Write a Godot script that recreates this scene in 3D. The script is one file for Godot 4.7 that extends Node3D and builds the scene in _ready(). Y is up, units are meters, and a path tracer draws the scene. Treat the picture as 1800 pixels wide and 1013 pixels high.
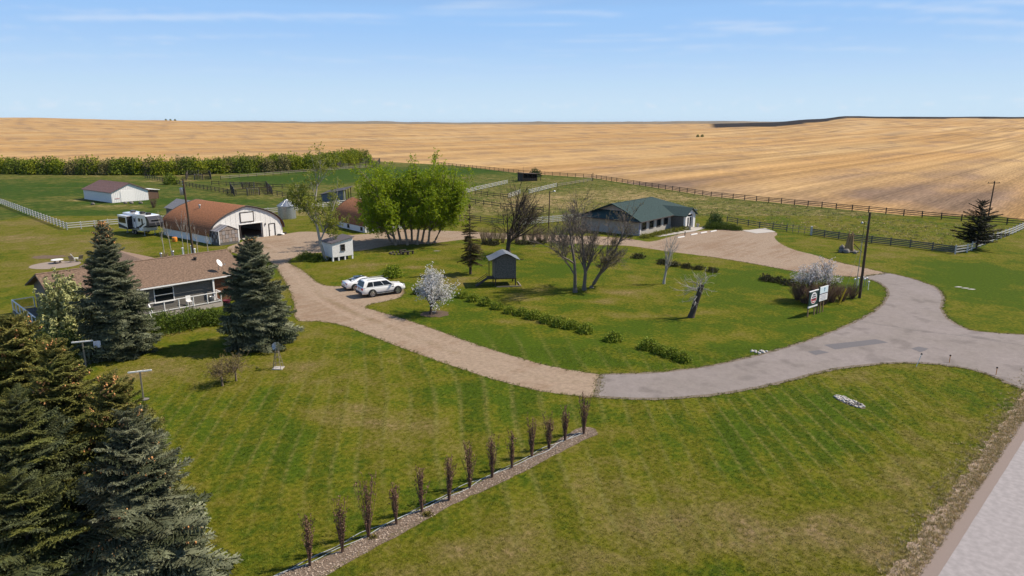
extends Node3D
# A farmyard on the prairie seen from about nineteen metres up. Metres, y up.
# Distances come from the ground: gp() follows a photo pixel's direction down to the level it touches.

const EYE := 19.0
const FOCAL := 1216.0
const PITCH := 0.233724
var rng := RandomNumberGenerator.new()
var taken := {}
var mats := {}
var texs := {}
var unit_box: Mesh


func gp(px: float, py: float, level := 0.0) -> Vector3:
	var d := Vector3(px - 900.0, 506.5 - py, -FOCAL).rotated(Vector3.RIGHT, -PITCH)
	return Vector3(0, EYE, 0) + d * ((level - EYE) / d.y)


# ---------------------------------------------------------------- mesh builder
class Shape:
	var v := PackedVector3Array()
	var n := PackedVector3Array()
	var c := PackedColorArray()
	var tint := Color.WHITE
	var tinted := false
	var xf := Transform3D()

	func tri(a: Vector3, b: Vector3, d: Vector3) -> void:
		var p := xf * a
		var q := xf * b
		var r := xf * d
		var k := (q - p).cross(r - p).normalized()
		v.push_back(p); v.push_back(r); v.push_back(q)
		n.push_back(k); n.push_back(k); n.push_back(k)
		if tinted:
			c.push_back(tint); c.push_back(tint); c.push_back(tint)

	func quad(a: Vector3, b: Vector3, d: Vector3, e: Vector3) -> void:
		tri(a, b, d)
		tri(a, d, e)

	func smooth_tri(a: Vector3, b: Vector3, d: Vector3, na: Vector3, nb: Vector3, nd: Vector3) -> void:
		v.push_back(xf * a); v.push_back(xf * d); v.push_back(xf * b)
		n.push_back(xf.basis * na); n.push_back(xf.basis * nd); n.push_back(xf.basis * nb)
		if tinted:
			c.push_back(tint); c.push_back(tint); c.push_back(tint)

	func box(at: Vector3, size: Vector3, turn := Basis()) -> void:
		var h := size / 2.0
		var p := []
		for i in 8:
			p.append(at + turn * Vector3(h.x * (1 if i & 1 else -1), h.y * (1 if i & 2 else -1), h.z * (1 if i & 4 else -1)))
		quad(p[4], p[5], p[7], p[6])
		quad(p[1], p[0], p[2], p[3])
		quad(p[5], p[1], p[3], p[7])
		quad(p[0], p[4], p[6], p[2])
		quad(p[6], p[7], p[3], p[2])
		quad(p[0], p[1], p[5], p[4])

	func chamfer_box(at: Vector3, size: Vector3, e: float, turn := Basis()) -> void:
		var h := size / 2.0
		var ring := func(y: float, s: float) -> Array:
			var x := h.x - s
			var z := h.z - s
			return [Vector3(x - e, y, z), Vector3(x, y, z - e), Vector3(x, y, -z + e), Vector3(x - e, y, -z), Vector3(-x + e, y, -z), Vector3(-x, y, -z + e), Vector3(-x, y, z - e), Vector3(-x + e, y, z)]
		var rows := [ring.call(-h.y, e), ring.call(-h.y + e, 0.0), ring.call(h.y - e, 0.0), ring.call(h.y, e)]
		for r in 3:
			for i in 8:
				var j := (i + 1) % 8
				quad(at + turn * rows[r][i], at + turn * rows[r][j], at + turn * rows[r + 1][j], at + turn * rows[r + 1][i])
		for i in range(1, 7):
			tri(at + turn * rows[3][0], at + turn * rows[3][i], at + turn * rows[3][i + 1])
			tri(at + turn * rows[0][0], at + turn * rows[0][i + 1], at + turn * rows[0][i])

	# rows of points, each row the same length; smooth normals
	func loft(rows: Array, closed: bool, caps := false) -> void:
		var nr := rows.size()
		var nc: int = rows[0].size()
		var nn := []
		for r in nr:
			var line := PackedVector3Array()
			for i in nc:
				var ia := (i - 1 + nc) % nc if closed else maxi(i - 1, 0)
				var ib := (i + 1) % nc if closed else mini(i + 1, nc - 1)
				var du: Vector3 = rows[r][ib] - rows[r][ia]
				var dv: Vector3 = rows[mini(r + 1, nr - 1)][i] - rows[maxi(r - 1, 0)][i]
				line.append(du.cross(dv).normalized())
			nn.append(line)
		for r in nr - 1:
			for i in (nc if closed else nc - 1):
				var j := (i + 1) % nc
				smooth_tri(rows[r][i], rows[r][j], rows[r + 1][j], nn[r][i], nn[r][j], nn[r + 1][j])
				smooth_tri(rows[r][i], rows[r + 1][j], rows[r + 1][i], nn[r][i], nn[r + 1][j], nn[r + 1][i])
		if caps:
			for i in range(1, nc - 1):
				tri(rows[0][0], rows[0][i + 1], rows[0][i])
				tri(rows[nr - 1][0], rows[nr - 1][i], rows[nr - 1][i + 1])

	func tube(pts: Array, radii: Array, sides := 6, caps := true) -> void:
		var rows := []
		for i in pts.size():
			var d: Vector3 = (pts[mini(i + 1, pts.size() - 1)] - pts[maxi(i - 1, 0)]).normalized()
			var a := d.cross(Vector3.UP if absf(d.y) < 0.9 else Vector3.RIGHT).normalized()
			var b := d.cross(a)
			var row := PackedVector3Array()
			for k in sides:
				var t := TAU * k / sides
				row.append(pts[i] + (a * cos(t) + b * sin(t)) * radii[i])
			rows.append(row)
		loft(rows, true, caps)

	func rod(a: Vector3, b: Vector3, r: float, sides := 6) -> void:
		tube([a, b], [r, r], sides)

	# profile of Vector2(radius, height) turned round y
	func lathe(profile: Array, sides := 16, at := Vector3.ZERO) -> void:
		var rows := []
		for p in profile:
			var row := PackedVector3Array()
			for k in sides:
				var t := -TAU * k / sides
				row.append(at + Vector3(cos(t) * p.x, p.y, sin(t) * p.x))
			rows.append(row)
		loft(rows, true, true)

	# flat outline (counter-clockwise seen from +z) given depth along z
	func prism(outline: PackedVector2Array, z0: float, z1: float) -> void:
		var idx := Geometry2D.triangulate_polygon(outline)
		for i in range(0, idx.size(), 3):
			var a := outline[idx[i]]
			var b := outline[idx[i + 1]]
			var d := outline[idx[i + 2]]
			if (b - a).cross(d - a) < 0:
				var s := b
				b = d
				d = s
			tri(Vector3(a.x, a.y, z1), Vector3(b.x, b.y, z1), Vector3(d.x, d.y, z1))
			tri(Vector3(a.x, a.y, z0), Vector3(d.x, d.y, z0), Vector3(b.x, b.y, z0))
		for i in outline.size():
			var p := outline[i]
			var q := outline[(i + 1) % outline.size()]
			quad(Vector3(p.x, p.y, z0), Vector3(q.x, q.y, z0), Vector3(q.x, q.y, z1), Vector3(p.x, p.y, z1))

	# a slab between an upper face given by four corners (ccw from outside) and its copy pushed in by depth
	func slab(a: Vector3, b: Vector3, d: Vector3, e: Vector3, depth: float) -> void:
		var k := (b - a).cross(d - a).normalized() * depth
		quad(a, b, d, e)
		quad(e - k, d - k, b - k, a - k)
		quad(b, a, a - k, b - k)
		quad(d, b, b - k, d - k)
		quad(e, d, d - k, e - k)
		quad(a, e, e - k, a - k)

	func mesh() -> ArrayMesh:
		var arr := []
		arr.resize(Mesh.ARRAY_MAX)
		arr[Mesh.ARRAY_VERTEX] = v
		arr[Mesh.ARRAY_NORMAL] = n
		if tinted:
			arr[Mesh.ARRAY_COLOR] = c
		var m := ArrayMesh.new()
		m.add_surface_from_arrays(Mesh.PRIMITIVE_TRIANGLES, arr)
		return m


# ---------------------------------------------------------------- objects
func numbered(called: String) -> String:
	var k: int = taken.get(called, -1) + 1
	taken[called] = k
	return called if k == 0 else "%s_%03d" % [called, k]


func thing(called: String, label: String, category: String, at := Vector3.ZERO, turn := 0.0, group := "") -> Node3D:
	var o := Node3D.new()
	o.name = numbered(called)
	add_child(o)
	o.position = at
	o.rotation.y = turn
	tag(o, label, category, group)
	return o


func tag(o: Node, label: String, category: String, group := "") -> void:
	o.set_meta("label", label)
	o.set_meta("category", category)
	if group:
		o.set_meta("group", group)


func obj(called: String, shape, m: Material, parent: Node = null) -> MeshInstance3D:
	var o := MeshInstance3D.new()
	o.mesh = shape.mesh() if shape is Shape else shape
	o.material_override = m
	if parent:
		o.name = called
		parent.add_child(o, true)
	else:
		o.name = numbered(called)
		add_child(o)
	return o


func structure(called: String, shape, m: Material) -> MeshInstance3D:
	var o := obj(called, shape, m)
	o.set_meta("kind", "structure")
	return o


func bar(called: String, a: Vector3, b: Vector3, high: float, wide: float, m: Material, parent: Node) -> MeshInstance3D:
	var o := obj(called, unit_box, m, parent)
	var d := b - a
	var x := d.normalized()
	var z := x.cross(Vector3.UP).normalized() if absf(x.y) < 0.99 else Vector3.BACK
	var y := z.cross(x)
	o.transform = Transform3D(Basis(x * d.length(), y * high, z * wide), (a + b) / 2.0)
	return o


func block(called: String, at: Vector3, size: Vector3, m: Material, parent: Node) -> MeshInstance3D:
	var o := obj(called, unit_box, m, parent)
	o.transform = Transform3D(Basis.from_scale(size), at)
	return o


func scatter(called: String, mesh: Mesh, places: Array, colors: PackedColorArray, m: Material, parent: Node = null) -> MultiMeshInstance3D:
	var mm := MultiMesh.new()
	mm.transform_format = MultiMesh.TRANSFORM_3D
	mm.use_colors = colors.size() > 0
	mm.mesh = mesh
	mm.instance_count = places.size()
	for i in places.size():
		mm.set_instance_transform(i, places[i])
		if colors.size():
			mm.set_instance_color(i, colors[i])
	var o := MultiMeshInstance3D.new()
	o.multimesh = mm
	o.material_override = m
	o.set_meta("kind", "stuff")
	if parent:
		o.name = called
		parent.add_child(o, true)
	else:
		o.name = numbered(called)
		add_child(o)
	return o


func copy(o: Node3D, at: Vector3, turn := 0.0, size := 1.0, label := "") -> Node3D:
	var d: Node3D = o.duplicate()
	var stem := String(o.name)
	if stem.length() > 4 and stem[-4] == "_" and stem.right(3).is_valid_int():
		stem = stem.left(-4)
	d.name = numbered(stem)
	add_child(d)
	d.position = at
	d.rotation = Vector3(0, turn, 0)
	d.scale = Vector3.ONE * size
	if label:
		d.set_meta("label", label)
	return d


# ---------------------------------------------------------------- materials
func noise_tex(called: String, freq: float, lo: float, hi: float, kind := FastNoiseLite.TYPE_SIMPLEX_SMOOTH, octaves := 4, size := 512) -> NoiseTexture2D:
	if not texs.has(called):
		var f := FastNoiseLite.new()
		f.seed = texs.size() + 3
		f.noise_type = kind
		f.frequency = freq
		f.fractal_octaves = octaves
		var t := NoiseTexture2D.new()
		t.width = size
		t.height = size
		t.seamless = true
		t.noise = f
		var g := Gradient.new()
		g.offsets = PackedFloat32Array([0.15, 0.85])
		g.colors = PackedColorArray([Color(lo, lo, lo), Color(hi, hi, hi)])
		t.color_ramp = g
		texs[called] = t
	return texs[called]


# col is the real-world (linear) base colour
func mat(called: String, col: Color, rough := 0.8, tex := "", scale := 1.0, metal := 0.0) -> StandardMaterial3D:
	if mats.has(called):
		return mats[called]
	var m := StandardMaterial3D.new()
	m.resource_name = called
	m.albedo_color = Color(col.r, col.g, col.b).linear_to_srgb()
	m.roughness = rough
	m.metallic = metal
	m.metallic_specular = 0.4
	if tex:
		m.albedo_texture = texs[tex]
		m.uv1_triplanar = true
		m.uv1_world_triplanar = true
		m.uv1_scale = Vector3.ONE * scale
	mats[called] = m
	return m


func relief(m: StandardMaterial3D, tex: String, cm: float) -> StandardMaterial3D:
	m.heightmap_enabled = true
	m.heightmap_texture = texs[tex]
	m.heightmap_scale = cm
	return m


func leafy(called: String, rough := 0.6, back := 0.3) -> StandardMaterial3D:
	if mats.has(called):
		return mats[called]
	var m := StandardMaterial3D.new()
	m.resource_name = called
	m.vertex_color_use_as_albedo = true
	m.roughness = rough
	m.metallic_specular = 0.3
	m.cull_mode = BaseMaterial3D.CULL_DISABLED
	if back > 0:
		m.backlight_enabled = true
		m.backlight = Color(back, back, back)
	mats[called] = m
	return m


func glass(called: String, alpha := 0.35) -> StandardMaterial3D:
	if mats.has(called):
		return mats[called]
	var m := StandardMaterial3D.new()
	m.resource_name = called
	m.albedo_color = Color(0.05, 0.06, 0.07, alpha)
	m.transparency = BaseMaterial3D.TRANSPARENCY_ALPHA
	m.roughness = 0.04
	mats[called] = m
	return m


func make_materials() -> void:
	noise_tex("dust", 0.03, 0.9, 1.0)
	noise_tex("fine", 0.09, 0.62, 1.0)
	noise_tex("grain", 0.35, 0.55, 1.0, FastNoiseLite.TYPE_SIMPLEX, 2)
	noise_tex("blotch", 0.018, 0.7, 1.0, FastNoiseLite.TYPE_SIMPLEX_SMOOTH, 5)
	noise_tex("speck", 0.45, 0.35, 1.0, FastNoiseLite.TYPE_CELLULAR, 1)
	noise_tex("clump", 0.05, 0.45, 1.0, FastNoiseLite.TYPE_CELLULAR, 3)
	noise_tex("turf", 0.12, 0.55, 1.0, FastNoiseLite.TYPE_SIMPLEX, 4, 1024)
	noise_tex("tabs", 0.06, 0.68, 1.0, FastNoiseLite.TYPE_SIMPLEX, 3)
	mat("white paint", Color(0.78, 0.78, 0.78), 0.55, "dust", 0.25)
	mat("white trim", Color(0.72, 0.72, 0.72), 0.5)
	mat("fence white", Color(0.72, 0.71, 0.69), 0.6, "fine", 0.6)
	mat("grey boards", Color(0.17, 0.165, 0.15), 0.85, "fine", 1.3)
	mat("brown boards", Color(0.078, 0.066, 0.058), 0.9, "fine", 1.3)
	mat("pale boards", Color(0.36, 0.31, 0.25), 0.9, "fine", 1.3)
	mat("pole wood", Color(0.11, 0.075, 0.05), 0.9, "fine", 2.0)
	mat("new post", Color(0.33, 0.22, 0.11), 0.85, "fine", 2.0)
	mat("brown shingle", Color(0.275, 0.185, 0.130), 0.95, "tabs", 0.11)
	mat("rust shingle", Color(0.36, 0.15, 0.068), 0.95, "tabs", 0.09)
	mat("green shingle", Color(0.036, 0.072, 0.072), 0.9, "tabs", 0.1)
	mat("mauve metal roof", Color(0.20, 0.125, 0.12), 0.6, "blotch", 0.3)
	mat("old grey roof", Color(0.25, 0.25, 0.27), 0.85, "tabs", 0.12)
	mat("dark roofing", Color(0.13, 0.115, 0.135), 0.9, "blotch", 0.6)
	mat("grey siding", Color(0.165, 0.155, 0.14), 0.8, "dust", 0.4)
	mat("warm siding", Color(0.42, 0.375, 0.34), 0.8, "dust", 0.4)
	mat("blue siding", Color(0.15, 0.19, 0.25), 0.7, "blotch", 0.4)
	mat("slate siding", Color(0.175, 0.162, 0.145), 0.8, "blotch", 0.5)
	mat("brick", Color(0.30, 0.13, 0.07), 0.9, "clump", 1.2)
	mat("concrete", Color(0.42, 0.39, 0.36), 0.9, "dust", 0.5)
	mat("galvanised", Color(0.55, 0.58, 0.62), 0.38, "blotch", 0.5, 0.75)
	mat("black", Color(0.015, 0.015, 0.016), 0.6)
	mat("dark interior", Color(0.03, 0.028, 0.026), 0.9)
	mat("dark trim", Color(0.06, 0.05, 0.048), 0.7)
	mat("window dark", Color(0.012, 0.014, 0.016), 0.06)
	mat("tyre", Color(0.018, 0.018, 0.018), 0.85)
	mat("rim", Color(0.55, 0.55, 0.57), 0.3, "", 1.0, 0.9)
	mat("yellow", Color(0.62, 0.40, 0.03), 0.6)
	mat("orange", Color(0.62, 0.22, 0.03), 0.6)
	mat("stone", Color(0.26, 0.24, 0.22), 0.9, "fine", 2.0)
	var car := mat("car white", Color(0.78, 0.78, 0.78), 0.3)
	car.clearcoat_enabled = true
	car.clearcoat_roughness = 0.05
	glass("car glass", 0.72)
	glass("pane", 0.25)


# ---------------------------------------------------------------- camera, sky, sun
func view() -> void:
	var cam := Camera3D.new()
	cam.name = "camera"
	cam.position = Vector3(0, EYE, 0)
	cam.rotation.x = -PITCH
	cam.fov = rad_to_deg(2.0 * atan(506.5 / FOCAL))
	cam.near = 0.5
	cam.far = 30000.0
	add_child(cam)
	cam.current = true
	var e := Environment.new()
	e.background_mode = Environment.BG_SKY
	e.sky = Sky.new()
	e.sky.sky_material = make_sky()
	e.background_energy_multiplier = 0.7
	e.tonemap_mode = Environment.TONE_MAPPER_LINEAR
	e.tonemap_exposure = 1.38
	e.fog_enabled = true
	e.fog_density = 0.00002
	e.fog_light_color = Color(0.80, 0.88, 1.0)
	e.sdfgi_enabled = true
	e.ssao_enabled = true
	e.ssil_enabled = true
	var we := WorldEnvironment.new()
	we.name = "world"
	we.environment = e
	add_child(we)
	var sun := DirectionalLight3D.new()
	sun.name = "sun"
	sun.light_energy = 1.6
	sun.light_color = Color(1.0, 0.945, 0.86)
	sun.light_angular_distance = 0.53
	sun.shadow_enabled = true
	add_child(sun)
	sun.look_at_from_position(Vector3.ZERO, -Vector3(0.655, 0.74, -0.16), Vector3.UP)


func make_sky() -> PanoramaSkyMaterial:
	var w := 2048
	var h := 1024
	var far := FastNoiseLite.new()
	far.seed = 11
	far.frequency = 1.0
	far.fractal_octaves = 5
	var near := FastNoiseLite.new()
	near.seed = 5
	near.frequency = 1.0
	near.fractal_octaves = 4
	var puff := FastNoiseLite.new()
	puff.seed = 21
	puff.frequency = 1.0
	puff.fractal_octaves = 4
	var rows := []
	rows.resize(h / 2)
	var line := func(y: int) -> void:
		var bytes := PackedByteArray()
		bytes.resize(w * 3)
		var up := (0.5 - (y + 0.5) / h) * 180.0
		var lift := clampf(up / 90.0, 0.0, 1.0)
		var low := Color(0.64, 0.82, 0.97)
		var mid := Color(0.355, 0.60, 0.98)
		var zen := Color(0.085, 0.155, 0.36)
		var base := low.lerp(mid, smoothstep(0.0, 8.5, up)) if up < 8.5 else mid.lerp(zen, pow(clampf((up - 8.5) / 81.5, 0, 1), 0.5))
		if up > 32.0:
			var flat := base.lerp(Color(0.80, 0.87, 0.97), 0.06).linear_to_srgb()
			for x in w:
				bytes[x * 3] = flat.r8
				bytes[x * 3 + 1] = flat.g8
				bytes[x * 3 + 2] = flat.b8
			rows[y] = bytes
			return
		for x in w:
			var a := TAU * x / w
			# cirrus lies in long thin sheets: sampled on a plane far above, so that it draws out towards the horizon
			var far_off := 1.0 / maxf(sin(deg_to_rad(up)) + 0.02, 0.02)
			var sx := sin(a) * far_off
			var sz := cos(a) * far_off
			var veil := far.get_noise_2d(sx * 0.22 + 4.0, sz * 0.85) * 0.6 + near.get_noise_2d(sx * 0.5, sz * 2.6) * 0.5
			var amount := smoothstep(0.02, 0.55, veil) * smoothstep(2.5, 7.0, up) * (1.0 - 0.5 * lift) * 0.42
			var small := puff.get_noise_2d(a * 26.0, up * 3.2)
			amount = maxf(amount, smoothstep(0.22, 0.5, small) * smoothstep(0.6, 1.1, up) * (1.0 - smoothstep(1.4, 2.1, up)) * 0.45)
			var c := base.lerp(Color(0.80, 0.87, 0.97), clampf(amount, 0, 1)).linear_to_srgb()
			bytes[x * 3] = int(clampf(c.r, 0, 1) * 255.0)
			bytes[x * 3 + 1] = int(clampf(c.g, 0, 1) * 255.0)
			bytes[x * 3 + 2] = int(clampf(c.b, 0, 1) * 255.0)
		rows[y] = bytes
	var job := WorkerThreadPool.add_group_task(line, h / 2, -1, true)
	WorkerThreadPool.wait_for_group_task_completion(job)
	var all := PackedByteArray()
	for r in rows:
		all.append_array(r)
	var ground := Color(0.30, 0.27, 0.19).linear_to_srgb()
	var under := PackedByteArray()
	for x in w:
		under.append_array(PackedByteArray([ground.r8, ground.g8, ground.b8]))
	for y in h / 2:
		all.append_array(under)
	var sky := PanoramaSkyMaterial.new()
	sky.panorama = ImageTexture.create_from_image(Image.create_from_data(w, h, false, Image.FORMAT_RGB8, all))
	return sky


# ---------------------------------------------------------------- ground
const ROW := Vector2(0.66, -0.751)      # the fields are worked along this line
const ACROSS := Vector2(0.751, 0.66)
var lawn_image: Image
var yard_edge: PackedVector2Array
var lot_edge: PackedVector2Array
var loop_edge: PackedVector2Array
const LAWN_RECT := Rect2(-104, -146, 208, 126)
const PASTURE_RECT := Rect2(-270, -400, 400, 290)


func ridge(a: float) -> float:
	var knots := [[-3.0, 40.0], [-0.72, 38.0], [-0.5, 29.0], [-0.4, 23.0], [-0.24, 17.5], [0.0, 15.5], [0.2, 16.0], [0.28, 18.0], [0.36, 22.0], [0.43, 33.0], [0.47, 41.5], [0.6, 40.0], [0.8, 39.0], [3.0, 40.0]]
	for i in knots.size() - 1:
		if a < knots[i + 1][0]:
			var t: float = clampf((a - knots[i][0]) / (knots[i + 1][0] - knots[i][0]), 0, 1)
			return lerpf(knots[i][1], knots[i + 1][1], t * t * (3 - 2 * t))
	return 40.0


func make_terrain() -> void:
	var f := FastNoiseLite.new()
	f.seed = 8
	f.frequency = 1.0
	f.fractal_octaves = 4
	var cols := []
	var a := -3.0
	while a <= 3.001:
		cols.append(a)
		a += 0.009 if absf(a) < 0.86 else 0.1
	var rows := [-3000.0, -60.0, 12.0]
	var d := 12.0
	while d < 13500.0:
		d *= 1.04
		rows.append(d)
	var v := PackedVector3Array()
	var nn := PackedVector3Array()
	var uv := PackedVector2Array()
	var uv2 := PackedVector2Array()
	var cc := PackedColorArray()
	var ix := PackedInt32Array()
	var top := 2450.0
	# hollows where the stubble is thin and soil shows: along the row, across it, half lengths, strength
	var hollows := []
	for q in [[1120, 322, 26, 12, 0.9], [1230, 328, 30, 14, 0.9], [1380, 342, 30, 12, 0.7], [1480, 350, 26, 12, 0.8], [1580, 340, 34, 12, 1.0], [1700, 325, 50, 14, 0.9], [1760, 345, 30, 14, 0.9], [1500, 312, 40, 16, 0.5], [1650, 372, 22, 10, 0.6], [1320, 318, 40, 14, 0.5], [1000, 300, 50, 20, 0.4], [1790, 300, 60, 20, 0.5]]:
		var c := gp(q[0], q[1])
		hollows.append([Vector2(c.x, c.z).dot(ROW), Vector2(c.x, c.z).dot(ACROSS), q[2], q[3], q[4]])
	for r in rows.size():
		for c in cols.size():
			var dd: float = rows[r]
			var aa: float = cols[c]
			var x := aa * (dd + 40.0) if dd > 12.0 else aa * (52.0 if dd == 12.0 else 1000.0)
			var az := x / maxf(dd, 1.0)
			var crest := ridge(az)
			var h := 0.0
			if dd > 380.0:
				var t := smoothstep(330.0, top, dd)
				h = crest * t
				if dd > top:
					var far := 44.0 + 30.0 * f.get_noise_2d(az * 3.0, 4.0) + 9.0 * f.get_noise_2d(az * 22.0, dd * 0.0006)
					h = lerpf(crest - 14.0 * smoothstep(top, top + 900.0, dd), far, smoothstep(4500.0, 9500.0, dd))
				h += 2.0 * f.get_noise_2d(x * 0.004, dd * 0.004) * smoothstep(380.0, 900.0, dd)
			v.append(Vector3(x, h - 0.06, -dd))
			nn.append(Vector3.UP)
			var p := Vector2(x, -dd)
			var along := p.dot(ROW)
			var side := p.dot(ACROSS)
			uv.append(Vector2(along / 2600.0, side / 420.0))
			uv2.append(Vector2(along / 260.0, side / 17.0))
			var straw := Color(0.565, 0.345, 0.148)
			var pale := Color(0.66, 0.46, 0.235)
			var soil := Color(0.27, 0.19, 0.14)
			var col := straw.lerp(pale, clampf(0.3 + 0.9 * f.get_noise_2d(along * 0.0017, side * 0.012), 0, 1))
			# bare soil shows through the stubble in the hollows
			var low := clampf(0.5 + 1.2 * f.get_noise_2d(along * 0.009 + 7.0, side * 0.03), 0, 1)
			var damp := 0.0
			if dd < 700.0 and dd > 90.0:
				for s in hollows:
					var q := Vector2(p.dot(ROW) - s[0], p.dot(ACROSS) - s[1])
					damp += s[4] * exp(-q.x * q.x / (s[2] * s[2]) - q.y * q.y / (s[3] * s[3]))
			col = col.lerp(soil, clampf(damp * (0.25 + 0.95 * low), 0, 0.92))
			col = col.lerp(soil, 0.45 * smoothstep(0.6, 0.9, low))
			if az > 0.285 and dd > lerpf(1450.0, 1800.0, smoothstep(0.34, 0.52, az)) + 60.0 * f.get_noise_2d(az * 9.0, 2.0):
				col = Color(0.045, 0.036, 0.034)
			if dd > top + 300.0:
				col = Color(0.20, 0.17, 0.12).lerp(Color(0.36, 0.27, 0.15), clampf(0.5 + f.get_noise_2d(az * 14.0, dd * 0.002), 0, 1))
			cc.append(col)
	for r in range(1, rows.size() - 1):
		for c in range(1, cols.size() - 1):
			var k := r * cols.size() + c
			var dx := v[k + 1] - v[k - 1]
			var dz := v[k + cols.size()] - v[k - cols.size()]
			nn[k] = dx.cross(dz).normalized()
			if nn[k].y < 0:
				nn[k] = -nn[k]
	for r in rows.size() - 1:
		for c in cols.size() - 1:
			var k := r * cols.size() + c
			ix.append_array(PackedInt32Array([k, k + cols.size(), k + 1, k + 1, k + cols.size(), k + cols.size() + 1]))
	var arr := []
	arr.resize(Mesh.ARRAY_MAX)
	arr[Mesh.ARRAY_VERTEX] = v
	arr[Mesh.ARRAY_NORMAL] = nn
	arr[Mesh.ARRAY_TEX_UV] = uv
	arr[Mesh.ARRAY_TEX_UV2] = uv2
	arr[Mesh.ARRAY_COLOR] = cc
	arr[Mesh.ARRAY_INDEX] = ix
	var m := ArrayMesh.new()
	m.add_surface_from_arrays(Mesh.PRIMITIVE_TRIANGLES, arr)
	# swaths of straw left by the combine, wheel lines between them: long streaks along the rows
	var w1 := noise(41, 0.045, 4)
	var w2 := noise(42, 1.0, 3)
	var w3 := noise(43, 0.012, 3)
	var swath := painted(512, 1024, Rect2(0, 0, 512, 1024), func(px: float, py: float, _k: int) -> Color:
		var seam := minf(px, 512.0 - px) / 256.0
		var band := w1.get_noise_2d(px * 0.03, py) * 0.27 + w2.get_noise_2d(px * 0.004, py * 0.35) * 0.2 + w3.get_noise_2d(px * 1.2, py) * 0.3 * seam
		var wheel := smoothstep(0.93, 0.99, sin(py * TAU / 64.0 + 1.6 * w3.get_noise_2d(3.0, py))) * clampf(0.5 + 2.0 * w3.get_noise_2d(px * 2.0, py * 2.0), 0, 1)
		var g := clampf(0.80 + band + 0.34 * wheel, 0.4, 1.0)
		return Color(g, g, g))
	texs["swath"] = ImageTexture.create_from_image(swath)
	noise_tex("stubble", 0.03, 0.80, 1.0, FastNoiseLite.TYPE_SIMPLEX, 5, 1024)
	var s := StandardMaterial3D.new()
	s.resource_name = "stubble field"
	s.vertex_color_use_as_albedo = true
	s.albedo_texture = texs["swath"]
	s.detail_enabled = true
	s.detail_albedo = texs["stubble"]
	s.detail_blend_mode = BaseMaterial3D.BLEND_MODE_MUL
	s.detail_uv_layer = BaseMaterial3D.DETAIL_UV_2
	s.roughness = 1.0
	s.metallic_specular = 0.1
	structure("ground", m, s)


# a flat sheet cut to an outline, its uv laid over rect
func sheet(called: String, outline: PackedVector2Array, level: float, m: Material, rect := Rect2(0, 0, 10, 10)) -> MeshInstance3D:
	var idx := Geometry2D.triangulate_polygon(outline)
	var st := SurfaceTool.new()
	st.begin(Mesh.PRIMITIVE_TRIANGLES)
	for i in range(0, idx.size(), 3):
		var t := [outline[idx[i]], outline[idx[i + 1]], outline[idx[i + 2]]]
		if (t[1] - t[0]).cross(t[2] - t[0]) < 0:
			t.reverse()
		for p in t:
			st.set_normal(Vector3.UP)
			st.set_uv((p - rect.position) / rect.size)
			st.add_vertex(Vector3(p.x, level, p.y))
	if idx.is_empty():
		print("no triangles: ", called)
	return structure(called, st.commit(), m)


# the outline through ground points, rounded between them, with a ragged edge
func outline(points: Array, ragged := 0.0, step := 0.6, corners := []) -> PackedVector2Array:
	var f := FastNoiseLite.new()
	f.seed = 31
	f.frequency = 0.9
	f.fractal_octaves = 3
	var out := PackedVector2Array()
	var n := points.size()
	for i in n:
		var p0: Vector3 = points[(i - 1 + n) % n]
		var p1: Vector3 = points[i]
		var p2: Vector3 = points[(i + 1) % n]
		var p3: Vector3 = points[(i + 2) % n]
		if i in corners:
			p0 = p1 * 2.0 - p2
		if (i + 1) % n in corners:
			p3 = p2 * 2.0 - p1
		var k := maxi(1, int(p1.distance_to(p2) / step))
		for j in k:
			var q := p1.cubic_interpolate(p2, p0, p3, float(j) / k)
			if i in corners and (i + 1) % n in corners:
				q = p1.lerp(p2, float(j) / k)
			var o := Vector2(q.x, q.z)
			if ragged > 0:
				o += Vector2(f.get_noise_2d(q.x, q.z), f.get_noise_2d(q.x + 50, q.z)) * ragged
			out.append(o)
	return out


func pixels(list: Array) -> Array:
	var out := []
	for p in list:
		out.append(gp(p[0], p[1]))
	return out


func painted(w: int, h: int, rect: Rect2, at: Callable) -> Image:
	var rows := []
	rows.resize(h)
	var line := func(y: int) -> void:
		var bytes := PackedByteArray()
		bytes.resize(w * 3)
		var z := rect.position.y + rect.size.y * (y + 0.5) / h
		for x in w:
			var c: Color = at.call(rect.position.x + rect.size.x * (x + 0.5) / w, z, y * w + x)
			c = c.linear_to_srgb()
			bytes[x * 3] = int(clampf(c.r, 0, 1) * 255.0)
			bytes[x * 3 + 1] = int(clampf(c.g, 0, 1) * 255.0)
			bytes[x * 3 + 2] = int(clampf(c.b, 0, 1) * 255.0)
		rows[y] = bytes
	var job := WorkerThreadPool.add_group_task(line, h, -1, true)
	WorkerThreadPool.wait_for_group_task_completion(job)
	var all := PackedByteArray()
	for r in rows:
		all.append_array(r)
	return Image.create_from_data(w, h, false, Image.FORMAT_RGB8, all)


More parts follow.
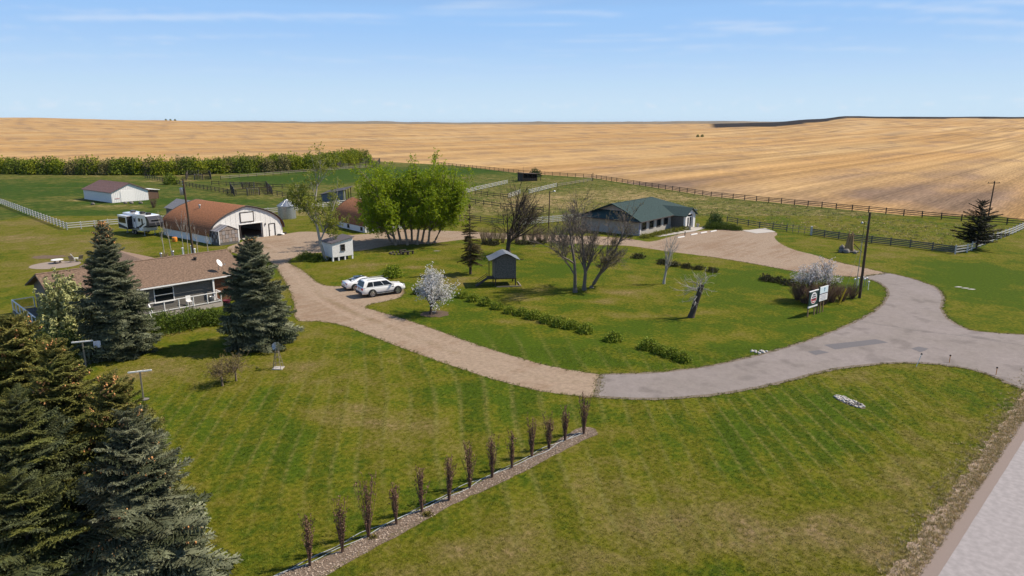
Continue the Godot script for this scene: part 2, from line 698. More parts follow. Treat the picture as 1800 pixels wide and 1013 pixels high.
# how far patches (pixel x, pixel y, half width in m, half depth in m, strength) reach, as a smooth map over rect
func patch_map(rect: Rect2, w: int, h: int, patches: Array) -> PackedFloat32Array:
	var gw := int(rect.size.x)
	var gh := int(rect.size.y)
	var im := Image.create(gw, gh, false, Image.FORMAT_RF)
	var sum := PackedFloat32Array()
	sum.resize(gw * gh)
	for p in patches:
		var c := gp(p[0], p[1])
		for y in range(maxi(0, int(c.z - rect.position.y - p[3] * 2)), mini(gh, int(c.z - rect.position.y + p[3] * 2) + 1)):
			for x in range(maxi(0, int(c.x - rect.position.x - p[2] * 2)), mini(gw, int(c.x - rect.position.x + p[2] * 2) + 1)):
				var q := Vector2((rect.position.x + x + 0.5 - c.x) / p[2], (rect.position.y + y + 0.5 - c.z) / p[3])
				sum[y * gw + x] += p[4] * exp(-1.2 * q.length_squared())
	for y in gh:
		for x in gw:
			im.set_pixel(x, y, Color(sum[y * gw + x], 0, 0))
	im.resize(w, h, Image.INTERPOLATE_BILINEAR)
	return im.get_data().to_float32_array()


func noise(s: int, freq: float, octaves := 3) -> FastNoiseLite:
	var f := FastNoiseLite.new()
	f.seed = s
	f.frequency = freq
	f.fractal_octaves = octaves
	return f


func ground_mat(called: String, im: Image, detail: String, tile: float, rough := 1.0) -> StandardMaterial3D:
	var m := StandardMaterial3D.new()
	m.resource_name = called
	m.albedo_texture = ImageTexture.create_from_image(im)
	m.roughness = rough
	m.metallic_specular = 0.15
	m.detail_enabled = true
	m.detail_albedo = texs[detail]
	m.detail_blend_mode = BaseMaterial3D.BLEND_MODE_MUL
	m.detail_uv_layer = BaseMaterial3D.DETAIL_UV_2
	m.uv2_triplanar = true
	m.uv2_world_triplanar = true
	m.uv2_scale = Vector3.ONE / tile
	return m


func make_lawn() -> void:
	var w := 2048
	var h := 1240
	# thin, yellowed turf; and lush spots (negative)
	var dry := patch_map(LAWN_RECT, w, h, [
		[620, 730, 4, 2, 0.8], [720, 745, 3.5, 1.6, 0.6], [800, 780, 4, 1.4, 0.4], [490, 700, 3, 2, -0.7], [520, 800, 3, 2, -0.4], [300, 660, 4, 3, 0.6], [230, 660, 3, 2, 0.7], [420, 640, 6, 2.5, 0.5], [550, 640, 3, 3, 0.2],
		[850, 970, 4, 1.6, 0.8], [1050, 985, 3, 1.5, 0.4], [1180, 960, 3, 2, 0.6], [1270, 900, 3.5, 2.5, 0.8], [1370, 955, 3, 2, 0.8], [1180, 850, 5, 3, 0.25], [1530, 960, 2.5, 2.5, 0.9], [1620, 840, 3, 3, 0.6], [1700, 750, 3, 3, 0.45], [1600, 760, 3, 2, 0.4],
		[1480, 770, 5, 4, -0.5], [1420, 700, 5, 3, -0.5], [1100, 730, 4, 3, -0.35], [960, 720, 4, 3, -0.5], [870, 700, 5, 2.5, -0.4],
		[900, 610, 9, 4, -1.0], [760, 590, 5, 3, -0.9], [1180, 645, 6, 2.2, -0.6], [1330, 610, 5, 2.5, -0.7], [1400, 575, 6, 3, -0.7], [1490, 550, 5, 4, -0.8], [1010, 630, 6, 2, -0.7],
		[930, 565, 7, 1.4, 0.9], [1000, 590, 6, 1.2, 0.9], [850, 545, 5, 1.2, 0.7], [1130, 555, 6, 1.8, 1.2], [1050, 530, 3, 1.4, 1.2], [1085, 514, 4, 1.6, 0.9], [1290, 590, 4, 2.5, 0.8], [1290, 545, 5, 2, 0.5], [1230, 600, 4, 2, 0.8], [1070, 470, 4, 2.5, 0.7], [920, 525, 3, 1.5, 0.6],
		[1010, 540, 2, 1.0, -0.9], [1040, 522, 3, 1.0, -0.9], [1330, 540, 4, 2, -0.7], [1340, 500, 5, 3, -0.6], [980, 470, 5, 4, -0.5], [900, 465, 4, 5, -0.2],
		[660, 465, 3, 1.2, 1.5], [620, 470, 4, 2, 0.9], [735, 470, 3, 1.5, 1.7], [760, 455, 4, 2.5, 1.1], [780, 490, 4, 2, 1.0], [810, 500, 3, 1.5, 0.8], [560, 478, 4, 2, 0.5], [720, 440, 6, 2, -0.5], [690, 455, 4, 2, -0.3],
		[1560, 470, 6, 4, 0.3], [1600, 450, 12, 3, 0.5], [1720, 480, 10, 8, -1.0], [1780, 530, 6, 8, -0.9], [1740, 560, 5, 2, -0.3], [1450, 440, 6, 3, 0.2],
		[60, 420, 12, 6, 1.3], [150, 440, 9, 5, 1.2], [40, 470, 8, 6, 0.9], [230, 425, 7, 3, 0.5], [60, 390, 10, 6, 0.9], [310, 440, 6, 2, -0.3], [110, 470, 4, 2, 0.5], [390, 425, 4, 2, -0.5], [520, 400, 5, 2, -0.3], [230, 440, 6, 2, 0.4],
		[870, 560, 14, 10, -0.32], [1080, 590, 14, 10, -0.32], [1280, 580, 16, 12, -0.32], [1000, 470, 22, 12, -0.3], [1350, 500, 16, 12, -0.3], [640, 470, 16, 8, -0.25], [1650, 490, 22, 14, -0.3]])
	# where the strips of the last mowing show: the front lawn on either side of the shrub bed
	var mown := patch_map(LAWN_RECT, w, h, [[560, 700, 16, 13, 1.2], [950, 760, 16, 11, 1.2], [1300, 780, 14, 12, 1.2], [1600, 760, 13, 12, 1.2], [850, 610, 12, 5, 0.4]])
	var n1 := noise(1, 0.07)
	var n2 := noise(2, 0.35)
	var n3 := noise(3, 2.4, 2)
	var wob := noise(4, 0.05, 2)
	var lush := Color(0.080, 0.128, 0.009)
	var plain := Color(0.168, 0.168, 0.014)
	var worn := Color(0.24, 0.192, 0.066)
	var bare := Color(0.36, 0.255, 0.155)
	lawn_image = painted(w, h, LAWN_RECT, func(x: float, z: float, k: int) -> Color:
		var a := n1.get_noise_2d(x, z)
		var b := n2.get_noise_2d(x, z)
		var e := n3.get_noise_2d(x, z)
		var wear := dry[k] * 0.72 + a * 0.62 + b * 0.6 + e * 0.45
		var c := plain.lerp(lush, clampf(-wear * 1.5 + 0.15, 0, 1))
		c = c.lerp(worn, clampf(wear * 1.15 - 0.08, 0, 1))
		c = c.lerp(bare, clampf(wear * 1.5 - 1.35, 0, 0.9))
		# mown in strips about a metre wide: the blades lean alternate ways, clippings lie along the seams
		var tilt := lerpf(0.165, -0.02, smoothstep(-14.0, 14.0, x))
		var s := (x - tilt * z + wob.get_noise_2d(x, z) * 0.35) / 1.12
		var cut := s - floorf(s)
		var seam := smoothstep(0.33, 0.48, absf(cut - 0.5))
		var strength := 0.82 * smoothstep(-0.75, 0.1, wob.get_noise_2d(x * 1.7 + 90.0, z * 1.7)) * clampf(mown[k], 0.0, 1.0)
		c = c.lerp(Color(0.21, 0.20, 0.055), clampf(seam * strength * (0.6 + 0.8 * e), 0, 1))
		c = c * (1.0 + (0.10 if int(floorf(s)) % 2 == 0 else -0.08) * strength + 0.28 * e)
		return c)
	var m := ground_mat("mown lawn", lawn_image, "turf", 2.1)
	sheet("lawn", PackedVector2Array([Vector2(-103, -20.5), Vector2(-103, -145.5), Vector2(103, -145.5), Vector2(103, -20.5)]), 0.0, m, LAWN_RECT)


func make_pasture() -> void:
	var w := 1200
	var h := 870
	var dry := patch_map(PASTURE_RECT, w, h, [
		[1100, 345, 25, 12, 0.7], [1040, 335, 20, 15, 0.6], [1180, 350, 20, 8, 0.6], [960, 350, 14, 14, 0.9], [880, 360, 12, 10, 0.8], [850, 372, 9, 8, 0.9], [840, 395, 10, 3, 0.5], [1400, 385, 20, 10, 0.6], [1550, 400, 20, 9, 0.5], [1650, 420, 15, 8, 0.3], [1300, 365, 20, 8, 0.5], [1000, 360, 10, 8, 0.8], [1700, 400, 15, 10, 0.6],
		[860, 300, 14, 18, -1.3], [600, 305, 40, 25, -1.3], [500, 312, 30, 20, -1.3], [440, 308, 40, 8, 1.3], [330, 318, 18, 10, 0.9], [285, 318, 10, 8, 0.8], [430, 330, 14, 8, 0.8], [560, 318, 30, 20, -1.0], [700, 300, 60, 30, -1.0],
		[100, 325, 50, 22, -1.1], [40, 340, 30, 20, -1.1], [150, 375, 20, 10, -0.9], [300, 350, 16, 14, -0.9], [400, 355, 20, 10, -0.9], [100, 360, 30, 10, -0.8], [215, 362, 12, 3, 1.3], [155, 352, 8, 3, 1.2], [230, 366, 14, 2.5, 1.0], [120, 330, 26, 2, 0.9],
		[540, 390, 10, 6, -0.3], [555, 375, 6, 6, 0.9], [0, 375, 20, 8, -0.4]])
	var n1 := noise(1, 0.03)
	var n2 := noise(2, 0.16)
	var n3 := noise(3, 0.7, 2)
	var rich := Color(0.055, 0.105, 0.012)
	var plain := Color(0.155, 0.158, 0.034)
	var straw := Color(0.40, 0.30, 0.14)
	var im := painted(w, h, PASTURE_RECT, func(x: float, z: float, k: int) -> Color:
		var e := n3.get_noise_2d(x * 0.7, z * 1.0)
		var wear := dry[k] * 0.55 + n1.get_noise_2d(x, z) * 0.4 + n2.get_noise_2d(x, z) * 0.55 + e * 0.5
		var c := plain.lerp(rich, clampf(-wear * 1.4 + 0.1, 0, 1))
		c = c.lerp(straw, clampf(wear * 1.3 - 0.22, 0, 1))
		return c * (1.0 + 0.3 * e))
	var m := ground_mat("rough pasture", im, "turf", 5.0)
	var out := []
	for p in [[1800, 397], [1690, 388], [1470, 366.5], [1250, 345], [1040, 312.5], [920, 305], [800, 291], [650, 283]]:
		out.append(gp(p[0], p[1]))
	out.append_array([Vector3(-150, 0, -385), Vector3(-262, 0, -300), Vector3(-262, 0, -130), Vector3(-102, 0, -112), Vector3(100, 0, -112)])
	sheet("pasture", outline(out, 0.5, 3.0, range(out.size())), -0.03, m, PASTURE_RECT)


func make_drives() -> void:
	noise_tex("gravel", 0.2, 0.7, 1.0, FastNoiseLite.TYPE_CELLULAR, 3, 1024)
	noise_tex("paving", 0.3, 0.82, 1.0, FastNoiseLite.TYPE_SIMPLEX, 3, 1024)
	# gravel: packed tan grit, with wheel tracks of darker fines
	var rect := Rect2(-70, -140, 140, 96)
	var n1 := noise(6, 0.09)
	var n2 := noise(7, 0.5)
	var n3 := noise(8, 2.2, 2)
	var grit := Color(0.385, 0.296, 0.22)
	var fines := Color(0.31, 0.215, 0.148)
	var pink := Color(0.385, 0.295, 0.222)
	# packed wheel tracks along the middle of the drive
	var mid := pixels([[1056, 678], [950, 664], [850, 640], [760, 605], [680, 574], [610, 545], [565, 520], [540, 492], [505, 458], [462, 432]])
	var gw := 560
	var gh := 384
	var away := Image.create(gw, gh, false, Image.FORMAT_RF)
	for y in gh:
		for x in gw:
			var q := Vector2(rect.position.x + rect.size.x * (x + 0.5) / gw, rect.position.y + rect.size.y * (y + 0.5) / gh)
			var best := 9.0
			if q.x < 9.0 and q.x > -45.0:
				for i in mid.size() - 1:
					var m0: Vector3 = mid[i]
					var m1: Vector3 = mid[i + 1]
					best = minf(best, q.distance_to(Geometry2D.get_closest_point_to_segment(q, Vector2(m0.x, m0.z), Vector2(m1.x, m1.z))))
			away.set_pixel(x, y, Color(best, 0, 0))
	away.resize(1024, 702, Image.INTERPOLATE_BILINEAR)
	var track := away.get_data().to_float32_array()
	var im := painted(1024, 702, rect, func(x: float, z: float, k: int) -> Color:
		var a := n1.get_noise_2d(x, z) + 0.5 * n2.get_noise_2d(x, z)
		var c := grit.lerp(pink, smoothstep(5.0, 20.0, x))
		# ruts run along the drive
		var t := n2.get_noise_2d((x * 0.66 - z * 0.75) * 0.12, (x * 0.75 + z * 0.66) * 1.6)
		c = c.lerp(fines, clampf(a * 0.8 + t * 0.7 + 0.1, 0, 0.8))
		var rut := 1.0 - smoothstep(0.15, 0.5, absf(track[k] - 0.95))
		c = c.lerp(Color(0.44, 0.335, 0.255), rut * 0.55 * clampf(0.7 + a, 0, 1))
		c = c.lerp(Color(0.25, 0.19, 0.11), 0.5 * (1.0 - smoothstep(0.1, 0.45, track[k])) * clampf(0.4 + 1.4 * a, 0, 1))
		return c * (1.0 + 0.22 * n3.get_noise_2d(x, z)))
	var gravel := ground_mat("gravel", im, "gravel", 1.6)
	var yard := pixels([[1060, 660], [1000, 650], [950, 640], [850, 610], [760, 578], [700, 558], [662, 547], [641, 540], [662, 533], [700, 524], [711, 512], [705, 500], [680, 496], [620, 502], [578, 503], [558, 497], [540, 482], [522, 470], [507, 461], [518, 453], [545, 446], [590, 443], [640, 440], [690, 431], [760, 428], [830, 420], [900, 421], [1000, 428],
		[1000, 414], [900, 411], [830, 408], [760, 405], [700, 404], [650, 411], [600, 413], [555, 408], [525, 408], [497, 412], [450, 416], [421, 427], [400, 436], [415, 446], [455, 452], [480, 466], [500, 495], [516, 530], [521, 562],
		[560, 565], [600, 572], [650, 590], [720, 617], [800, 645], [880, 671], [950, 688], [1000, 694], [1052, 697]])
	yard_edge = outline(yard, 0.16, 0.4, [0, 27, 28, 53])
	sheet("gravel_yard", yard_edge, 0.012, gravel, rect)
	var lot := pixels([[1000, 428], [1060, 431], [1110, 433], [1180, 443], [1250, 452], [1330, 465], [1390, 476], [1450, 483], [1512, 488], [1562, 481], [1520, 471], [1475, 461], [1430, 448], [1395, 439], [1372, 428], [1362, 418], [1366, 410], [1345, 405.5], [1290, 404], [1215, 408], [1150, 424], [1125, 423], [1090, 418], [1000, 414]])
	lot_edge = outline(lot, 0.16, 0.4, [0, 8, 9, 17, 23])
	sheet("gravel_lot", lot_edge, 0.012, gravel, rect)
	# asphalt loop, grey and worn pale, with a ragged seam of grit along its rim
	var arect := Rect2(0, -90, 110, 76)
	var p1 := noise(12, 0.12)
	var p2 := noise(13, 0.9)
	var p3 := noise(14, 3.4, 2)
	var pave := Color(0.245, 0.216, 0.203)
	var old := Color(0.268, 0.236, 0.228)
	var aim := painted(1000, 690, arect, func(x: float, z: float, _k: int) -> Color:
		var c := pave.lerp(old, clampf(0.5 + p1.get_noise_2d(x, z) * 1.2, 0, 1))
		var stain := p1.get_noise_2d(x * 2.3 + 40.0, z * 2.3)
		c = c * (1.0 - 0.18 * smoothstep(0.15, 0.5, stain))
		return c * (1.0 + 0.11 * p3.get_noise_2d(x, z) + 0.1 * p2.get_noise_2d(x, z)))
	var asphalt := ground_mat("asphalt", aim, "paving", 1.1, 0.9)
	var loop := pixels([[1060, 660], [1150, 657], [1250, 645], [1350, 622], [1430, 598], [1500, 570], [1545, 545], [1563, 522], [1560, 506], [1540, 494], [1512, 488],
		[1562, 481], [1600, 490], [1640, 505], [1655, 522], [1652, 540], [1665, 562], [1700, 580], [1740, 586], [1800, 590], [1980, 604], [1980, 750], [1800, 684], [1740, 658], [1680, 644], [1600, 637], [1520, 641], [1450, 651], [1350, 676], [1250, 693], [1150, 700], [1052, 697]])
	var cut := outline(loop, 0.10, 0.5, [0, 10, 11, 20, 21, 31])
	sheet("driveway", cut, 0.028, asphalt, arect)
	# grit thrown up along the rims
	var rim := mat("rim grit", Color(0.23, 0.185, 0.145), 1.0, "gravel", 0.7)
	var wider := Geometry2D.offset_polygon(cut, 0.32, Geometry2D.JOIN_ROUND)
	loop_edge = ragged(wider[0], 0.22)
	sheet("driveway_rim", loop_edge, 0.02, rim)
	var dark := mat("patch tar", Color(0.13, 0.122, 0.132), 0.85, "paving", 0.8)
	sheet("asphalt_patch", outline(pixels([[1448, 607], [1540, 597], [1562, 603], [1468, 615]]), 0.06, 0.4, [0, 1, 2, 3]), 0.034, dark)
	sheet("asphalt_patch", outline(pixels([[1420, 619], [1440, 616], [1458, 620], [1434, 625]]), 0.06, 0.4, [0, 1, 2, 3]), 0.034, dark)
	sheet("asphalt_patch", outline(pixels([[1602, 613.5], [1614, 610], [1634, 614], [1618, 620]]), 0.06, 0.4, [0, 1, 2, 3]), 0.034, dark)
	var crack := mat("crack filler", Color(0.10, 0.095, 0.095), 0.9)
	for line in [[[1507, 564], [1545, 571], [1590, 578], [1620, 583], [1700, 592], [1800, 608], [1900, 624]], [[1690, 588], [1760, 600]]]:
		var pts := pixels(line)
		for i in pts.size() - 1:
			var side: Vector3 = (pts[i + 1] - pts[i]).cross(Vector3.UP).normalized() * 0.035
			var o := PackedVector2Array()
			for q in [pts[i] - side, pts[i + 1] - side, pts[i + 1] + side, pts[i] + side]:
				o.append(Vector2(q.x, q.z))
			sheet("sealed_crack", o, 0.033, crack)
	# the public road in the corner, its gravel shoulder and dry verge
	var a := gp(1650, 1013)
	var b := gp(1800, 775)
	var dir := (b - a).normalized()
	var out := dir.cross(Vector3.UP)
	var strip := func(lo: float, hi: float) -> Array:
		return [a - dir * 30 + out * lo, a + dir * 90 + out * lo, a + dir * 90 + out * hi, a - dir * 30 + out * hi]
	var rim2 := func(pts: Array, rag: float) -> PackedVector2Array:
		return outline(pts, rag, 0.4, [0, 1, 2, 3])
	sheet("road", rim2.call(strip.call(0.0, 7.5), 0.02), 0.03, mat("road surface", Color(0.285, 0.263, 0.268), 0.85, "dust", 0.15))
	sheet("road_shoulder", rim2.call(strip.call(-0.62, 8.2), 0.22), 0.02, mat("shoulder grit", Color(0.30, 0.24, 0.215), 1.0, "gravel", 0.7))
	sheet("road_verge", rim2.call(strip.call(-1.5, -0.3), 0.5), 0.011, mat("verge grit", Color(0.42, 0.32, 0.25), 1.0, "gravel", 0.8))


func ragged(poly: PackedVector2Array, much: float) -> PackedVector2Array:
	var f := noise(17, 1.3)
	var out := PackedVector2Array()
	for p in poly:
		out.append(p + Vector2(f.get_noise_2d(p.x, p.y), f.get_noise_2d(p.x + 70.0, p.y)) * much)
	return out


# ---------------------------------------------------------------- fences
# rails: heights of the rails; posts stand at even steps along every stretch
func fence(called: String, label: String, line: Array, gap: float, post_h: float, rails: Array, pm: Material, rm: Material, post_w := 0.13, rail_h := 0.14, rail_w := 0.04, group := "", lean := 0.0) -> Node3D:
	var f := thing(called, label, "fence", line[0], 0.0, group)
	var o: Vector3 = line[0]
	for i in line.size() - 1:
		var a: Vector3 = line[i]
		var b: Vector3 = line[i + 1]
		var n := maxi(1, int(round(a.distance_to(b) / gap)))
		var face := (b - a).cross(Vector3.UP).normalized() * (post_w / 2 + rail_w / 2 + 0.003)
		for k in n + (1 if i == line.size() - 2 else 0):
			var p := a.lerp(b, float(k) / n) - o
			var t := Vector3(rng.randf_range(-1, 1), 0, rng.randf_range(-1, 1)) * lean
			bar("post", p - Vector3(0, 0.1, 0), p + Vector3(t.x, post_h * rng.randf_range(0.97, 1.04), t.z), post_w, post_w, pm, f)
		for k in n:
			var p := a.lerp(b, float(k) / n) - o + face
			var q := a.lerp(b, float(k + 1) / n) - o + face
			for h in rails:
				bar("rail", p + Vector3(0, h + rng.randf_range(-1, 1) * lean, 0), q + Vector3(0, h + rng.randf_range(-1, 1) * lean, 0), rail_h, rail_w, rm, f)
	return f


func make_fences() -> void:
	var white: Material = mats["fence white"]
	var grey: Material = mats["grey boards"]
	var brown: Material = mats["brown boards"]
	var pale: Material = mats["pale boards"]
	fence("rail_fence", "white three-rail fence turning a corner beside the travel trailer", [gp(-60, 334), gp(0, 358), gp(118, 404), gp(213, 396), gp(352, 386), gp(490, 375), gp(650, 356)], 2.45, 1.35, [0.4, 0.8, 1.2], white, white, 0.15, 0.15)
	fence("rail_fence", "white four-rail fence between the tall bare tree and the green-roofed building", [gp(915, 397), gp(990, 390), gp(1078, 382)], 2.4, 1.45, [0.3, 0.62, 0.94, 1.26], white, white, 0.14, 0.16)
	fence("rail_fence", "short white fence stretch climbing toward the small dark shelter", [gp(818, 340), gp(848, 333), gp(892, 323)], 2.6, 1.3, [0.35, 0.75, 1.15], white, white, 0.15, 0.11)
	fence("rail_fence", "short white fence stretch behind the tall bare tree", [gp(893, 349), gp(914, 341)], 2.4, 1.3, [0.35, 0.75, 1.15], white, white, 0.15, 0.11)
	fence("rail_fence", "white fence stretch below the small dark shelter with grey rails beyond", [gp(930, 341), gp(978, 329)], 2.6, 1.3, [0.35, 0.75, 1.15], white, white, 0.15, 0.12)
	fence("rail_fence", "weathered pale rails running from the white fence up to the field fence", [gp(980, 329), gp(1040, 319)], 3.2, 1.2, [0.5, 0.95], pale, pale, 0.12, 0.12)
	fence("field_fence", "long dark rail fence dividing the pasture from the stubble field", [gp(770, 290), gp(920, 305.5), gp(1040, 313), gp(1250, 346), gp(1470, 368), gp(1690, 389), gp(1812, 398)], 3.6, 1.35, [0.45, 0.85, 1.22], brown, brown, 0.16, 0.14, 0.05, "", 0.04)
	fence("plank_fence", "weathered grey plank fence along the lawn by the rock monument", [gp(1425, 413), gp(1500, 424), gp(1600, 435), gp(1680, 446)], 2.7, 1.25, [0.2, 0.48, 0.76, 1.04], grey, grey, 0.14, 0.17, 0.04)
	fence("plank_fence", "grey rail fence and gates behind the parking lot", [gp(1278, 391), gp(1335, 401), gp(1383, 407)], 2.7, 1.2, [0.35, 0.7, 1.05], grey, grey, 0.13, 0.13)
	fence("rail_fence", "white rail fence behind the dark pine leading to the field", [gp(1679, 447), gp(1700, 444), gp(1745, 425), gp(1780, 412), gp(1812, 397)], 2.6, 1.35, [0.35, 0.75, 1.15], white, white, 0.15, 0.16)
	var gate := thing("wire_gate", "thin brown pipe gate between two grey fence stretches", "gate", gp(1383, 407))
	for k in 5:
		var p := (gp(1425, 413) - gp(1383, 407)) * (k / 4.0)
		bar("post", p, p + Vector3(0, 1.5, 0), 0.07, 0.07, mats["pale boards"], gate)
	for h in [0.3, 0.75, 1.2]:
		bar("rail", Vector3(0, h, 0), gp(1425, 413) - gp(1383, 407) + Vector3(0, h, 0), 0.05, 0.05, mats["pale boards"], gate)
	var cap := thing("gate_post", "thick white post at the end of the plank fence", "post", gp(1426, 413.5))
	bar("post", Vector3.ZERO, Vector3(0, 1.5, 0), 0.24, 0.24, white, cap)
	block("cap", Vector3(0, 1.53, 0), Vector3(0.3, 0.06, 0.3), mats["white trim"], cap)
	var dark := "dark corral fences"
	fence("corral_fence", "brown rail fence running down from the hedge past the yellow-green bush", [gp(255, 313), gp(300, 322), gp(345, 331), gp(415, 343)], 3.0, 1.35, [0.4, 0.8, 1.2], brown, brown, 0.15, 0.13, 0.05, dark, 0.05)
	fence("corral_fence", "brown rail fence leading from the corral pens to the round metal bin", [gp(470, 341), gp(515, 349), gp(566, 354)], 3.0, 1.35, [0.4, 0.8, 1.2], brown, brown, 0.15, 0.13, 0.05, dark, 0.05)
	fence("corral_fence", "brown rail fence along the far side of the corral pens", [gp(372, 325), gp(480, 331), gp(545, 333)], 3.4, 1.3, [0.5, 1.1], brown, brown, 0.15, 0.13, 0.05, dark, 0.05)
	fence("corral_fence", "long two-rail fence in front of the green hedge", [gp(388, 316), gp(480, 308), gp(570, 301), gp(655, 295)], 4.0, 1.3, [0.55, 1.1], brown, pale, 0.16, 0.16, 0.05, dark, 0.06)
	fence("corral_fence", "dark rail fence to the left of the bare tree, nearest the gravel lane", [gp(808, 388), gp(845, 391), gp(885, 396)], 2.8, 1.25, [0.35, 0.7, 1.05], grey, grey, 0.13, 0.12, 0.05, dark, 0.04)
	fence("corral_fence", "brown rail fence crossing behind the bare tree and the lamp pole", [gp(822, 357), gp(880, 366), gp(955, 373)], 3.0, 1.3, [0.5, 1.05], brown, brown, 0.14, 0.13, 0.05, dark, 0.05)
	fence("corral_fence", "broken dark rail fence between two short white fence stretches", [gp(835, 342), gp(868, 347), gp(893, 349)], 2.8, 1.3, [0.5, 1.0], brown, brown, 0.14, 0.13, 0.05, dark, 0.05)
	corral("corral_pen", "large dark wooden corral pen with upright boards in the middle pasture", [gp(412, 345), gp(478, 342), gp(468, 331), gp(405, 333)], 2.0, [0, 2])
	corral("corral_pen", "small dark wooden pen standing before the hedge near the yellow-green bush", [gp(327, 317), gp(371, 316), gp(368, 309), gp(330, 310)], 2.1, [0, 1])
	corral("corral_pen", "long dark wooden pen at the end of the green hedge", [gp(593, 297), gp(662, 294), gp(668, 286), gp(606, 288)], 2.2, [2, 3])


func corral(called: String, label: String, corners: Array, h: float, boarded: Array) -> void:
	var o: Vector3 = corners[0]
	var t := thing(called, label, "corral", o)
	var tones := [mats["brown boards"], mats["grey boards"], mats["pole wood"]]
	for i in corners.size():
		var a: Vector3 = corners[i] - o
		var b: Vector3 = corners[(i + 1) % corners.size()] - o
		var n := maxi(2, int(a.distance_to(b) / 2.6))
		for k in n:
			var p := a.lerp(b, float(k) / n)
			bar("post", p - Vector3(0, 0.1, 0), p + Vector3(0, h * rng.randf_range(0.95, 1.12), 0), 0.18, 0.18, tones[k % 3], t)
			var q := a.lerp(b, float(k + 1) / n)
			for r in [0.35, 0.75, 1.15, 1.55, 1.9]:
				bar("rail", p + Vector3(0, r * h / 2.0 + rng.randf_range(-0.05, 0.05), 0), q + Vector3(0, r * h / 2.0 + rng.randf_range(-0.05, 0.05), 0), 0.14, 0.05, tones[(k + i) % 3], t)
			if i in boarded and k % 3 == 1:
				for s in 7:
					var w := p.lerp(q, (s + 0.5) / 7.0) + (q - p).cross(Vector3.UP).normalized() * 0.12
					bar("board", w + Vector3(0, 0.1, 0), w + Vector3(0, h * rng.randf_range(0.9, 1.02), 0), 0.03, q.distance_to(p) / 7.6, tones[(s + k) % 3], t)


# ---------------------------------------------------------------- buildings
# turn so that local x runs along a ground direction; local z then faces the front
func turn_of(along: Vector3) -> float:
	return atan2(-along.z, along.x)


func window(parent: Node, at: Vector3, w: float, h: float, frame: Material, pane: Material, bars := 1, depth := 0.06, face := 0.0) -> Node3D:
	var n := Node3D.new()
	n.name = "window"
	parent.add_child(n, true)
	n.position = at
	n.rotation.y = face
	var t := 0.07
	block("pane", Vector3(0, 0, 0.012), Vector3(w, h, 0.02), pane, n)
	for s in [-1, 1]:
		block("frame", Vector3(s * (w / 2 + t / 2), 0, depth / 2), Vector3(t, h + 2 * t, depth), frame, n)
		block("frame", Vector3(0, s * (h / 2 + t / 2), depth / 2), Vector3(w - 0.002, t, depth), frame, n)
	for k in bars:
		block("sash", Vector3(0, h * (float(k + 1) / (bars + 1) - 0.5), 0.035), Vector3(w - 0.004, 0.05, 0.03), frame, n)
	block("sill", Vector3(0, -h / 2 - t - 0.02, depth / 2 + 0.03), Vector3(w + 0.24, 0.04, depth + 0.06), frame, n)
	return n


# gable roof over x = -l/2..l/2, z = -w/2..w/2, with overhang; ridge along x
func gable_roof(called: String, l: float, w: float, eave: float, peak: float, over: float, thick: float, m: Material, parent: Node) -> MeshInstance3D:
	var s := Shape.new()
	var rise := (peak - eave) / (w / 2)
	var z := w / 2 + over
	var low := eave - over * rise
	var x := l / 2 + over
	s.slab(Vector3(-x, low, z), Vector3(x, low, z), Vector3(x, peak, 0.0), Vector3(-x, peak, 0.0), thick)
	s.slab(Vector3(x, low, -z), Vector3(-x, low, -z), Vector3(-x, peak, 0.0), Vector3(x, peak, 0.0), thick)
	return obj(called, s, m, parent)


func gable_walls(called: String, l: float, w: float, base: float, eave: float, peak: float, m: Material, parent: Node) -> MeshInstance3D:
	var s := Shape.new()
	s.xf = Transform3D(Basis(Vector3.UP, PI / 2), Vector3.ZERO)
	s.prism(PackedVector2Array([Vector2(-w / 2, base), Vector2(w / 2, base), Vector2(w / 2, eave), Vector2(0, peak), Vector2(-w / 2, eave)]), -l / 2, l / 2)
	return obj(called, s, m, parent)


# courses of shingles: thin lapped strips, so that the roof plane steps
func courses(called: String, a: Vector3, b: Vector3, c: Vector3, d: Vector3, n: int, m: Material, parent: Node, proud := 0.02) -> void:
	# a-b lower edge, d-c upper edge
	var s := Shape.new()
	var k := (b - a).cross(c - a).normalized()
	for i in n:
		var t := float(i) / n
		var u := float(i + 1) / n
		var p := a.lerp(d, t) + k * proud * 1.6
		var q := b.lerp(c, t) + k * proud * 1.6
		var r := b.lerp(c, u) + k * 0.004
		var o := a.lerp(d, u) + k * 0.004
		s.quad(p, q, r, o)
		s.quad(a.lerp(d, t) + k * 0.003, b.lerp(c, t) + k * 0.003, q, p)
	obj(called, s, m, parent)


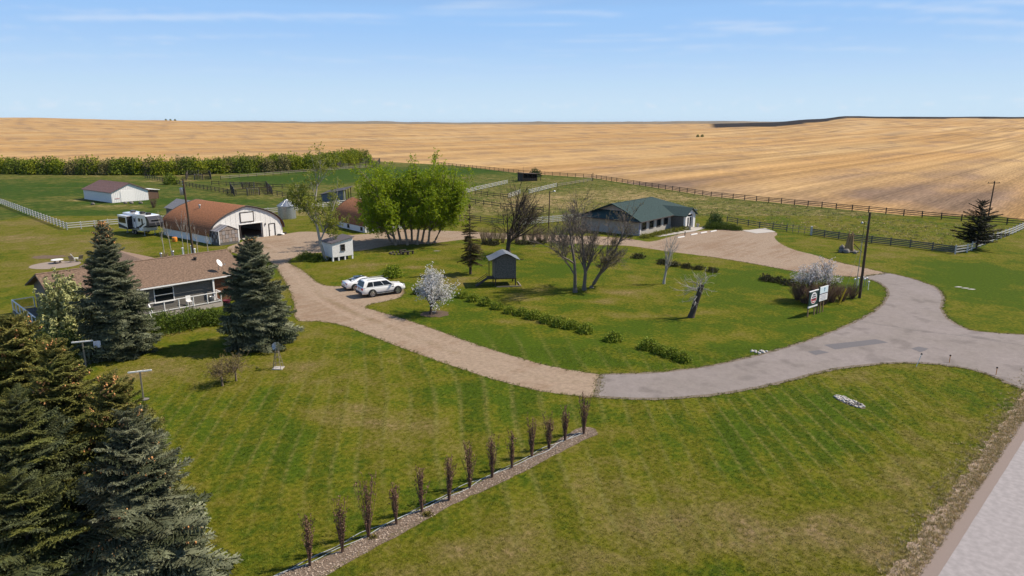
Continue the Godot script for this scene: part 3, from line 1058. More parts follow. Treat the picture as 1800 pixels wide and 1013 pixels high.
func make_house() -> void:
	var w := 10.3
	var l := 17.5
	var u := Vector3(0.695, 0, -0.719)
	var f := Vector3(0.719, 0, 0.695)
	var corner := Vector3(-36.0, 0, -67.65) - u * 8.15 - f * 0.6      # front left foot of the wall
	var h := thing("house", "low bungalow with tan shingle roof, grey siding and a white-railed porch", "house", corner + u * l / 2 - f * (w - 1.0) / 2, turn_of(u))
	var ww := w - 1.0
	# the walls; the right third of the front is set forward in brick
	gable_walls("wall", l, ww, 0.0, 3.2, 4.75, mats["grey siding"], h)
	block("foundation", Vector3(0, 0.25, 0), Vector3(l + 0.06, 0.5, ww + 0.06), mats["concrete"], h)
	var rf := gable_roof("roof", l, ww, 3.25, 4.88, 0.6, 0.16, mats["brown shingle"], h)
	var rise := (4.88 - 3.25) / (ww / 2)
	var lo := 3.25 - 0.6 * rise
	courses("shingle_course", Vector3(-l / 2 - 0.62, lo, ww / 2 + 0.6), Vector3(l / 2 + 0.62, lo, ww / 2 + 0.6), Vector3(l / 2 + 0.62, 4.88, 0), Vector3(-l / 2 - 0.62, 4.88, 0), 26, mats["brown shingle"], rf)
	courses("shingle_course", Vector3(l / 2 + 0.62, lo, -ww / 2 - 0.6), Vector3(-l / 2 - 0.62, lo, -ww / 2 - 0.6), Vector3(-l / 2 - 0.62, 4.88, 0), Vector3(l / 2 + 0.62, 4.88, 0), 26, mats["brown shingle"], rf)
	bar("ridge_cap", Vector3(-l / 2 - 0.6, 4.9, 0), Vector3(l / 2 + 0.6, 4.9, 0), 0.05, 0.3, mats["brown shingle"], rf)
	for s in [-1, 1]:
		bar("gutter", Vector3(-l / 2 - 0.62, lo - 0.1, s * (ww / 2 + 0.67)), Vector3(l / 2 + 0.62, lo - 0.1, s * (ww / 2 + 0.67)), 0.12, 0.11, mats["white trim"], h)
		for e in [-1, 1]:
			bar("barge_board", Vector3(e * (l / 2 + 0.63), lo - 0.09, s * (ww / 2 + 0.58)), Vector3(e * (l / 2 + 0.63), 4.79, s * 0.02), 0.17, 0.03, mats["dark trim"], h)
	# rear wing
	var wing := Node3D.new()
	wing.name = "rear_wing"
	h.add_child(wing)
	wing.position = Vector3(1.0, 0, -ww / 2 - 2.0)
	wing.rotation.y = PI / 2
	gable_walls("wall", 6.0, 7.0, 0.0, 3.15, 4.5, mats["grey siding"], wing)
	gable_roof("roof", 8.6, 7.0, 3.25, 4.55, 0.4, 0.14, mats["brown shingle"], wing)
	# front: dark picture window, porch post, brick corner, siding boards
	var front := ww / 2
	for k in 15:
		var y := 0.62 + k * 0.17
		block("siding_board", Vector3(-1.68, y, front + 0.018), Vector3(14.1, 0.15, 0.03), mats["grey siding"], h)
	window(h, Vector3(0.45, 1.95, front + 0.04), 1.8, 1.35, mats["white trim"], mats["window dark"], 1)
	window(h, Vector3(-6.6, 1.95, front + 0.04), 1.6, 1.2, mats["white trim"], mats["window dark"], 1)
	block("brick_panel", Vector3(7.1, 1.6, front + 0.06), Vector3(3.25, 3.1, 0.14), mats["brick"], h)
	for r in 12:
		for c in 6:
			var b := block("brick_course", Vector3(5.75 + c * 0.49 + (0.24 if r % 2 else 0.0), 0.4 + r * 0.235, front + 0.14), Vector3(0.47, 0.215, 0.03), mats["brick"], h)
			b.name = "brick"
	bar("porch_post", Vector3(5.35, 0.5, front + 0.5), Vector3(5.35, 3.02, front + 0.5), 0.16, 0.16, mats["white trim"], h)
	var left := -l / 2
	window(h, Vector3(left - 0.02, 1.9, -1.0), 1.2, 1.1, mats["dark trim"], mats["window dark"], 1, 0.06, -PI / 2)
	# roof fittings
	var s1 := Shape.new()
	s1.lathe([Vector2(0.14, 0), Vector2(0.14, 0.3), Vector2(0.2, 0.32), Vector2(0.2, 0.42), Vector2(0.02, 0.46)], 10)
	var v := obj("roof_vent", s1, mats["dark interior"], h)
	v.position = Vector3(5.2, 4.3, 1.35)
	for p in [[2.6, -1.2, 0.7], [3.9, -1.3, 0.75]]:
		var s2 := Shape.new()
		s2.lathe([Vector2(0.09, 0), Vector2(0.09, p[2]), Vector2(0.15, p[2] + 0.02), Vector2(0.15, p[2] + 0.16), Vector2(0.02, p[2] + 0.2)], 10)
		obj("vent_pipe", s2, mats["galvanised"], h).position = Vector3(p[0], 4.35, p[1])
	var dish := thing("satellite_dish", "pale oval satellite dish standing on the tan shingle roof", "satellite dish", h.transform * Vector3(6.4, 3.42, front - 0.35), h.rotation.y)
	var sd := Shape.new()
	sd.tube([Vector3.ZERO, Vector3(0, 0.45, 0), Vector3(0.05, 0.7, 0.1)], [0.03, 0.03, 0.03], 8)
	obj("mast", sd, mats["galvanised"], dish)
	var bowl := Shape.new()
	bowl.xf = Transform3D(Basis(Vector3.UP, 0.55) * Basis(Vector3(1, 0, 0), 1.0) * Basis.from_scale(Vector3(0.72, 1, 0.95)), Vector3(0.05, 0.85, 0.1))
	bowl.lathe([Vector2(0.02, 0.0), Vector2(0.2, 0.02), Vector2(0.36, 0.07), Vector2(0.47, 0.13), Vector2(0.45, 0.15), Vector2(0.2, 0.05), Vector2(0.02, 0.03)], 20)
	obj("reflector", bowl, mats["white trim"], dish)
	var arm := Shape.new()
	arm.rod(Vector3(0.1, 0.55, 0.15), Vector3(0.5, 0.75, 0.6), 0.02)
	arm.box(Vector3(0.5, 0.78, 0.6), Vector3(0.1, 0.1, 0.14))
	obj("feed_arm", arm, mats["galvanised"], dish)
	porch(h, left, front, ww)


func railing(called: String, label: String, pts: Array, high: float, glassy: bool, closed_end := true) -> void:
	var o: Vector3 = pts[0]
	var t := thing(called, label, "railing", o)
	var m: Material = mats["white trim"]
	for i in pts.size() - 1:
		var a: Vector3 = pts[i] - o
		var b: Vector3 = pts[i + 1] - o
		var n := maxi(1, int(round(a.distance_to(b) / 1.5)))
		for k in n + (1 if i == pts.size() - 2 else 0):
			var p := a.lerp(b, float(k) / n)
			bar("post", p, p + Vector3(0, high, 0), 0.08, 0.08, m, t)
		bar("top_rail", a + Vector3(0, high + 0.03, 0), b + Vector3(0, high + 0.03, 0), 0.06, 0.11, m, t)
		bar("bottom_rail", a + Vector3(0, 0.12, 0), b + Vector3(0, 0.12, 0), 0.06, 0.05, m, t)
		if glassy:
			for k in n:
				var p := a.lerp(b, (k + 0.06) / n)
				var q := a.lerp(b, (k + 0.94) / n)
				bar("glass_panel", p + Vector3(0, (high + 0.12) / 2, 0), q + Vector3(0, (high + 0.12) / 2, 0), high - 0.2, 0.012, mats["pane"], t)
	if not closed_end:
		return


func porch(h: Node3D, left: float, front: float, ww: float) -> void:
	var at := func(x: float, y: float, z: float) -> Vector3: return h.transform * Vector3(x, y, z)
	var deck := thing("porch_deck", "grey boarded porch deck along the bungalow front", "deck", h.position, h.rotation.y)
	for k in 9:
		block("deck_board", Vector3(1.2, 0.5, front + 0.16 + k * 0.17), Vector3(9.0, 0.05, 0.16), mats["grey boards"], deck)
	block("skirt", Vector3(1.2, 0.24, front + 1.6), Vector3(9.0, 0.46, 0.05), mats["warm siding"], deck)
	for k in 3:
		block("step", Vector3(-4.0, 0.12 + k * 0.12, front + 2.2 - k * 0.25), Vector3(1.6, 0.22, 0.26), mats["concrete"], deck)
	railing("porch_railing", "white post railing along the bungalow porch above the junipers", [at.call(-1.6, 0.52, front + 1.55), at.call(5.6, 0.52, front + 1.55), at.call(5.6, 0.52, front + 0.4)], 1.05, false)
	railing("porch_railing", "short white stair railing at the end of the bungalow porch", [at.call(-1.6, 0.52, front + 1.55), at.call(-1.7, 0.1, front + 2.6)], 1.0, false)
	# side deck
	var side := thing("side_deck", "raised deck wrapping the gable end of the bungalow", "deck", h.position, h.rotation.y)
	for k in 11:
		block("deck_board", Vector3(left - 0.12 - k * 0.18, 0.55, 0.4), Vector3(0.165, 0.05, ww + 1.8), mats["grey boards"], side)
	block("skirt", Vector3(left - 2.04, 0.27, 0.4), Vector3(0.05, 0.5, ww + 1.8), mats["grey siding"], side)
	block("skirt", Vector3(left - 1.03, 0.27, ww / 2 + 1.3), Vector3(2.0, 0.5, 0.05), mats["grey siding"], side)
	railing("deck_railing", "white railing with glass panels around the bungalow's side deck", [at.call(left - 0.1, 0.58, -ww / 2 - 0.45), at.call(left - 1.95, 0.58, -ww / 2 - 0.45), at.call(left - 1.95, 0.58, ww / 2 + 1.25), at.call(left + 0.2, 0.58, ww / 2 + 1.25)], 1.05, true)
	var chair := thing("porch_chair", "small white chair on the porch behind the railing", "chair", at.call(2.6, 0.53, front + 0.75), h.rotation.y)
	block("seat", Vector3(0, 0.42, 0), Vector3(0.5, 0.06, 0.5), mats["white trim"], chair)
	block("backrest", Vector3(0, 0.72, -0.24), Vector3(0.5, 0.55, 0.05), mats["white trim"], chair)
	for p in [[-1, -1], [-1, 1], [1, -1], [1, 1]]:
		block("leg", Vector3(p[0] * 0.22, 0.2, p[1] * 0.22), Vector3(0.05, 0.4, 0.05), mats["white trim"], chair)
	var pot := thing("planter_pot", "grey planter pot beside the porch post", "pot", at.call(4.9, 0.53, front + 0.9), 0.0)
	var ps := Shape.new()
	ps.lathe([Vector2(0.18, 0), Vector2(0.27, 0.5), Vector2(0.3, 0.55), Vector2(0.24, 0.55), Vector2(0.22, 0.45), Vector2(0.01, 0.44)], 14)
	obj("pot", ps, mats["galvanised"], pot)
	var tub := thing("flower_tub", "low dark red tub at the brick corner of the bungalow", "pot", at.call(6.4, 0.0, front + 1.0), 0.0)
	var ts := Shape.new()
	ts.lathe([Vector2(0.3, 0), Vector2(0.38, 0.4), Vector2(0.41, 0.42), Vector2(0.36, 0.42), Vector2(0.33, 0.34), Vector2(0.01, 0.33)], 14)
	obj("tub", ts, mat("maroon", Color(0.10, 0.015, 0.03), 0.6), tub)


# a quonset: arched roof on low side walls. Local x across the front, z towards the front
func arch(w: float, wall: float, top: float, n := 20) -> PackedVector2Array:
	var out := PackedVector2Array()
	for i in n + 1:
		var t := PI * i / n
		var x := -cos(t)
		# pointed a little at the crown, as these rafters are
		var y := pow(sin(t), 0.82) * (1.0 - 0.07 * (1.0 - absf(x)) * 0.0)
		out.append(Vector2(x * w / 2, wall + (top - wall) * (y * 0.70 + 0.30 * (1.0 - absf(x)))))
	return out


func quonset(called: String, label: String, at: Vector3, turn: float, w: float, l: float, wall: float, top: float, roof: Material) -> Node3D:
	var h := thing(called, label, "barn", at, turn)
	var ring := arch(w, wall, top)
	var s := Shape.new()
	var rows := []
	var over := 0.25
	for z in [over, -l / 6.0, -l / 3.0, -l / 2.0, -l * 0.67, -l * 0.83, -l - over]:
		var row := PackedVector3Array()
		for p in ring:
			row.append(Vector3(p.x * 1.035, wall + (p.y - wall) * 1.03 - 0.03, z))
		rows.append(row)
	rows.reverse()
	s.loft(rows, false)
	var inner := []
	for r in rows:
		var row := PackedVector3Array()
		for k in r.size():
			row.append(Vector3(r[k].x * 0.985, r[k].y - 0.06, r[k].z))
		row.reverse()
		inner.append(row)
	s.loft(inner, false)
	var rf := obj("roof", s, roof, h)
	# lapped rows of shingles, each a narrow strip standing a little off the roof
	var lap := Shape.new()
	var fine := arch(w, wall, top, 44)
	for i in fine.size() - 1:
		var up := i if i < 22 else i + 1
		var a := fine[up]
		var b := fine[up + 1 if i < 22 else up - 1]
		var pa := Vector3(a.x * 1.04, wall + (a.y - wall) * 1.034, 0)
		var pb := Vector3(b.x * 1.036, wall + (b.y - wall) * 1.031, 0)
		var za := Vector3(0, 0, over + 0.01)
		var zb := Vector3(0, 0, -l - over - 0.01)
		if i < 22:
			lap.quad(pa + zb, pa + za, pb + za, pb + zb)
		else:
			lap.quad(pa + za, pa + zb, pb + zb, pb + za)
	obj("shingle_course", lap, roof, rf)
	for e in [[over + 0.02, 0.0], [-l - over - 0.02, 0.0]]:
		var rim := Shape.new()
		var pts := []
		var rad := []
		for p in ring:
			pts.append(Vector3(p.x * 1.04, wall + (p.y - wall) * 1.033, e[0]))
			rad.append(0.09)
		rim.tube(pts, rad, 6)
		obj("rim", rim, mats["dark trim"], h)
	for sgn in [-1, 1]:
		block("side_wall", Vector3(sgn * (w / 2 - 0.06), wall / 2 + 0.05, -l / 2), Vector3(0.14, wall + 0.1, l), mats["white paint"], h)
	# back wall
	var bw := Shape.new()
	var poly := PackedVector2Array([Vector2(-w / 2 + 0.02, 0)])
	poly.append(Vector2(w / 2 - 0.02, 0))
	var rev := ring.duplicate()
	rev.reverse()
	poly.append_array(rev)
	bw.prism(poly, -l - 0.08, -l + 0.04)
	obj("end_wall", bw, mats["white paint"], h)
	block("slab", Vector3(0, 0.03, -l / 2), Vector3(w - 0.3, 0.06, l - 0.1), mats["concrete"], h)
	return h


# front wall built of upright ribbed panels, leaving openings [x0, x1, y1] free
func ribbed_front(h: Node3D, w: float, wall: float, top: float, openings: Array, m: Material) -> void:
	var ring := arch(w, wall, top, 60)
	var height := func(x: float) -> float:
		for i in ring.size() - 1:
			if ring[i + 1].x >= x:
				return lerpf(ring[i].y, ring[i + 1].y, clampf((x - ring[i].x) / maxf(ring[i + 1].x - ring[i].x, 0.001), 0, 1))
		return wall
	var n := int(w / 0.45)
	for i in n:
		var x0 := -w / 2 + w * i / n
		var x1 := -w / 2 + w * (i + 1) / n
		var low := 0.0
		var mid := (x0 + x1) / 2
		for o in openings:
			if mid > o[0] and mid < o[1]:
				low = o[2]
		var s := Shape.new()
		var xa := x0 + 0.008
		var xb := x1 - 0.008
		s.prism(PackedVector2Array([Vector2(xa, low), Vector2(xb, low), Vector2(xb, height.call(x1)), Vector2(xa, height.call(x0))]), -0.05, 0.0 if i % 2 else 0.018)
		obj("wall_panel", s, m, h)


func make_quonsets() -> void:
	var u := Vector3(0.62, 0, -0.785)
	var w := 13.2
	var mid := gp(497, 412) - u * w / 2
	var l := 16.0
	var h := quonset("quonset_shop", "arched brown-roofed workshop with open overhead door and weathered greenhouse beside it", mid, turn_of(u), w, l, 1.3, 5.5, mats["rust shingle"])
	ribbed_front(h, w, 1.3, 5.5, [[-1.4, 2.65, 2.55], [4.0, 5.1, 2.1]], mats["white paint"])
	var door := thing_part("door_frame", h)
	block("jamb", Vector3(-1.4, 1.28, 0.03), Vector3(0.12, 2.56, 0.16), mats["dark trim"], door)
	block("jamb", Vector3(2.68, 1.28, 0.03), Vector3(0.12, 2.56, 0.16), mats["dark trim"], door)
	block("lintel", Vector3(0.64, 2.6, 0.04), Vector3(4.3, 0.12, 0.17), mats["white trim"], door)
	var md := thing_part("door", h)
	block("panel", Vector3(4.52, 1.04, 0.0), Vector3(0.95, 2.05, 0.07), mats["white trim"], md)
	for s in [-1, 1]:
		block("frame", Vector3(4.52 + s * 0.53, 1.06, 0.03), Vector3(0.1, 2.14, 0.12), mats["dark trim"], md)
	block("frame", Vector3(4.52, 2.15, 0.03), Vector3(1.16, 0.1, 0.12), mats["dark trim"], md)
	block("handle", Vector3(4.15, 1.0, 0.06), Vector3(0.06, 0.06, 0.08), mats["black"], md)
	var hatch := thing_part("loft_hatch", h)
	block("panel", Vector3(0.0, 3.75, 0.03), Vector3(2.3, 1.45, 0.06), mats["white trim"], hatch)
	for s in [-1, 1]:
		block("frame", Vector3(0.0 + s * 1.2, 3.75, 0.045), Vector3(0.14, 1.75, 0.1), mats["dark trim"], hatch)
		block("frame", Vector3(0.0, 3.75 + s * 0.8, 0.045), Vector3(2.28, 0.14, 0.1), mats["dark trim"], hatch)
	var lamp := Shape.new()
	lamp.box(Vector3(3.3, 2.2, 0.09), Vector3(0.1, 0.34, 0.16))
	obj("wall_bracket", lamp, mats["dark trim"], h)
	# what stands inside the open door
	block("workbench", Vector3(-1.2, 0.75, -7.0), Vector3(2.4, 1.3, 1.0), mats["pole wood"], h)
	var st := Shape.new()
	st.lathe([Vector2(0.13, 0), Vector2(0.13, 1.2), Vector2(0.19, 1.24), Vector2(0.19, 1.4), Vector2(0.02, 1.46)], 10)
	obj("stove_pipe", st, mats["galvanised"], h).position = Vector3(-3.0, 4.0, -9.5)
	# the old greenhouse
	var g := thing("greenhouse", "weathered little gabled greenhouse of cloudy panels beside the workshop door", "greenhouse", h.transform * Vector3(-4.9, 0, 1.3), h.rotation.y)
	var cloudy := mat("cloudy panel", Color(0.60, 0.56, 0.57), 0.5, "clump", 0.6)
	var tan := mat("tan panel", Color(0.56, 0.46, 0.41), 0.6, "clump", 0.4)
	var gw := 3.3
	var gl := 2.3
	block("base", Vector3(0, 0.2, 0), Vector3(gw + 0.1, 0.4, gl + 0.1), mats["grey boards"], g)
	for i in 6:
		for r in 3:
			block("panel", Vector3(-gw / 2 + (i + 0.5) * gw / 6, 0.72 + r * 0.62, gl / 2), Vector3(gw / 6 - 0.05, 0.57, 0.03), tan if (i + r) % 3 else cloudy, g)
			block("panel", Vector3(-gw / 2 + (i + 0.5) * gw / 6, 0.72 + r * 0.62, -gl / 2), Vector3(gw / 6 - 0.05, 0.57, 0.03), cloudy, g)
	for sx in [-1, 1]:
		for i in 4:
			for r in 3:
				block("panel", Vector3(sx * gw / 2, 0.72 + r * 0.62, -gl / 2 + (i + 0.5) * gl / 4), Vector3(0.03, 0.57, gl / 4 - 0.05), mat("smoked panel", Color(0.16, 0.14, 0.17), 0.3, "clump", 0.8) if (i + r) % 2 else cloudy, g)
		for sz in [-1, 1]:
			block("corner_post", Vector3(sx * (gw / 2 + 0.02), 1.3, sz * (gl / 2 + 0.02)), Vector3(0.1, 2.2, 0.1), mats["white paint"], g)
	for sz in [-1, 1]:
		var gs := Shape.new()
		gs.prism(PackedVector2Array([Vector2(-gw / 2, 2.33), Vector2(gw / 2, 2.33), Vector2(0, 3.05)]), sz * gl / 2 - 0.02, sz * gl / 2 + 0.02)
		obj("gable", gs, tan, g)
	for sx in [-1, 1]:
		for i in 5:
			var rs := Shape.new()
			var z0 := -gl / 2 - 0.15 + i * (gl + 0.3) / 5
			var z1 := z0 + (gl + 0.3) / 5 - 0.03
			var pe := Vector3(sx * (gw / 2 + 0.18), 2.26, 0)
			var pk := Vector3(sx * 0.01, 3.1, 0)
			if sx > 0:
				rs.slab(pe + Vector3(0, 0, z1), pe + Vector3(0, 0, z0), pk + Vector3(0, 0, z0), pk + Vector3(0, 0, z1), 0.03)
			else:
				rs.slab(pe + Vector3(0, 0, z0), pe + Vector3(0, 0, z1), pk + Vector3(0, 0, z1), pk + Vector3(0, 0, z0), 0.03)
			obj("roof_panel", rs, mats["old grey roof"] if i % 2 else cloudy, g)
	# grey-roofed lean shed behind the workshop
	var sh := thing("back_shed", "small grey gabled shed half hidden behind the arched workshop", "shed", gp(314, 392) + Vector3(0, 0, -4), turn_of(u))
	gable_walls("wall", 7.0, 5.0, 0.0, 2.6, 4.0, mats["slate siding"], sh).rotation.y = PI / 2
	gable_roof("roof", 7.0, 5.0, 2.66, 4.1, 0.3, 0.1, mats["old grey roof"], sh).rotation.y = PI / 2
	# the second quonset, behind the poplars
	var mid2 := (gp(642, 409) + gp(712, 402)) / 2
	var h2 := quonset("quonset_barn", "arched brown-roofed barn with white walls half hidden behind the leafy poplars", mid2, turn_of(Vector3(0.70, 0, -0.62)), 8.4, 11.5, 1.15, 5.0, mats["rust shingle"])
	ribbed_front(h2, 8.4, 1.15, 5.0, [[-3.6, -2.7, 2.0]], mats["white paint"])
	var md2 := thing_part("door", h2)
	for s in [-1, 1]:
		block("frame", Vector3(-3.15 + s * 0.5, 1.03, 0.04), Vector3(0.11, 2.06, 0.14), mats["white trim"], md2)
	for z in [-1.2, -6.0]:
		window(h2, Vector3(-4.2 - 0.02, 0.62, z), 0.6, 0.5, mats["dark trim"], mats["window dark"], 0, 0.05, -PI / 2)


func thing_part(called: String, parent: Node) -> Node3D:
	var n := Node3D.new()
	n.name = called
	parent.add_child(n, true)
	return n


func make_barn() -> void:
	# the white barn with the mauve roof; ridge runs back from its bright gable
	var a := gp(197, 357)
	var b := gp(261, 356)
	var u := Vector3(0.60, 0, -0.80)
	var w := 8.9
	var l := 15.5
	var gable_mid := a + u * w / 2
	var t := turn_of(u)
	var h := thing("white_barn", "white gabled barn with mauve metal roof standing in the left pasture", "barn", gable_mid, t)
	var wall := gable_walls("wall", l, w, 0.0, 2.6, 4.5, mats["white paint"], h)
	wall.rotation.y = PI / 2
	wall.position.z = -l / 2
	var rf := gable_roof("roof", l, w, 2.68, 4.62, 0.35, 0.12, mats["mauve metal roof"], h)
	rf.rotation.y = PI / 2
	rf.position.z = -l / 2
	var rise := (4.62 - 2.68) / (w / 2)
	for s in [-1, 1]:
		for k in 30:
			var x := -l / 2 - 0.3 + k * (l + 0.6) / 29.0
			bar("roof_rib", Vector3(x, 2.68 - 0.33 * rise + 0.02, s * (w / 2 + 0.33)), Vector3(x, 4.64, s * 0.03), 0.05, 0.05, mats["mauve metal roof"], rf)
	for k in 21:
		var x := -w / 2 + (k + 0.5) * w / 21
		var top := 2.6 + (4.5 - 2.6) * (1.0 - absf(x) / (w / 2))
		bar("batten", Vector3(x, 0.05, 0.02), Vector3(x, top - 0.08, 0.02), 0.05, 0.03, mats["white paint"], h)
	for k in 30:
		var z := -(k + 0.5) * l / 30
		bar("batten", Vector3(-w / 2 - 0.02, 0.05, z), Vector3(-w / 2 - 0.02, 2.55, z), 0.03, 0.05, mats["white paint"], h)
	block("big_door", Vector3(-0.6, 1.4, 0.05), Vector3(3.4, 2.7, 0.05), mats["white paint"], h)
	block("plaque", Vector3(-3.2, 0.95, 0.05), Vector3(1.1, 0.12, 0.04), mat("faded red", Color(0.35, 0.12, 0.11), 0.8), h)
	# lean-to
	var lean := thing("lean_to", "brown board lean-to with white roof against the white barn", "shed", h.transform * Vector3(w / 2 + 0.15, 0, -1.5), t)
	for k in 9:
		block("board", Vector3(0.2 + k * 0.34, 1.1, 0), Vector3(0.31, 2.2, 0.05), mat("brown plank", Color(0.19, 0.115, 0.08), 0.9, "fine", 1.5), lean)
	block("side_wall", Vector3(3.2, 1.05, -2.5), Vector3(0.06, 2.1, 5.0), mats["brown plank"], lean)
	var ls := Shape.new()
	ls.slab(Vector3(-0.1, 2.75, 0.4), Vector3(3.5, 2.3, 0.4), Vector3(3.5, 2.3, -5.2), Vector3(-0.1, 2.75, -5.2), 0.1)
	obj("roof", ls, mats["white paint"], lean)


func make_small_sheds() -> void:
	# round metal bin by the pale poplar
	var bin := thing("grain_bin", "small round galvanised bin with conical roof behind the pale poplar", "grain bin", gp(505, 384))
	var s := Shape.new()
	var prof := []
	for k in 15:
		prof.append(Vector2(1.75 + (0.03 if k % 2 else 0.0), k * 0.19))
	s.lathe(prof, 28)
	obj("shell", s, mats["galvanised"], bin)
	for k in 14:
		var t0 := TAU * k / 14.0
		var t1 := TAU * (k + 1) / 14.0
		var rs := Shape.new()
		var a := Vector3(cos(t0) * 1.95, 2.6, sin(t0) * 1.95)
		var b := Vector3(cos(t1) * 1.95, 2.6, sin(t1) * 1.95)
		var c := Vector3(cos(t1) * 0.25, 3.75, sin(t1) * 0.25)
		var d := Vector3(cos(t0) * 0.25, 3.75, sin(t0) * 0.25)
		rs.slab(b, a, d, c, 0.04)
		rs.rod(a + Vector3(0, 0.04, 0), d + Vector3(0, 0.04, 0), 0.035, 5)
		obj("roof_panel", rs, mats["galvanised"], bin)
	var cap := Shape.new()
	cap.lathe([Vector2(0.33, 3.7), Vector2(0.33, 3.85), Vector2(0.02, 4.0)], 14)
	obj("cap", cap, mats["galvanised"], bin)
	# blue-grey open shed
	var o := thing("open_shed", "long low blue-grey cattle shed with a dark open front", "shed", gp(565, 355), turn_of(Vector3(0.70, 0, -0.71)))
	var dirx := 5.4
	var es := Shape.new()
	es.prism(PackedVector2Array([Vector2(0, 0), Vector2(dirx, 0), Vector2(dirx, 2.9), Vector2(0, 1.9)]), -0.12, 0.0)
	# the end wall faces the camera's left; the open front looks right
	var sh := Node3D.new()
	sh.name = "body"
	o.add_child(sh)
	sh.rotation.y = -0.75
	obj("end_wall", es, mats["blue siding"], sh)
	block("back_wall", Vector3(0.06, 0.95, -5.5), Vector3(0.12, 1.9, 11.0), mats["blue siding"], sh)
	for k in 4:
		block("post", Vector3(dirx - 0.1, 1.4, -0.4 - k * 3.5), Vector3(0.18, 2.8, 0.18), mats["pole wood"], sh)
	block("post", Vector3(dirx - 0.05, 1.45, -2.1), Vector3(0.2, 2.9, 0.2), mats["white paint"], sh)
	var os := Shape.new()
	os.slab(Vector3(-0.4, 1.85, 0.3), Vector3(dirx + 0.5, 2.98, 0.3), Vector3(dirx + 0.5, 2.98, -11.3), Vector3(-0.4, 1.85, -11.3), 0.12)
	obj("roof", os, mats["dark trim"], sh)
	# black field shelter
	var b := thing("horse_shelter", "small dark open-fronted horse shelter beside the field fence", "shed", gp(919, 319), turn_of(Vector3(0.9, 0, -0.43)))
	# open towards the yard: boards along the back, posts along the front
	for k in 12:
		block("board", Vector3(0.22 + k * 0.45, 1.2, -4.0), Vector3(0.43, 2.4, 0.04), mats["brown boards"], b)
	for k in 4:
		block("post", Vector3(0.1 + k * 1.75, 1.25, 0.05), Vector3(0.18, 2.4, 0.18), mats["brown boards"], b)
	for k in 3:
		block("rail", Vector3(2.7, 0.3 + k * 0.3, 0.17), Vector3(5.3, 0.16, 0.04), mats["brown boards"], b)
	block("side_wall", Vector3(5.35, 1.1, -2.0), Vector3(0.1, 2.2, 4.0), mats["brown boards"], b)
	block("side_wall", Vector3(0.05, 1.3, -2.0), Vector3(0.1, 2.6, 4.0), mats["brown boards"], b)
	var br := Shape.new()
	br.slab(Vector3(-0.3, 2.78, 0.4), Vector3(6.9, 2.3, 0.4), Vector3(6.9, 2.3, -4.3), Vector3(-0.3, 2.78, -4.3), 0.1)
	obj("roof", br, mats["pole wood"], b)
	for x in [6.6]:
		for z in [0.2, -4.0]:
			block("post", Vector3(x, 1.15, z), Vector3(0.15, 2.3, 0.15), mats["pole wood"], b)
	# white hut on stilts
	var u := (gp(619, 455) - gp(585, 460)).normalized()
	var hut := thing("white_hut", "tiny white shed with slanting grey roof and one square window", "shed", gp(585, 460), turn_of(u))
	var hw := 3.3
	var hd := 2.9
	var ws := Shape.new()
	ws.prism(PackedVector2Array([Vector2(0, 0.55), Vector2(hw, 0.55), Vector2(hw, 3.15), Vector2(0, 2.65)]), -hd, 0.0)
	obj("wall", ws, mats["white paint"], hut)
	for k in 14:
		block("siding_board", Vector3(hw / 2, 0.63 + k * 0.145, 0.012), Vector3(hw, 0.13, 0.02), mats["white paint"], hut)
	var hr := Shape.new()
	hr.slab(Vector3(-0.25, 2.66, 0.25), Vector3(hw + 0.2, 3.24, 0.25), Vector3(hw + 0.2, 3.24, -hd - 0.2), Vector3(-0.25, 2.66, -hd - 0.2), 0.08)
	obj("roof", hr, mats["dark roofing"], hut)
	window(hut, Vector3(hw * 0.5, 1.85, 0.03), 0.55, 0.75, mats["dark trim"], mats["window dark"], 1)
	for x in [0.1, 1.0, 2.0, hw - 0.1]:
		for z in [-0.12, -hd + 0.12]:
			block("stilt", Vector3(x, 0.27, z), Vector3(0.2, 0.56, 0.2), mats["white paint"], hut)
	for k in 3:
		var j := thing("storage_crate", "dark crate stored beneath the tiny white shed", "crate", hut.transform * Vector3(0.55 + k * 0.85, 0.0, -0.5), hut.rotation.y, "crates under the white shed")
		for q in 3:
			block("slat", Vector3(0, 0.1 + q * 0.15, 0.24), Vector3(0.6, 0.12, 0.03), mats["brown boards"], j)
			block("slat", Vector3(0, 0.1 + q * 0.15, -0.24), Vector3(0.6, 0.12, 0.03), mats["brown boards"], j)
			block("slat", Vector3(-0.3, 0.1 + q * 0.15, 0), Vector3(0.03, 0.12, 0.46), mats["brown boards"], j)
			block("slat", Vector3(0.3, 0.1 + q * 0.15, 0), Vector3(0.03, 0.12, 0.46), mats["brown boards"], j)
		block("floor", Vector3(0, 0.03, 0), Vector3(0.6, 0.03, 0.46), mats["brown boards"], j)


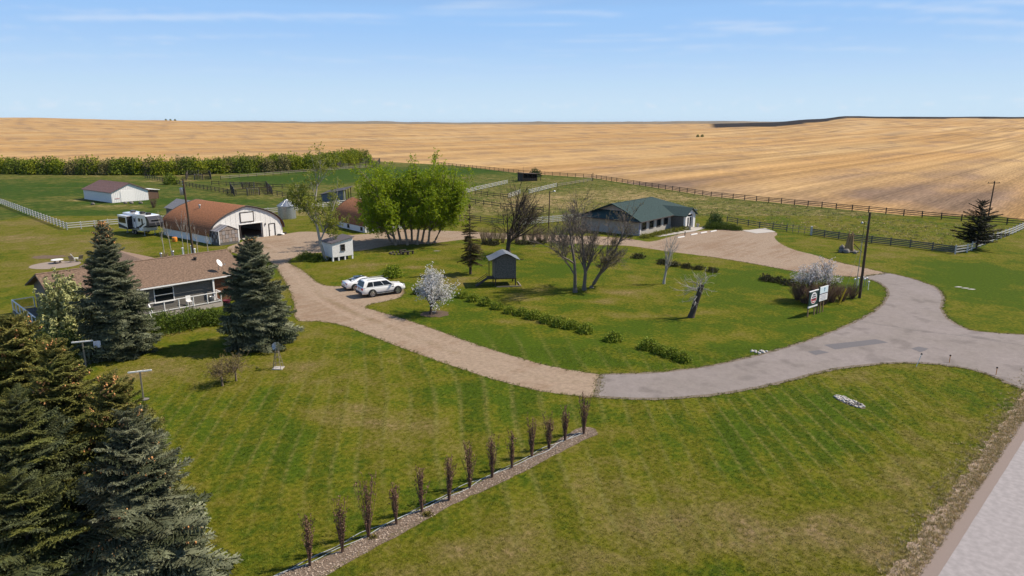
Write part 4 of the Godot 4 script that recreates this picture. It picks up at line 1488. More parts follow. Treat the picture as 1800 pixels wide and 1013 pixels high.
func make_playhouse() -> void:
	# grey playhouse on stilts under a wavy metal roof
	var p := thing("playhouse", "grey playhouse on stilts with wavy metal roof and a ramp", "playhouse", gp(886, 503) + Vector3(0, 0, -1.2), 0.16)
	var w := 2.55
	var d := 2.3
	var f := 0.95
	block("floor", Vector3(0, f - 0.06, 0), Vector3(w + 0.1, 0.1, d + 0.1), mats["pole wood"], p)
	block("wall", Vector3(0, f + 1.15, 0), Vector3(w, 2.3, d), mats["slate siding"], p)
	for k in 15:
		block("siding_board", Vector3(0, f + 0.08 + k * 0.15, d / 2 + 0.012), Vector3(w, 0.135, 0.02), mats["slate siding"], p)
		block("siding_board", Vector3(-w / 2 - 0.012, f + 0.08 + k * 0.15, -0.45), Vector3(0.02, 0.135, d - 0.95), mats["slate siding"], p)
	block("door", Vector3(-w / 2 - 0.02, f + 0.95, d / 2 - 0.5), Vector3(0.04, 1.75, 0.75), mats["pale boards"], p)
	block("corner_trim", Vector3(-w / 2 - 0.02, f + 1.15, d / 2 + 0.02), Vector3(0.08, 2.3, 0.08), mats["grey boards"], p)
	for x in [-1, 1]:
		for z in [-1, 1]:
			block("stilt", Vector3(x * (w / 2 - 0.06), f / 2 - 0.05, z * (d / 2 - 0.06)), Vector3(0.12, f, 0.12), mats["pole wood"], p)
		bar("brace", Vector3(w / 2 - 0.05, 0.1, x * 0.9), Vector3(w / 2 - 0.05, f - 0.1, 0.1 * x), 0.09, 0.04, mats["pole wood"], p)
	bar("porch_post", Vector3(-w / 2 - 0.7, f - 0.1, d / 2 - 0.1), Vector3(-w / 2 - 0.7, f + 2.2, d / 2 - 0.1), 0.09, 0.09, mats["pole wood"], p)
	block("porch_floor", Vector3(-w / 2 - 0.42, f - 0.05, 0.3), Vector3(0.8, 0.06, d - 0.6), mats["pole wood"], p)
	# corrugated roof: ridge front to back, both slopes curling
	for side in [-1, 1]:
		for q in 5:
			var rows := []
			for i in 7:
				var t := i / 6.0
				var row := PackedVector3Array()
				for k in 7:
					var z := -d / 2 - 0.45 + (q + k / 6.0) * (d + 0.9) / 5.0
					var y := f + 3.05 - 0.80 * t + 0.05 * sin(t * 6.3) + 0.035 * sin(z * 17.0)
					row.append(Vector3(side * t * (w / 2 + (0.75 if side < 0 else 0.45)), y, z))
				rows.append(row)
			if side < 0:
				rows.reverse()
			var s := Shape.new()
			s.loft(rows, false)
			obj("roof_sheet", s, mat("roof tin", Color(0.24, 0.265, 0.30), 0.5, "tabs", 0.5, 0.3), p)
	for z in [-1, 1]:
		var gs := Shape.new()
		gs.prism(PackedVector2Array([Vector2(-w / 2, f + 2.3), Vector2(w / 2, f + 2.3), Vector2(0, f + 2.98)]), z * (d / 2 - 0.03) - 0.02, z * (d / 2 - 0.03) + 0.02)
		obj("gable", gs, mats["slate siding"], p)
	# ramp with cleats
	var ra := Vector3(-w / 2 - 0.8, f - 0.02, 0.6)
	var rb := Vector3(-w / 2 - 2.3, 0.03, 0.75)
	bar("ramp", ra, rb, 0.05, 0.8, mats["brown boards"], p)
	for k in 6:
		var c := ra.lerp(rb, (k + 0.5) / 6.0) + Vector3(-0.02, 0.05, 0)
		block("cleat", c, Vector3(0.08, 0.05, 0.78), mats["pole wood"], p)
	for z in [-0.38, 0.4]:
		bar("handrail", ra + Vector3(0, 0.5, z), rb + Vector3(0, 0.45, z), 0.06, 0.05, mats["pole wood"], p)
	bar("swing_beam", Vector3(w / 2 + 0.05, f + 2.15, d / 2 - 0.2), Vector3(w / 2 + 0.9, f + 2.3, d / 2 + 0.1), 0.08, 0.08, mats["pole wood"], p)
	for a in [Vector3(-w / 2, 0.06, d / 2 + 0.9), Vector3(w / 2 + 0.3, 0.06, d / 2 + 0.9)]:
		pass
	var border := thing("sandbox_border", "weathered timber edging on the grass below the playhouse", "edging", p.position, p.rotation.y)
	bar("timber", Vector3(-1.2, 0.06, 1.75), Vector3(1.7, 0.06, 1.75), 0.12, 0.12, mats["pale boards"], border)
	bar("timber", Vector3(1.76, 0.06, 1.75), Vector3(1.76, 0.06, -0.6), 0.12, 0.12, mats["pale boards"], border)


func make_office() -> void:
	# green-roofed office: hip roof with a gablet at its near end, entry porch at the right
	var u := Vector3(0.63, 0, -0.777)
	var corner := gp(1123, 415)
	var l := 21.0
	var w := 12.0
	var o := thing("office_building", "long single-storey building with dark green hipped roof and double glass entry", "building", corner, turn_of(u))
	var warm: Material = mats["warm siding"]
	# local: x along the front, z out of the front; the near corner is the origin
	block("wall", Vector3(l / 2, 1.35, -w / 2), Vector3(l, 2.7, w), warm, o)
	block("base_course", Vector3(l / 2, 0.4, 0.03), Vector3(l - 0.1, 0.8, 0.08), mats["concrete"], o)
	block("corner_trim", Vector3(0.1, 1.38, 0.05), Vector3(0.35, 2.66, 0.12), mats["white paint"], o)
	for k in 4:
		window(o, Vector3(1.65 + k * 2.75, 1.72, 0.02), 1.3, 1.5, mats["dark trim"], mats["window dark"], 0, 0.07)
		block("pier", Vector3(3.02 + k * 2.75, 1.75, 0.03), Vector3(0.1, 1.8, 0.07), mats["white paint"], o)
	window(o, Vector3(18.6, 1.72, 0.02), 1.3, 1.5, mats["dark trim"], mats["window dark"], 0, 0.07)
	var ov := 0.8
	var e := 2.55
	var pk := 5.1
	var x0 := -ov
	var x1 := l + ov
	var z0 := -w - ov
	var z1 := ov
	var zm := -w / 2
	var ra := 3.0
	var rb := l - 5.2
	var s := Shape.new()
	var gy := pk - 0.25          # ridge height at the gablet
	var gl := e + (pk - e) * 0.52
	var glz := (w / 2 + ov) * 0.48
	var ga := Vector3(ra - 1.6, gl, zm + glz)
	var gb := Vector3(ra - 1.6, gl, zm - glz)
	s.quad(Vector3(x0, e, z1), Vector3(x1, e, z1), Vector3(rb, pk, zm), Vector3(ra - 1.6, pk, zm))
	s.tri(Vector3(x0, e, z1), Vector3(ra - 1.6, pk, zm), ga)
	s.quad(Vector3(x1, e, z0), Vector3(x0, e, z0), Vector3(ra - 1.6, pk, zm), Vector3(rb, pk, zm))
	s.tri(Vector3(x0, e, z0), gb, Vector3(ra - 1.6, pk, zm))
	s.tri(Vector3(x1, e, z1), Vector3(x1, e, z0), Vector3(rb, pk, zm))
	s.quad(Vector3(x0, e, z0), Vector3(x0, e, z1), ga, gb)
	# underside
	s.quad(Vector3(x0, e - 0.02, z0), Vector3(x1, e - 0.02, z0), Vector3(x1, e - 0.02, z1), Vector3(x0, e - 0.02, z1))
	var rf := obj("roof", s, mats["green shingle"], o)
	var gab := Shape.new()
	gab.tri(Vector3(ra - 1.62, gl + 0.02, zm - glz + 0.3), Vector3(ra - 1.62, gl + 0.02, zm + glz - 0.3), Vector3(ra - 1.62, pk - 0.2, zm))
	obj("gablet", gab, warm, rf)
	for sg in [-1, 1]:
		bar("barge_board", Vector3(ra - 2.1, gl - 0.1, zm + sg * (glz + 0.15)), Vector3(ra - 2.1, pk + 0.02, zm), 0.16, 0.9, mats["green shingle"], rf)
	for q in [[Vector3(x0, e, z1), Vector3(x1, e, z1)], [Vector3(x0, e, z0), Vector3(x1, e, z0)], [Vector3(x0, e, z0), Vector3(x0, e, z1)], [Vector3(x1, e, z0), Vector3(x1, e, z1)]]:
		bar("fascia", q[0] - Vector3(0, 0.06, 0), q[1] - Vector3(0, 0.06, 0), 0.17, 0.06, mats["dark trim"], rf)
	bar("hip_cap", Vector3(x0, e + 0.02, z1), Vector3(ra - 1.6, pk + 0.02, zm), 0.05, 0.22, mats["green shingle"], rf)
	bar("ridge_cap", Vector3(ra - 1.6, pk + 0.02, zm), Vector3(rb, pk + 0.02, zm), 0.05, 0.26, mats["green shingle"], rf)
	courses("shingle_course", Vector3(x0, e, z1), Vector3(x1, e, z1), Vector3(rb, pk, zm), Vector3(ra - 1.6, pk, zm), 22, mats["green shingle"], rf, 0.018)
	# entry porch: a gabled block standing forward
	var en := Node3D.new()
	en.name = "entry"
	o.add_child(en)
	en.position = Vector3(13.9, 0, 0)
	var ew := 4.2
	var ed := 3.0
	block("wall", Vector3(-ew / 2 + 0.12, 1.35, ed / 2), Vector3(0.24, 2.7, ed), mats["white paint"], en)
	block("side_wall", Vector3(-ew / 2 - 0.03, 1.35, ed / 2 - 0.1), Vector3(0.06, 2.6, ed - 0.5), mats["slate siding"], en)
	block("wall", Vector3(ew / 2 - 0.12, 1.35, ed / 2), Vector3(0.24, 2.7, ed), mats["white paint"], en)
	for sg in [-1, 1]:
		block("column", Vector3(sg * 1.65, 1.35, ed - 0.15), Vector3(0.75, 2.7, 0.3), mats["white paint"], en)
	var gs := Shape.new()
	gs.prism(PackedVector2Array([Vector2(-ew / 2, 2.65), Vector2(ew / 2, 2.65), Vector2(0, 3.75)]), ed - 0.25, ed - 0.02)
	obj("gable", gs, mats["white paint"], en)
	for sg in [-1, 1]:
		var r2 := Shape.new()
		var pe := Vector3(sg * (ew / 2 + 0.45), 2.48, 0)
		var pp := Vector3(0, 3.92, 0)
		var zf := Vector3(0, 0, ed + 0.4)
		var zb := Vector3(0, 0, -4.4)
		if sg > 0:
			r2.slab(pe + zf, pe + zb, pp + zb, pp + zf, 0.1)
		else:
			r2.slab(pe + zb, pe + zf, pp + zf, pp + zb, 0.1)
		obj("roof", r2, mats["green shingle"], en)
	for k in 2:
		var dr := Node3D.new()
		dr.name = "door"
		en.add_child(dr, true)
		dr.position = Vector3(-0.55 + k * 1.1, 1.12, ed - 0.3)
		block("pane", Vector3.ZERO, Vector3(0.8, 1.9, 0.03), mats["window dark"], dr)
		for sg in [-1, 1]:
			block("stile", Vector3(sg * 0.46, 0, 0.02), Vector3(0.12, 2.2, 0.08), mats["white trim"], dr)
			block("rail", Vector3(0, sg * 1.02, 0.02), Vector3(0.8, 0.15, 0.08), mats["white trim"], dr)
		block("handle", Vector3(0.34 if k == 0 else -0.34, 0, 0.09), Vector3(0.03, 0.4, 0.04), mats["galvanised"], dr)
	block("transom", Vector3(0, 2.4, ed - 0.28), Vector3(2.5, 0.4, 0.05), mats["window dark"], en)
	block("stoop", Vector3(0, 0.06, ed + 0.4), Vector3(3.6, 0.12, 1.5), mats["concrete"], en)
	for sg in [-1, 1]:
		var pot := thing("entry_planter", "white planter pot beside the glass entry doors", "planter", o.transform * Vector3(13.9 + sg * 1.75, 0.12, ed + 0.75), 0.0, "planters at the entry")
		var ps := Shape.new()
		ps.lathe([Vector2(0.2, 0), Vector2(0.3, 0.55), Vector2(0.33, 0.6), Vector2(0.27, 0.6), Vector2(0.25, 0.5), Vector2(0.01, 0.5)], 14)
		obj("pot", ps, mats["concrete"], pot)
		var tw := Shape.new()
		for k in 8:
			var a := TAU * k / 8.0
			tw.tube([Vector3(0, 0.5, 0), Vector3(cos(a) * 0.1, 0.8, sin(a) * 0.1), Vector3(cos(a) * 0.25, 1.05, sin(a) * 0.25)], [0.012, 0.01, 0.003], 4)
		obj("twigs", tw, mats["pole wood"], pot)
	# downspout, pavement, kerb stones in the lot
	bar("downspout", Vector3(-0.06, 0.1, 0.13), Vector3(-0.06, 2.5, 0.13), 0.09, 0.09, mat("blue pipe", Color(0.06, 0.06, 0.22), 0.5), o)
	var walk := PackedVector2Array()
	for q in [Vector3(1.5, 0, 2.0), Vector3(11.5, 0, 2.6), Vector3(11.5, 0, 4.0), Vector3(17.0, 0, 4.0), Vector3(17.0, 0, 5.3), Vector3(11.0, 0, 5.3), Vector3(1.5, 0, 3.3)]:
		var p := o.transform * (q as Vector3)
		walk.append(Vector2(p.x, p.z))
	sheet("sidewalk", walk, 0.05, mats["concrete"])
	for k in 4:
		var c: Vector3 = [gp(1197, 417.5), gp(1220, 412.5), gp(1237, 409.5), gp(1254, 407)][k]
		var ks := thing("parking_stop", "white concrete wheel stop on the gravel lot", "wheel stop", c, turn_of((gp(1254, 407) - gp(1197, 417.5)).normalized()), "wheel stops before the office")
		var cs := Shape.new()
		cs.prism(PackedVector2Array([Vector2(-0.12, 0), Vector2(0.12, 0), Vector2(0.08, 0.15), Vector2(-0.08, 0.15)]), -0.95, 0.95)
		obj("stone", cs, mats["white paint"], ks).rotation.y = PI / 2
	sheet("concrete_pad", outline(pixels([[1305, 406], [1345, 401.5], [1364, 408], [1330, 411]]), 0.0, 1.0, [0, 1, 2, 3]), 0.045, mats["concrete"])


# ---------------------------------------------------------------- vehicles
# Local x forward, z to the right-hand side. prof: [x, top of the lower body, half width, sill height]
func car(called: String, label: String, at: Vector3, turn: float, spec: Dictionary) -> Node3D:
	var t := thing(called, label, "car", at, turn)
	var paint: Material = mats["car white"]
	var rows := []
	for p in spec.body:
		var y: float = p[1]
		var w: float = p[2]
		var b: float = p[3]
		var row := PackedVector3Array()
		var half := [Vector2(w * 0.86, b), Vector2(w * 0.97, b + 0.1), Vector2(w, lerpf(b, y, 0.45)), Vector2(w * 0.985, lerpf(b, y, 0.75)), Vector2(w * 0.93, y - 0.05), Vector2(w * 0.8, y), Vector2(w * 0.4, y + 0.03)]
		for q in half:
			row.append(Vector3(p[0], q.y, q.x))
		row.append(Vector3(p[0], y + 0.035, 0))
		half.reverse()
		for q in half:
			row.append(Vector3(p[0], q.y, -q.x))
		rows.append(row)
	var s := Shape.new()
	rows.reverse()
	s.loft(rows, true, true)
	obj("body", s, paint, t)
	# cabin: [x, y, half width] at belt and roof, front and rear
	var c: Dictionary = spec.cabin
	var bw: float = c.belt_w
	var rw: float = c.roof_w
	var cab := []
	for k in 9:
		var f := k / 8.0
		var roof_x := lerpf(c.roof_rear, c.roof_front, f)
		var belt_x := lerpf(c.belt_rear, c.belt_front, f)
		var top: float = c.roof_y + c.crown * sin(PI * clampf(f * 0.9 + 0.08, 0, 1)) - c.get("drop", 0.0) * pow(1.0 - f, 2.2)
		var row := PackedVector3Array()
		for q in [[bw, c.belt_y, belt_x], [lerpf(bw, rw, 0.45), lerpf(c.belt_y, top, 0.5), lerpf(belt_x, roof_x, 0.5)], [lerpf(bw, rw, 0.86), lerpf(c.belt_y, top, 0.88), lerpf(belt_x, roof_x, 0.9)], [rw * 0.9, top - 0.01, roof_x], [rw * 0.45, top + 0.02, roof_x]]:
			row.append(Vector3(q[2], q[1], q[0]))
		row.append(Vector3(roof_x, top + 0.03, 0))
		for q in [[rw * 0.45, top + 0.02, roof_x], [rw * 0.9, top - 0.01, roof_x], [lerpf(bw, rw, 0.86), lerpf(c.belt_y, top, 0.88), lerpf(belt_x, roof_x, 0.9)], [lerpf(bw, rw, 0.45), lerpf(c.belt_y, top, 0.5), lerpf(belt_x, roof_x, 0.5)], [bw, c.belt_y, belt_x]]:
			row.append(Vector3(q[2], q[1], -q[0]))
		cab.append(row)
	var cs := Shape.new()
	cab.reverse()
	cs.loft(cab, false)
	# ends
	for e in [0, 8]:
		var r: PackedVector3Array = cab[e]
		for i in range(1, r.size() - 1):
			if e == 0:
				cs.tri(r[0], r[i + 1], r[i])
			else:
				cs.tri(r[0], r[i], r[i + 1])
	obj("cabin", cs, paint, t)
	var glassm: Material = mats["car glass"]
	# side glass, standing just proud of the cabin skin
	for sd in [-1, 1]:
		for g in c.panes:
			var gs := Shape.new()
			var skin := func(f: float, v: float) -> Vector3:
				var top: float = c.roof_y - c.get("drop", 0.0) * pow(1.0 - f, 2.2)
				var x := lerpf(lerpf(c.belt_rear, c.belt_front, f), lerpf(c.roof_rear, c.roof_front, f), v)
				return Vector3(x, lerpf(c.belt_y, top, v), sd * (lerpf(bw, rw, v * 0.92) + 0.012))
			var a: Vector3 = skin.call(g[0], 0.1)
			var b: Vector3 = skin.call(g[1], 0.1)
			var d: Vector3 = skin.call(g[2], 0.84)
			var e: Vector3 = skin.call(g[3], 0.84)
			if sd > 0:
				gs.slab(a, b, d, e, 0.02)
			else:
				gs.slab(b, a, e, d, 0.02)
			obj("side_window", gs, mats["window dark"], t)
	for e in [0, 1]:
		var f := float(e)
		var bx := lerpf(c.belt_rear, c.belt_front, f)
		var rx := lerpf(c.roof_rear, c.roof_front, f)
		var top: float = c.roof_y - c.get("drop", 0.0) * pow(1.0 - f, 2.2)
		var dx := 0.015 if e else -0.015
		var lo := func(v: float, z: float) -> Vector3: return Vector3(lerpf(bx, rx, v) + dx, lerpf(c.belt_y, top, v) + 0.008, z * lerpf(bw, rw, v) * 0.9)
		var ws := Shape.new()
		var vlo := 0.06 if e else c.get("rear_low", 0.1)
		if e:
			ws.slab(lo.call(vlo, 1), lo.call(vlo, -1), lo.call(0.92, -1), lo.call(0.92, 1), 0.02)
		else:
			ws.slab(lo.call(vlo, -1), lo.call(vlo, 1), lo.call(0.9, 1), lo.call(0.9, -1), 0.02)
		obj("windscreen" if e else "rear_window", ws, mats["window dark"], t)
	# wheels in dark arches
	var r: float = spec.wheel
	for x in [spec.front_axle, spec.rear_axle]:
		for sd in [-1, 1]:
			var arch_s := Shape.new()
			arch_s.xf = Transform3D(Basis(Vector3.RIGHT, PI / 2), Vector3(x, r + 0.02, sd * (spec.half + 0.002)))
			arch_s.lathe([Vector2(r + 0.09, -0.02), Vector2(r + 0.09, 0.02)], 24)
			obj("wheel_arch", arch_s, mats["black"], t)
			var wh := Node3D.new()
			wh.name = "wheel"
			t.add_child(wh, true)
			wh.transform = Transform3D(Basis(Vector3.RIGHT, PI / 2), Vector3(x, r, sd * (spec.half - 0.09)))
			var ty := Shape.new()
			ty.lathe([Vector2(r * 0.62, -0.13), Vector2(r * 0.95, -0.13), Vector2(r, -0.09), Vector2(r, 0.09), Vector2(r * 0.95, 0.13), Vector2(r * 0.62, 0.13)], 24)
			obj("tyre", ty, mats["tyre"], wh)
			var ri := Shape.new()
			ri.lathe([Vector2(r * 0.68, 0.125 * sd), Vector2(r * 0.66, 0.14 * sd), Vector2(r * 0.58, 0.13 * sd)] if sd > 0 else [Vector2(r * 0.58, 0.13 * sd), Vector2(r * 0.66, 0.14 * sd), Vector2(r * 0.68, 0.125 * sd)], 24)
			for k in 6:
				var an := TAU * k / 6.0
				ri.box(Vector3(cos(an), 0, sin(an)) * r * 0.34 + Vector3(0, 0.142 * sd, 0), Vector3(r * 0.66, 0.02, 0.06), Basis(Vector3.UP, -an))
			obj("rim", ri, mats["rim"], wh)
	for p in spec.extra:
		block(p[0], p[1], p[2], mats[p[3]] if mats.has(p[3]) else mats["black"], t)
	return t


func make_cars() -> void:
	mat("tail red", Color(0.32, 0.015, 0.02), 0.25)
	mat("lamp clear", Color(0.62, 0.64, 0.66), 0.15)
	var a := gp(655, 523)
	var b := gp(697, 517)
	var dir := (b - a).normalized()
	var left := Vector3.UP.cross(dir)
	var mid := (a + b) / 2 + left * 0.98
	var ex := []
	for s in [-1, 1]:
		ex.append_array([["tail_light", Vector3(-2.60, 1.02, s * 0.82), Vector3(0.1, 0.2, 0.34), "tail red"], ["headlight", Vector3(2.44, 0.94, s * 0.72), Vector3(0.22, 0.13, 0.36), "lamp clear"], ["side_step", Vector3(0.05, 0.36, s * 0.98), Vector3(2.0, 0.07, 0.16), "galvanised"], ["mirror", Vector3(0.92, 1.28, s * 1.1), Vector3(0.16, 0.2, 0.26), "car white"], ["roof_rail", Vector3(-0.65, 1.95, s * 0.66), Vector3(2.5, 0.04, 0.05), "galvanised"], ["sill_trim", Vector3(0.05, 0.44, s * 0.985), Vector3(2.1, 0.07, 0.03), "black"]])
	ex.append_array([["rear_bumper", Vector3(-2.64, 0.52, 0), Vector3(0.2, 0.26, 1.7), "dark trim"], ["number_plate", Vector3(-2.63, 0.98, 0), Vector3(0.03, 0.16, 0.5), "galvanised"], ["tail_trim", Vector3(-2.62, 1.12, 0), Vector3(0.05, 0.08, 1.2), "galvanised"], ["grille", Vector3(2.66, 0.8, 0), Vector3(0.06, 0.36, 0.9), "black"], ["fender_vent", Vector3(1.05, 0.98, -1.0), Vector3(0.26, 0.06, 0.03), "black"], ["fender_vent", Vector3(1.05, 0.98, 1.0), Vector3(0.26, 0.06, 0.03), "black"]])
	car("parked_suv", "large white SUV parked on the gravel nearest the blossoming tree", mid + Vector3(0, 0.015, 0), turn_of(dir), {
		"body": [[-2.64, 0.95, 0.86, 0.42], [-2.58, 1.18, 0.95, 0.38], [-2.2, 1.2, 1.0, 0.36], [-1.0, 1.18, 1.0, 0.36], [0.6, 1.16, 1.0, 0.36], [1.1, 1.14, 1.0, 0.36], [1.8, 1.12, 0.99, 0.36], [2.3, 1.05, 0.95, 0.38], [2.58, 0.9, 0.84, 0.42], [2.66, 0.72, 0.76, 0.45]],
		"cabin": {"belt_y": 1.14, "roof_y": 1.84, "crown": 0.05, "belt_w": 0.96, "roof_w": 0.78, "belt_rear": -2.52, "belt_front": 1.32, "roof_rear": -2.2, "roof_front": 0.35, "rear_low": 0.12, "panes": [[0.1, 0.32, 0.34, 0.16], [0.34, 0.66, 0.67, 0.36], [0.68, 0.95, 0.93, 0.69]]},
		"wheel": 0.41, "half": 1.0, "front_axle": 1.62, "rear_axle": -1.45, "extra": ex})
	var c := gp(618, 507)
	var mid2 := mid - dir * 0.5 + left * 4.1
	var ex2 := []
	for s in [-1, 1]:
		ex2.append_array([["tail_light", Vector3(-2.33, 0.86, s * 0.66), Vector3(0.12, 0.1, 0.4), "tail red"], ["headlight", Vector3(2.2, 0.68, s * 0.66), Vector3(0.25, 0.1, 0.34), "lamp clear"], ["mirror", Vector3(0.75, 1.0, s * 0.98), Vector3(0.14, 0.14, 0.2), "car white"], ["sill_trim", Vector3(0, 0.3, s * 0.915), Vector3(2.3, 0.08, 0.03), "black"]])
	ex2.append_array([["glass_roof", Vector3(-0.52, 1.425, 0), Vector3(1.2, 0.05, 0.98), "window dark"], ["rear_diffuser", Vector3(-2.38, 0.36, 0), Vector3(0.14, 0.16, 1.4), "black"], ["number_plate", Vector3(-2.41, 0.62, 0), Vector3(0.03, 0.13, 0.48), "galvanised"]])
	car("parked_sedan", "low white sedan with dark glass roof parked beyond the white SUV", mid2 + Vector3(0, 0.015, 0), turn_of(dir), {
		"body": [[-2.4, 0.72, 0.78, 0.34], [-2.32, 0.98, 0.88, 0.28], [-1.8, 1.0, 0.92, 0.25], [-0.8, 0.96, 0.93, 0.25], [0.6, 0.92, 0.93, 0.25], [1.2, 0.88, 0.92, 0.25], [1.8, 0.8, 0.9, 0.26], [2.2, 0.7, 0.82, 0.28], [2.36, 0.56, 0.7, 0.32]],
		"cabin": {"belt_y": 0.92, "roof_y": 1.40, "crown": 0.05, "drop": 0.22, "belt_w": 0.88, "roof_w": 0.66, "belt_rear": -2.0, "belt_front": 1.25, "roof_rear": -1.15, "roof_front": 0.1, "rear_low": 0.02, "panes": [[0.25, 0.55, 0.62, 0.4], [0.57, 0.96, 0.9, 0.64]]},
		"wheel": 0.35, "half": 0.93, "front_axle": 1.45, "rear_axle": -1.42, "extra": ex2})
	var _unused := c


func make_trailer() -> void:
	# fifth-wheel travel trailer: local x forward to the nose, z the door side (towards the camera)
	var a := gp(216, 409)
	var nose := gp(287, 411)
	var dir := Vector3(0.80, 0, 0.60)
	var t := thing("travel_trailer", "white and black fifth-wheel camper with slide-out parked on the grass", "camper", gp(243, 413) + Vector3(0.4, 0, -1.2), turn_of(dir))
	var white: Material = mats["car white"]
	var black: Material = mats["black"]
	var grey := mat("cap grey", Color(0.05, 0.05, 0.06), 0.25)
	var s := Shape.new()
	# side outline: a deck that steps up over the hitch, rounded nose
	var body := PackedVector2Array([Vector2(-4.6, 0.75), Vector2(2.3, 0.75), Vector2(2.45, 0.85), Vector2(2.45, 1.55), Vector2(4.3, 1.6), Vector2(4.75, 1.9), Vector2(4.85, 2.4), Vector2(4.6, 3.0), Vector2(4.0, 3.45), Vector2(3.4, 3.6), Vector2(-4.5, 3.6), Vector2(-4.6, 3.5)])
	s.prism(body, -1.2, 1.2)
	obj("body", s, white, t)
	var cap := Shape.new()
	cap.prism(PackedVector2Array([Vector2(4.32, 1.62), Vector2(4.77, 1.9), Vector2(4.87, 2.4), Vector2(4.62, 3.02), Vector2(4.0, 3.48), Vector2(3.6, 3.5), Vector2(3.9, 2.6), Vector2(3.7, 1.9)]), -1.215, 1.215)
	obj("front_cap", cap, grey, t)
	var chin := Shape.new()
	chin.prism(PackedVector2Array([Vector2(2.5, 1.56), Vector2(4.3, 1.6), Vector2(4.74, 1.88), Vector2(4.5, 2.1), Vector2(3.4, 1.85)]), -1.225, 1.225)
	obj("chin_stripe", chin, black, t)
	block("cap_window", Vector3(4.66, 2.75, 0), Vector3(0.25, 0.35, 1.5), mats["window dark"], t)
	block("skirt", Vector3(-1.0, 0.95, 1.21), Vector3(6.6, 0.35, 0.03), mats["galvanised"], t)
	block("skirt", Vector3(-1.0, 0.95, -1.21), Vector3(6.6, 0.35, 0.03), mats["galvanised"], t)
	block("rear_cap", Vector3(-4.62, 2.1, 0), Vector3(0.05, 2.6, 2.3), white, t)
	block("rear_stripe", Vector3(-4.65, 1.5, 0), Vector3(0.04, 0.6, 2.2), black, t)
	block("rear_window", Vector3(-4.65, 2.6, 0), Vector3(0.04, 0.8, 1.5), mats["window dark"], t)
	# slide-out on this side
	var sl := Node3D.new()
	sl.name = "slide_out"
	t.add_child(sl)
	sl.position = Vector3(-2.9, 0, 1.65)
	var ss := Shape.new()
	ss.chamfer_box(Vector3(0, 2.05, 0), Vector3(3.3, 2.3, 0.95), 0.04)
	obj("box", ss, white, sl)
	block("trim", Vector3(0, 3.22, 0), Vector3(3.4, 0.06, 1.05), white, sl)
	block("side_panel", Vector3(1.66, 2.05, 0), Vector3(0.04, 2.25, 0.9), black, sl)
	block("end_panel", Vector3(-1.66, 2.05, 0), Vector3(0.04, 2.25, 0.9), black, sl)
	block("window", Vector3(-0.1, 2.45, 0.49), Vector3(2.6, 1.0, 0.03), mats["window dark"], sl)
	var sw := Shape.new()
	sw.prism(PackedVector2Array([Vector2(-1.62, 1.1), Vector2(1.62, 0.95), Vector2(1.62, 1.25), Vector2(0.2, 1.5), Vector2(-1.62, 1.75)]), 0.48, 0.5)
	obj("swoosh", sw, black, sl)
	# graphics and openings on the forward half
	var w2 := Shape.new()
	w2.prism(PackedVector2Array([Vector2(-1.1, 1.0), Vector2(1.2, 1.15), Vector2(2.3, 1.75), Vector2(3.4, 2.3), Vector2(2.2, 2.05), Vector2(0.9, 1.5), Vector2(-1.1, 1.25)]), 1.205, 1.222)
	obj("swoosh", w2, grey, t)
	for q in [[-0.35, 2.1, 0.7, 1.9, "door", "white trim"], [-0.35, 2.55, 0.4, 0.6, "door_window", "window dark"], [1.35, 2.7, 0.7, 0.6, "window", "window dark"], [2.35, 2.5, 0.45, 1.0, "window", "window dark"], [1.6, 1.1, 1.0, 0.45, "hatch", "white trim"]]:
		block(q[4], Vector3(q[0], q[1], 1.215 + (0.02 if q[4] == "door_window" else 0.0)), Vector3(q[2], q[3], 0.03), mats[q[5]], t)
	for sd in [-1, 1]:
		block("door_trim", Vector3(-0.35 + sd * 0.39, 2.1, 1.225), Vector3(0.06, 2.0, 0.03), mats["dark trim"], t)
	for q in [[-3.2, 0.9], [0.3, 0.9], [2.4, 0.7]]:
		var ac := Shape.new()
		ac.chamfer_box(Vector3(q[0], 3.78, 0), Vector3(q[1], 0.34, 0.75), 0.08)
		obj("roof_unit", ac, mats["black"] if q[0] > 0.0 else grey, t)
	block("ladder", Vector3(-4.75, 2.2, 0.9), Vector3(0.05, 2.6, 0.4), mats["galvanised"], t)
	block("roof_vent", Vector3(-1.2, 3.66, 0.4), Vector3(0.5, 0.14, 0.5), white, t)
	for x in [-1.6, -0.65]:
		for sd in [-1, 1]:
			var wh := Node3D.new()
			wh.name = "wheel"
			t.add_child(wh, true)
			wh.transform = Transform3D(Basis(Vector3.RIGHT, PI / 2), Vector3(x, 0.38, sd * 1.05))
			var ty := Shape.new()
			ty.lathe([Vector2(0.22, -0.12), Vector2(0.36, -0.12), Vector2(0.38, -0.08), Vector2(0.38, 0.08), Vector2(0.36, 0.12), Vector2(0.22, 0.12)], 20)
			obj("tyre", ty, mats["tyre"], wh)
			var ri := Shape.new()
			ri.lathe([Vector2(0.24, -0.125), Vector2(0.2, -0.13), Vector2(0.2, 0.13), Vector2(0.24, 0.125)], 18)
			obj("rim", ri, mats["rim"], wh)
	for p in [[2.1, 0.9], [2.1, -0.9], [-4.2, 0.9], [-4.2, -0.9]]:
		bar("jack_leg", Vector3(p[0], 0.0, p[1]), Vector3(p[0], 0.8, p[1]), 0.09, 0.09, mats["galvanised"], t)
		block("jack_foot", Vector3(p[0], 0.03, p[1]), Vector3(0.3, 0.05, 0.3), mats["galvanised"], t)
	for k in 3:
		block("entry_step", Vector3(-0.35, 0.2 + k * 0.2, 1.55 - k * 0.14), Vector3(0.65, 0.04, 0.2), black, t)
	var _u := [a, nose]


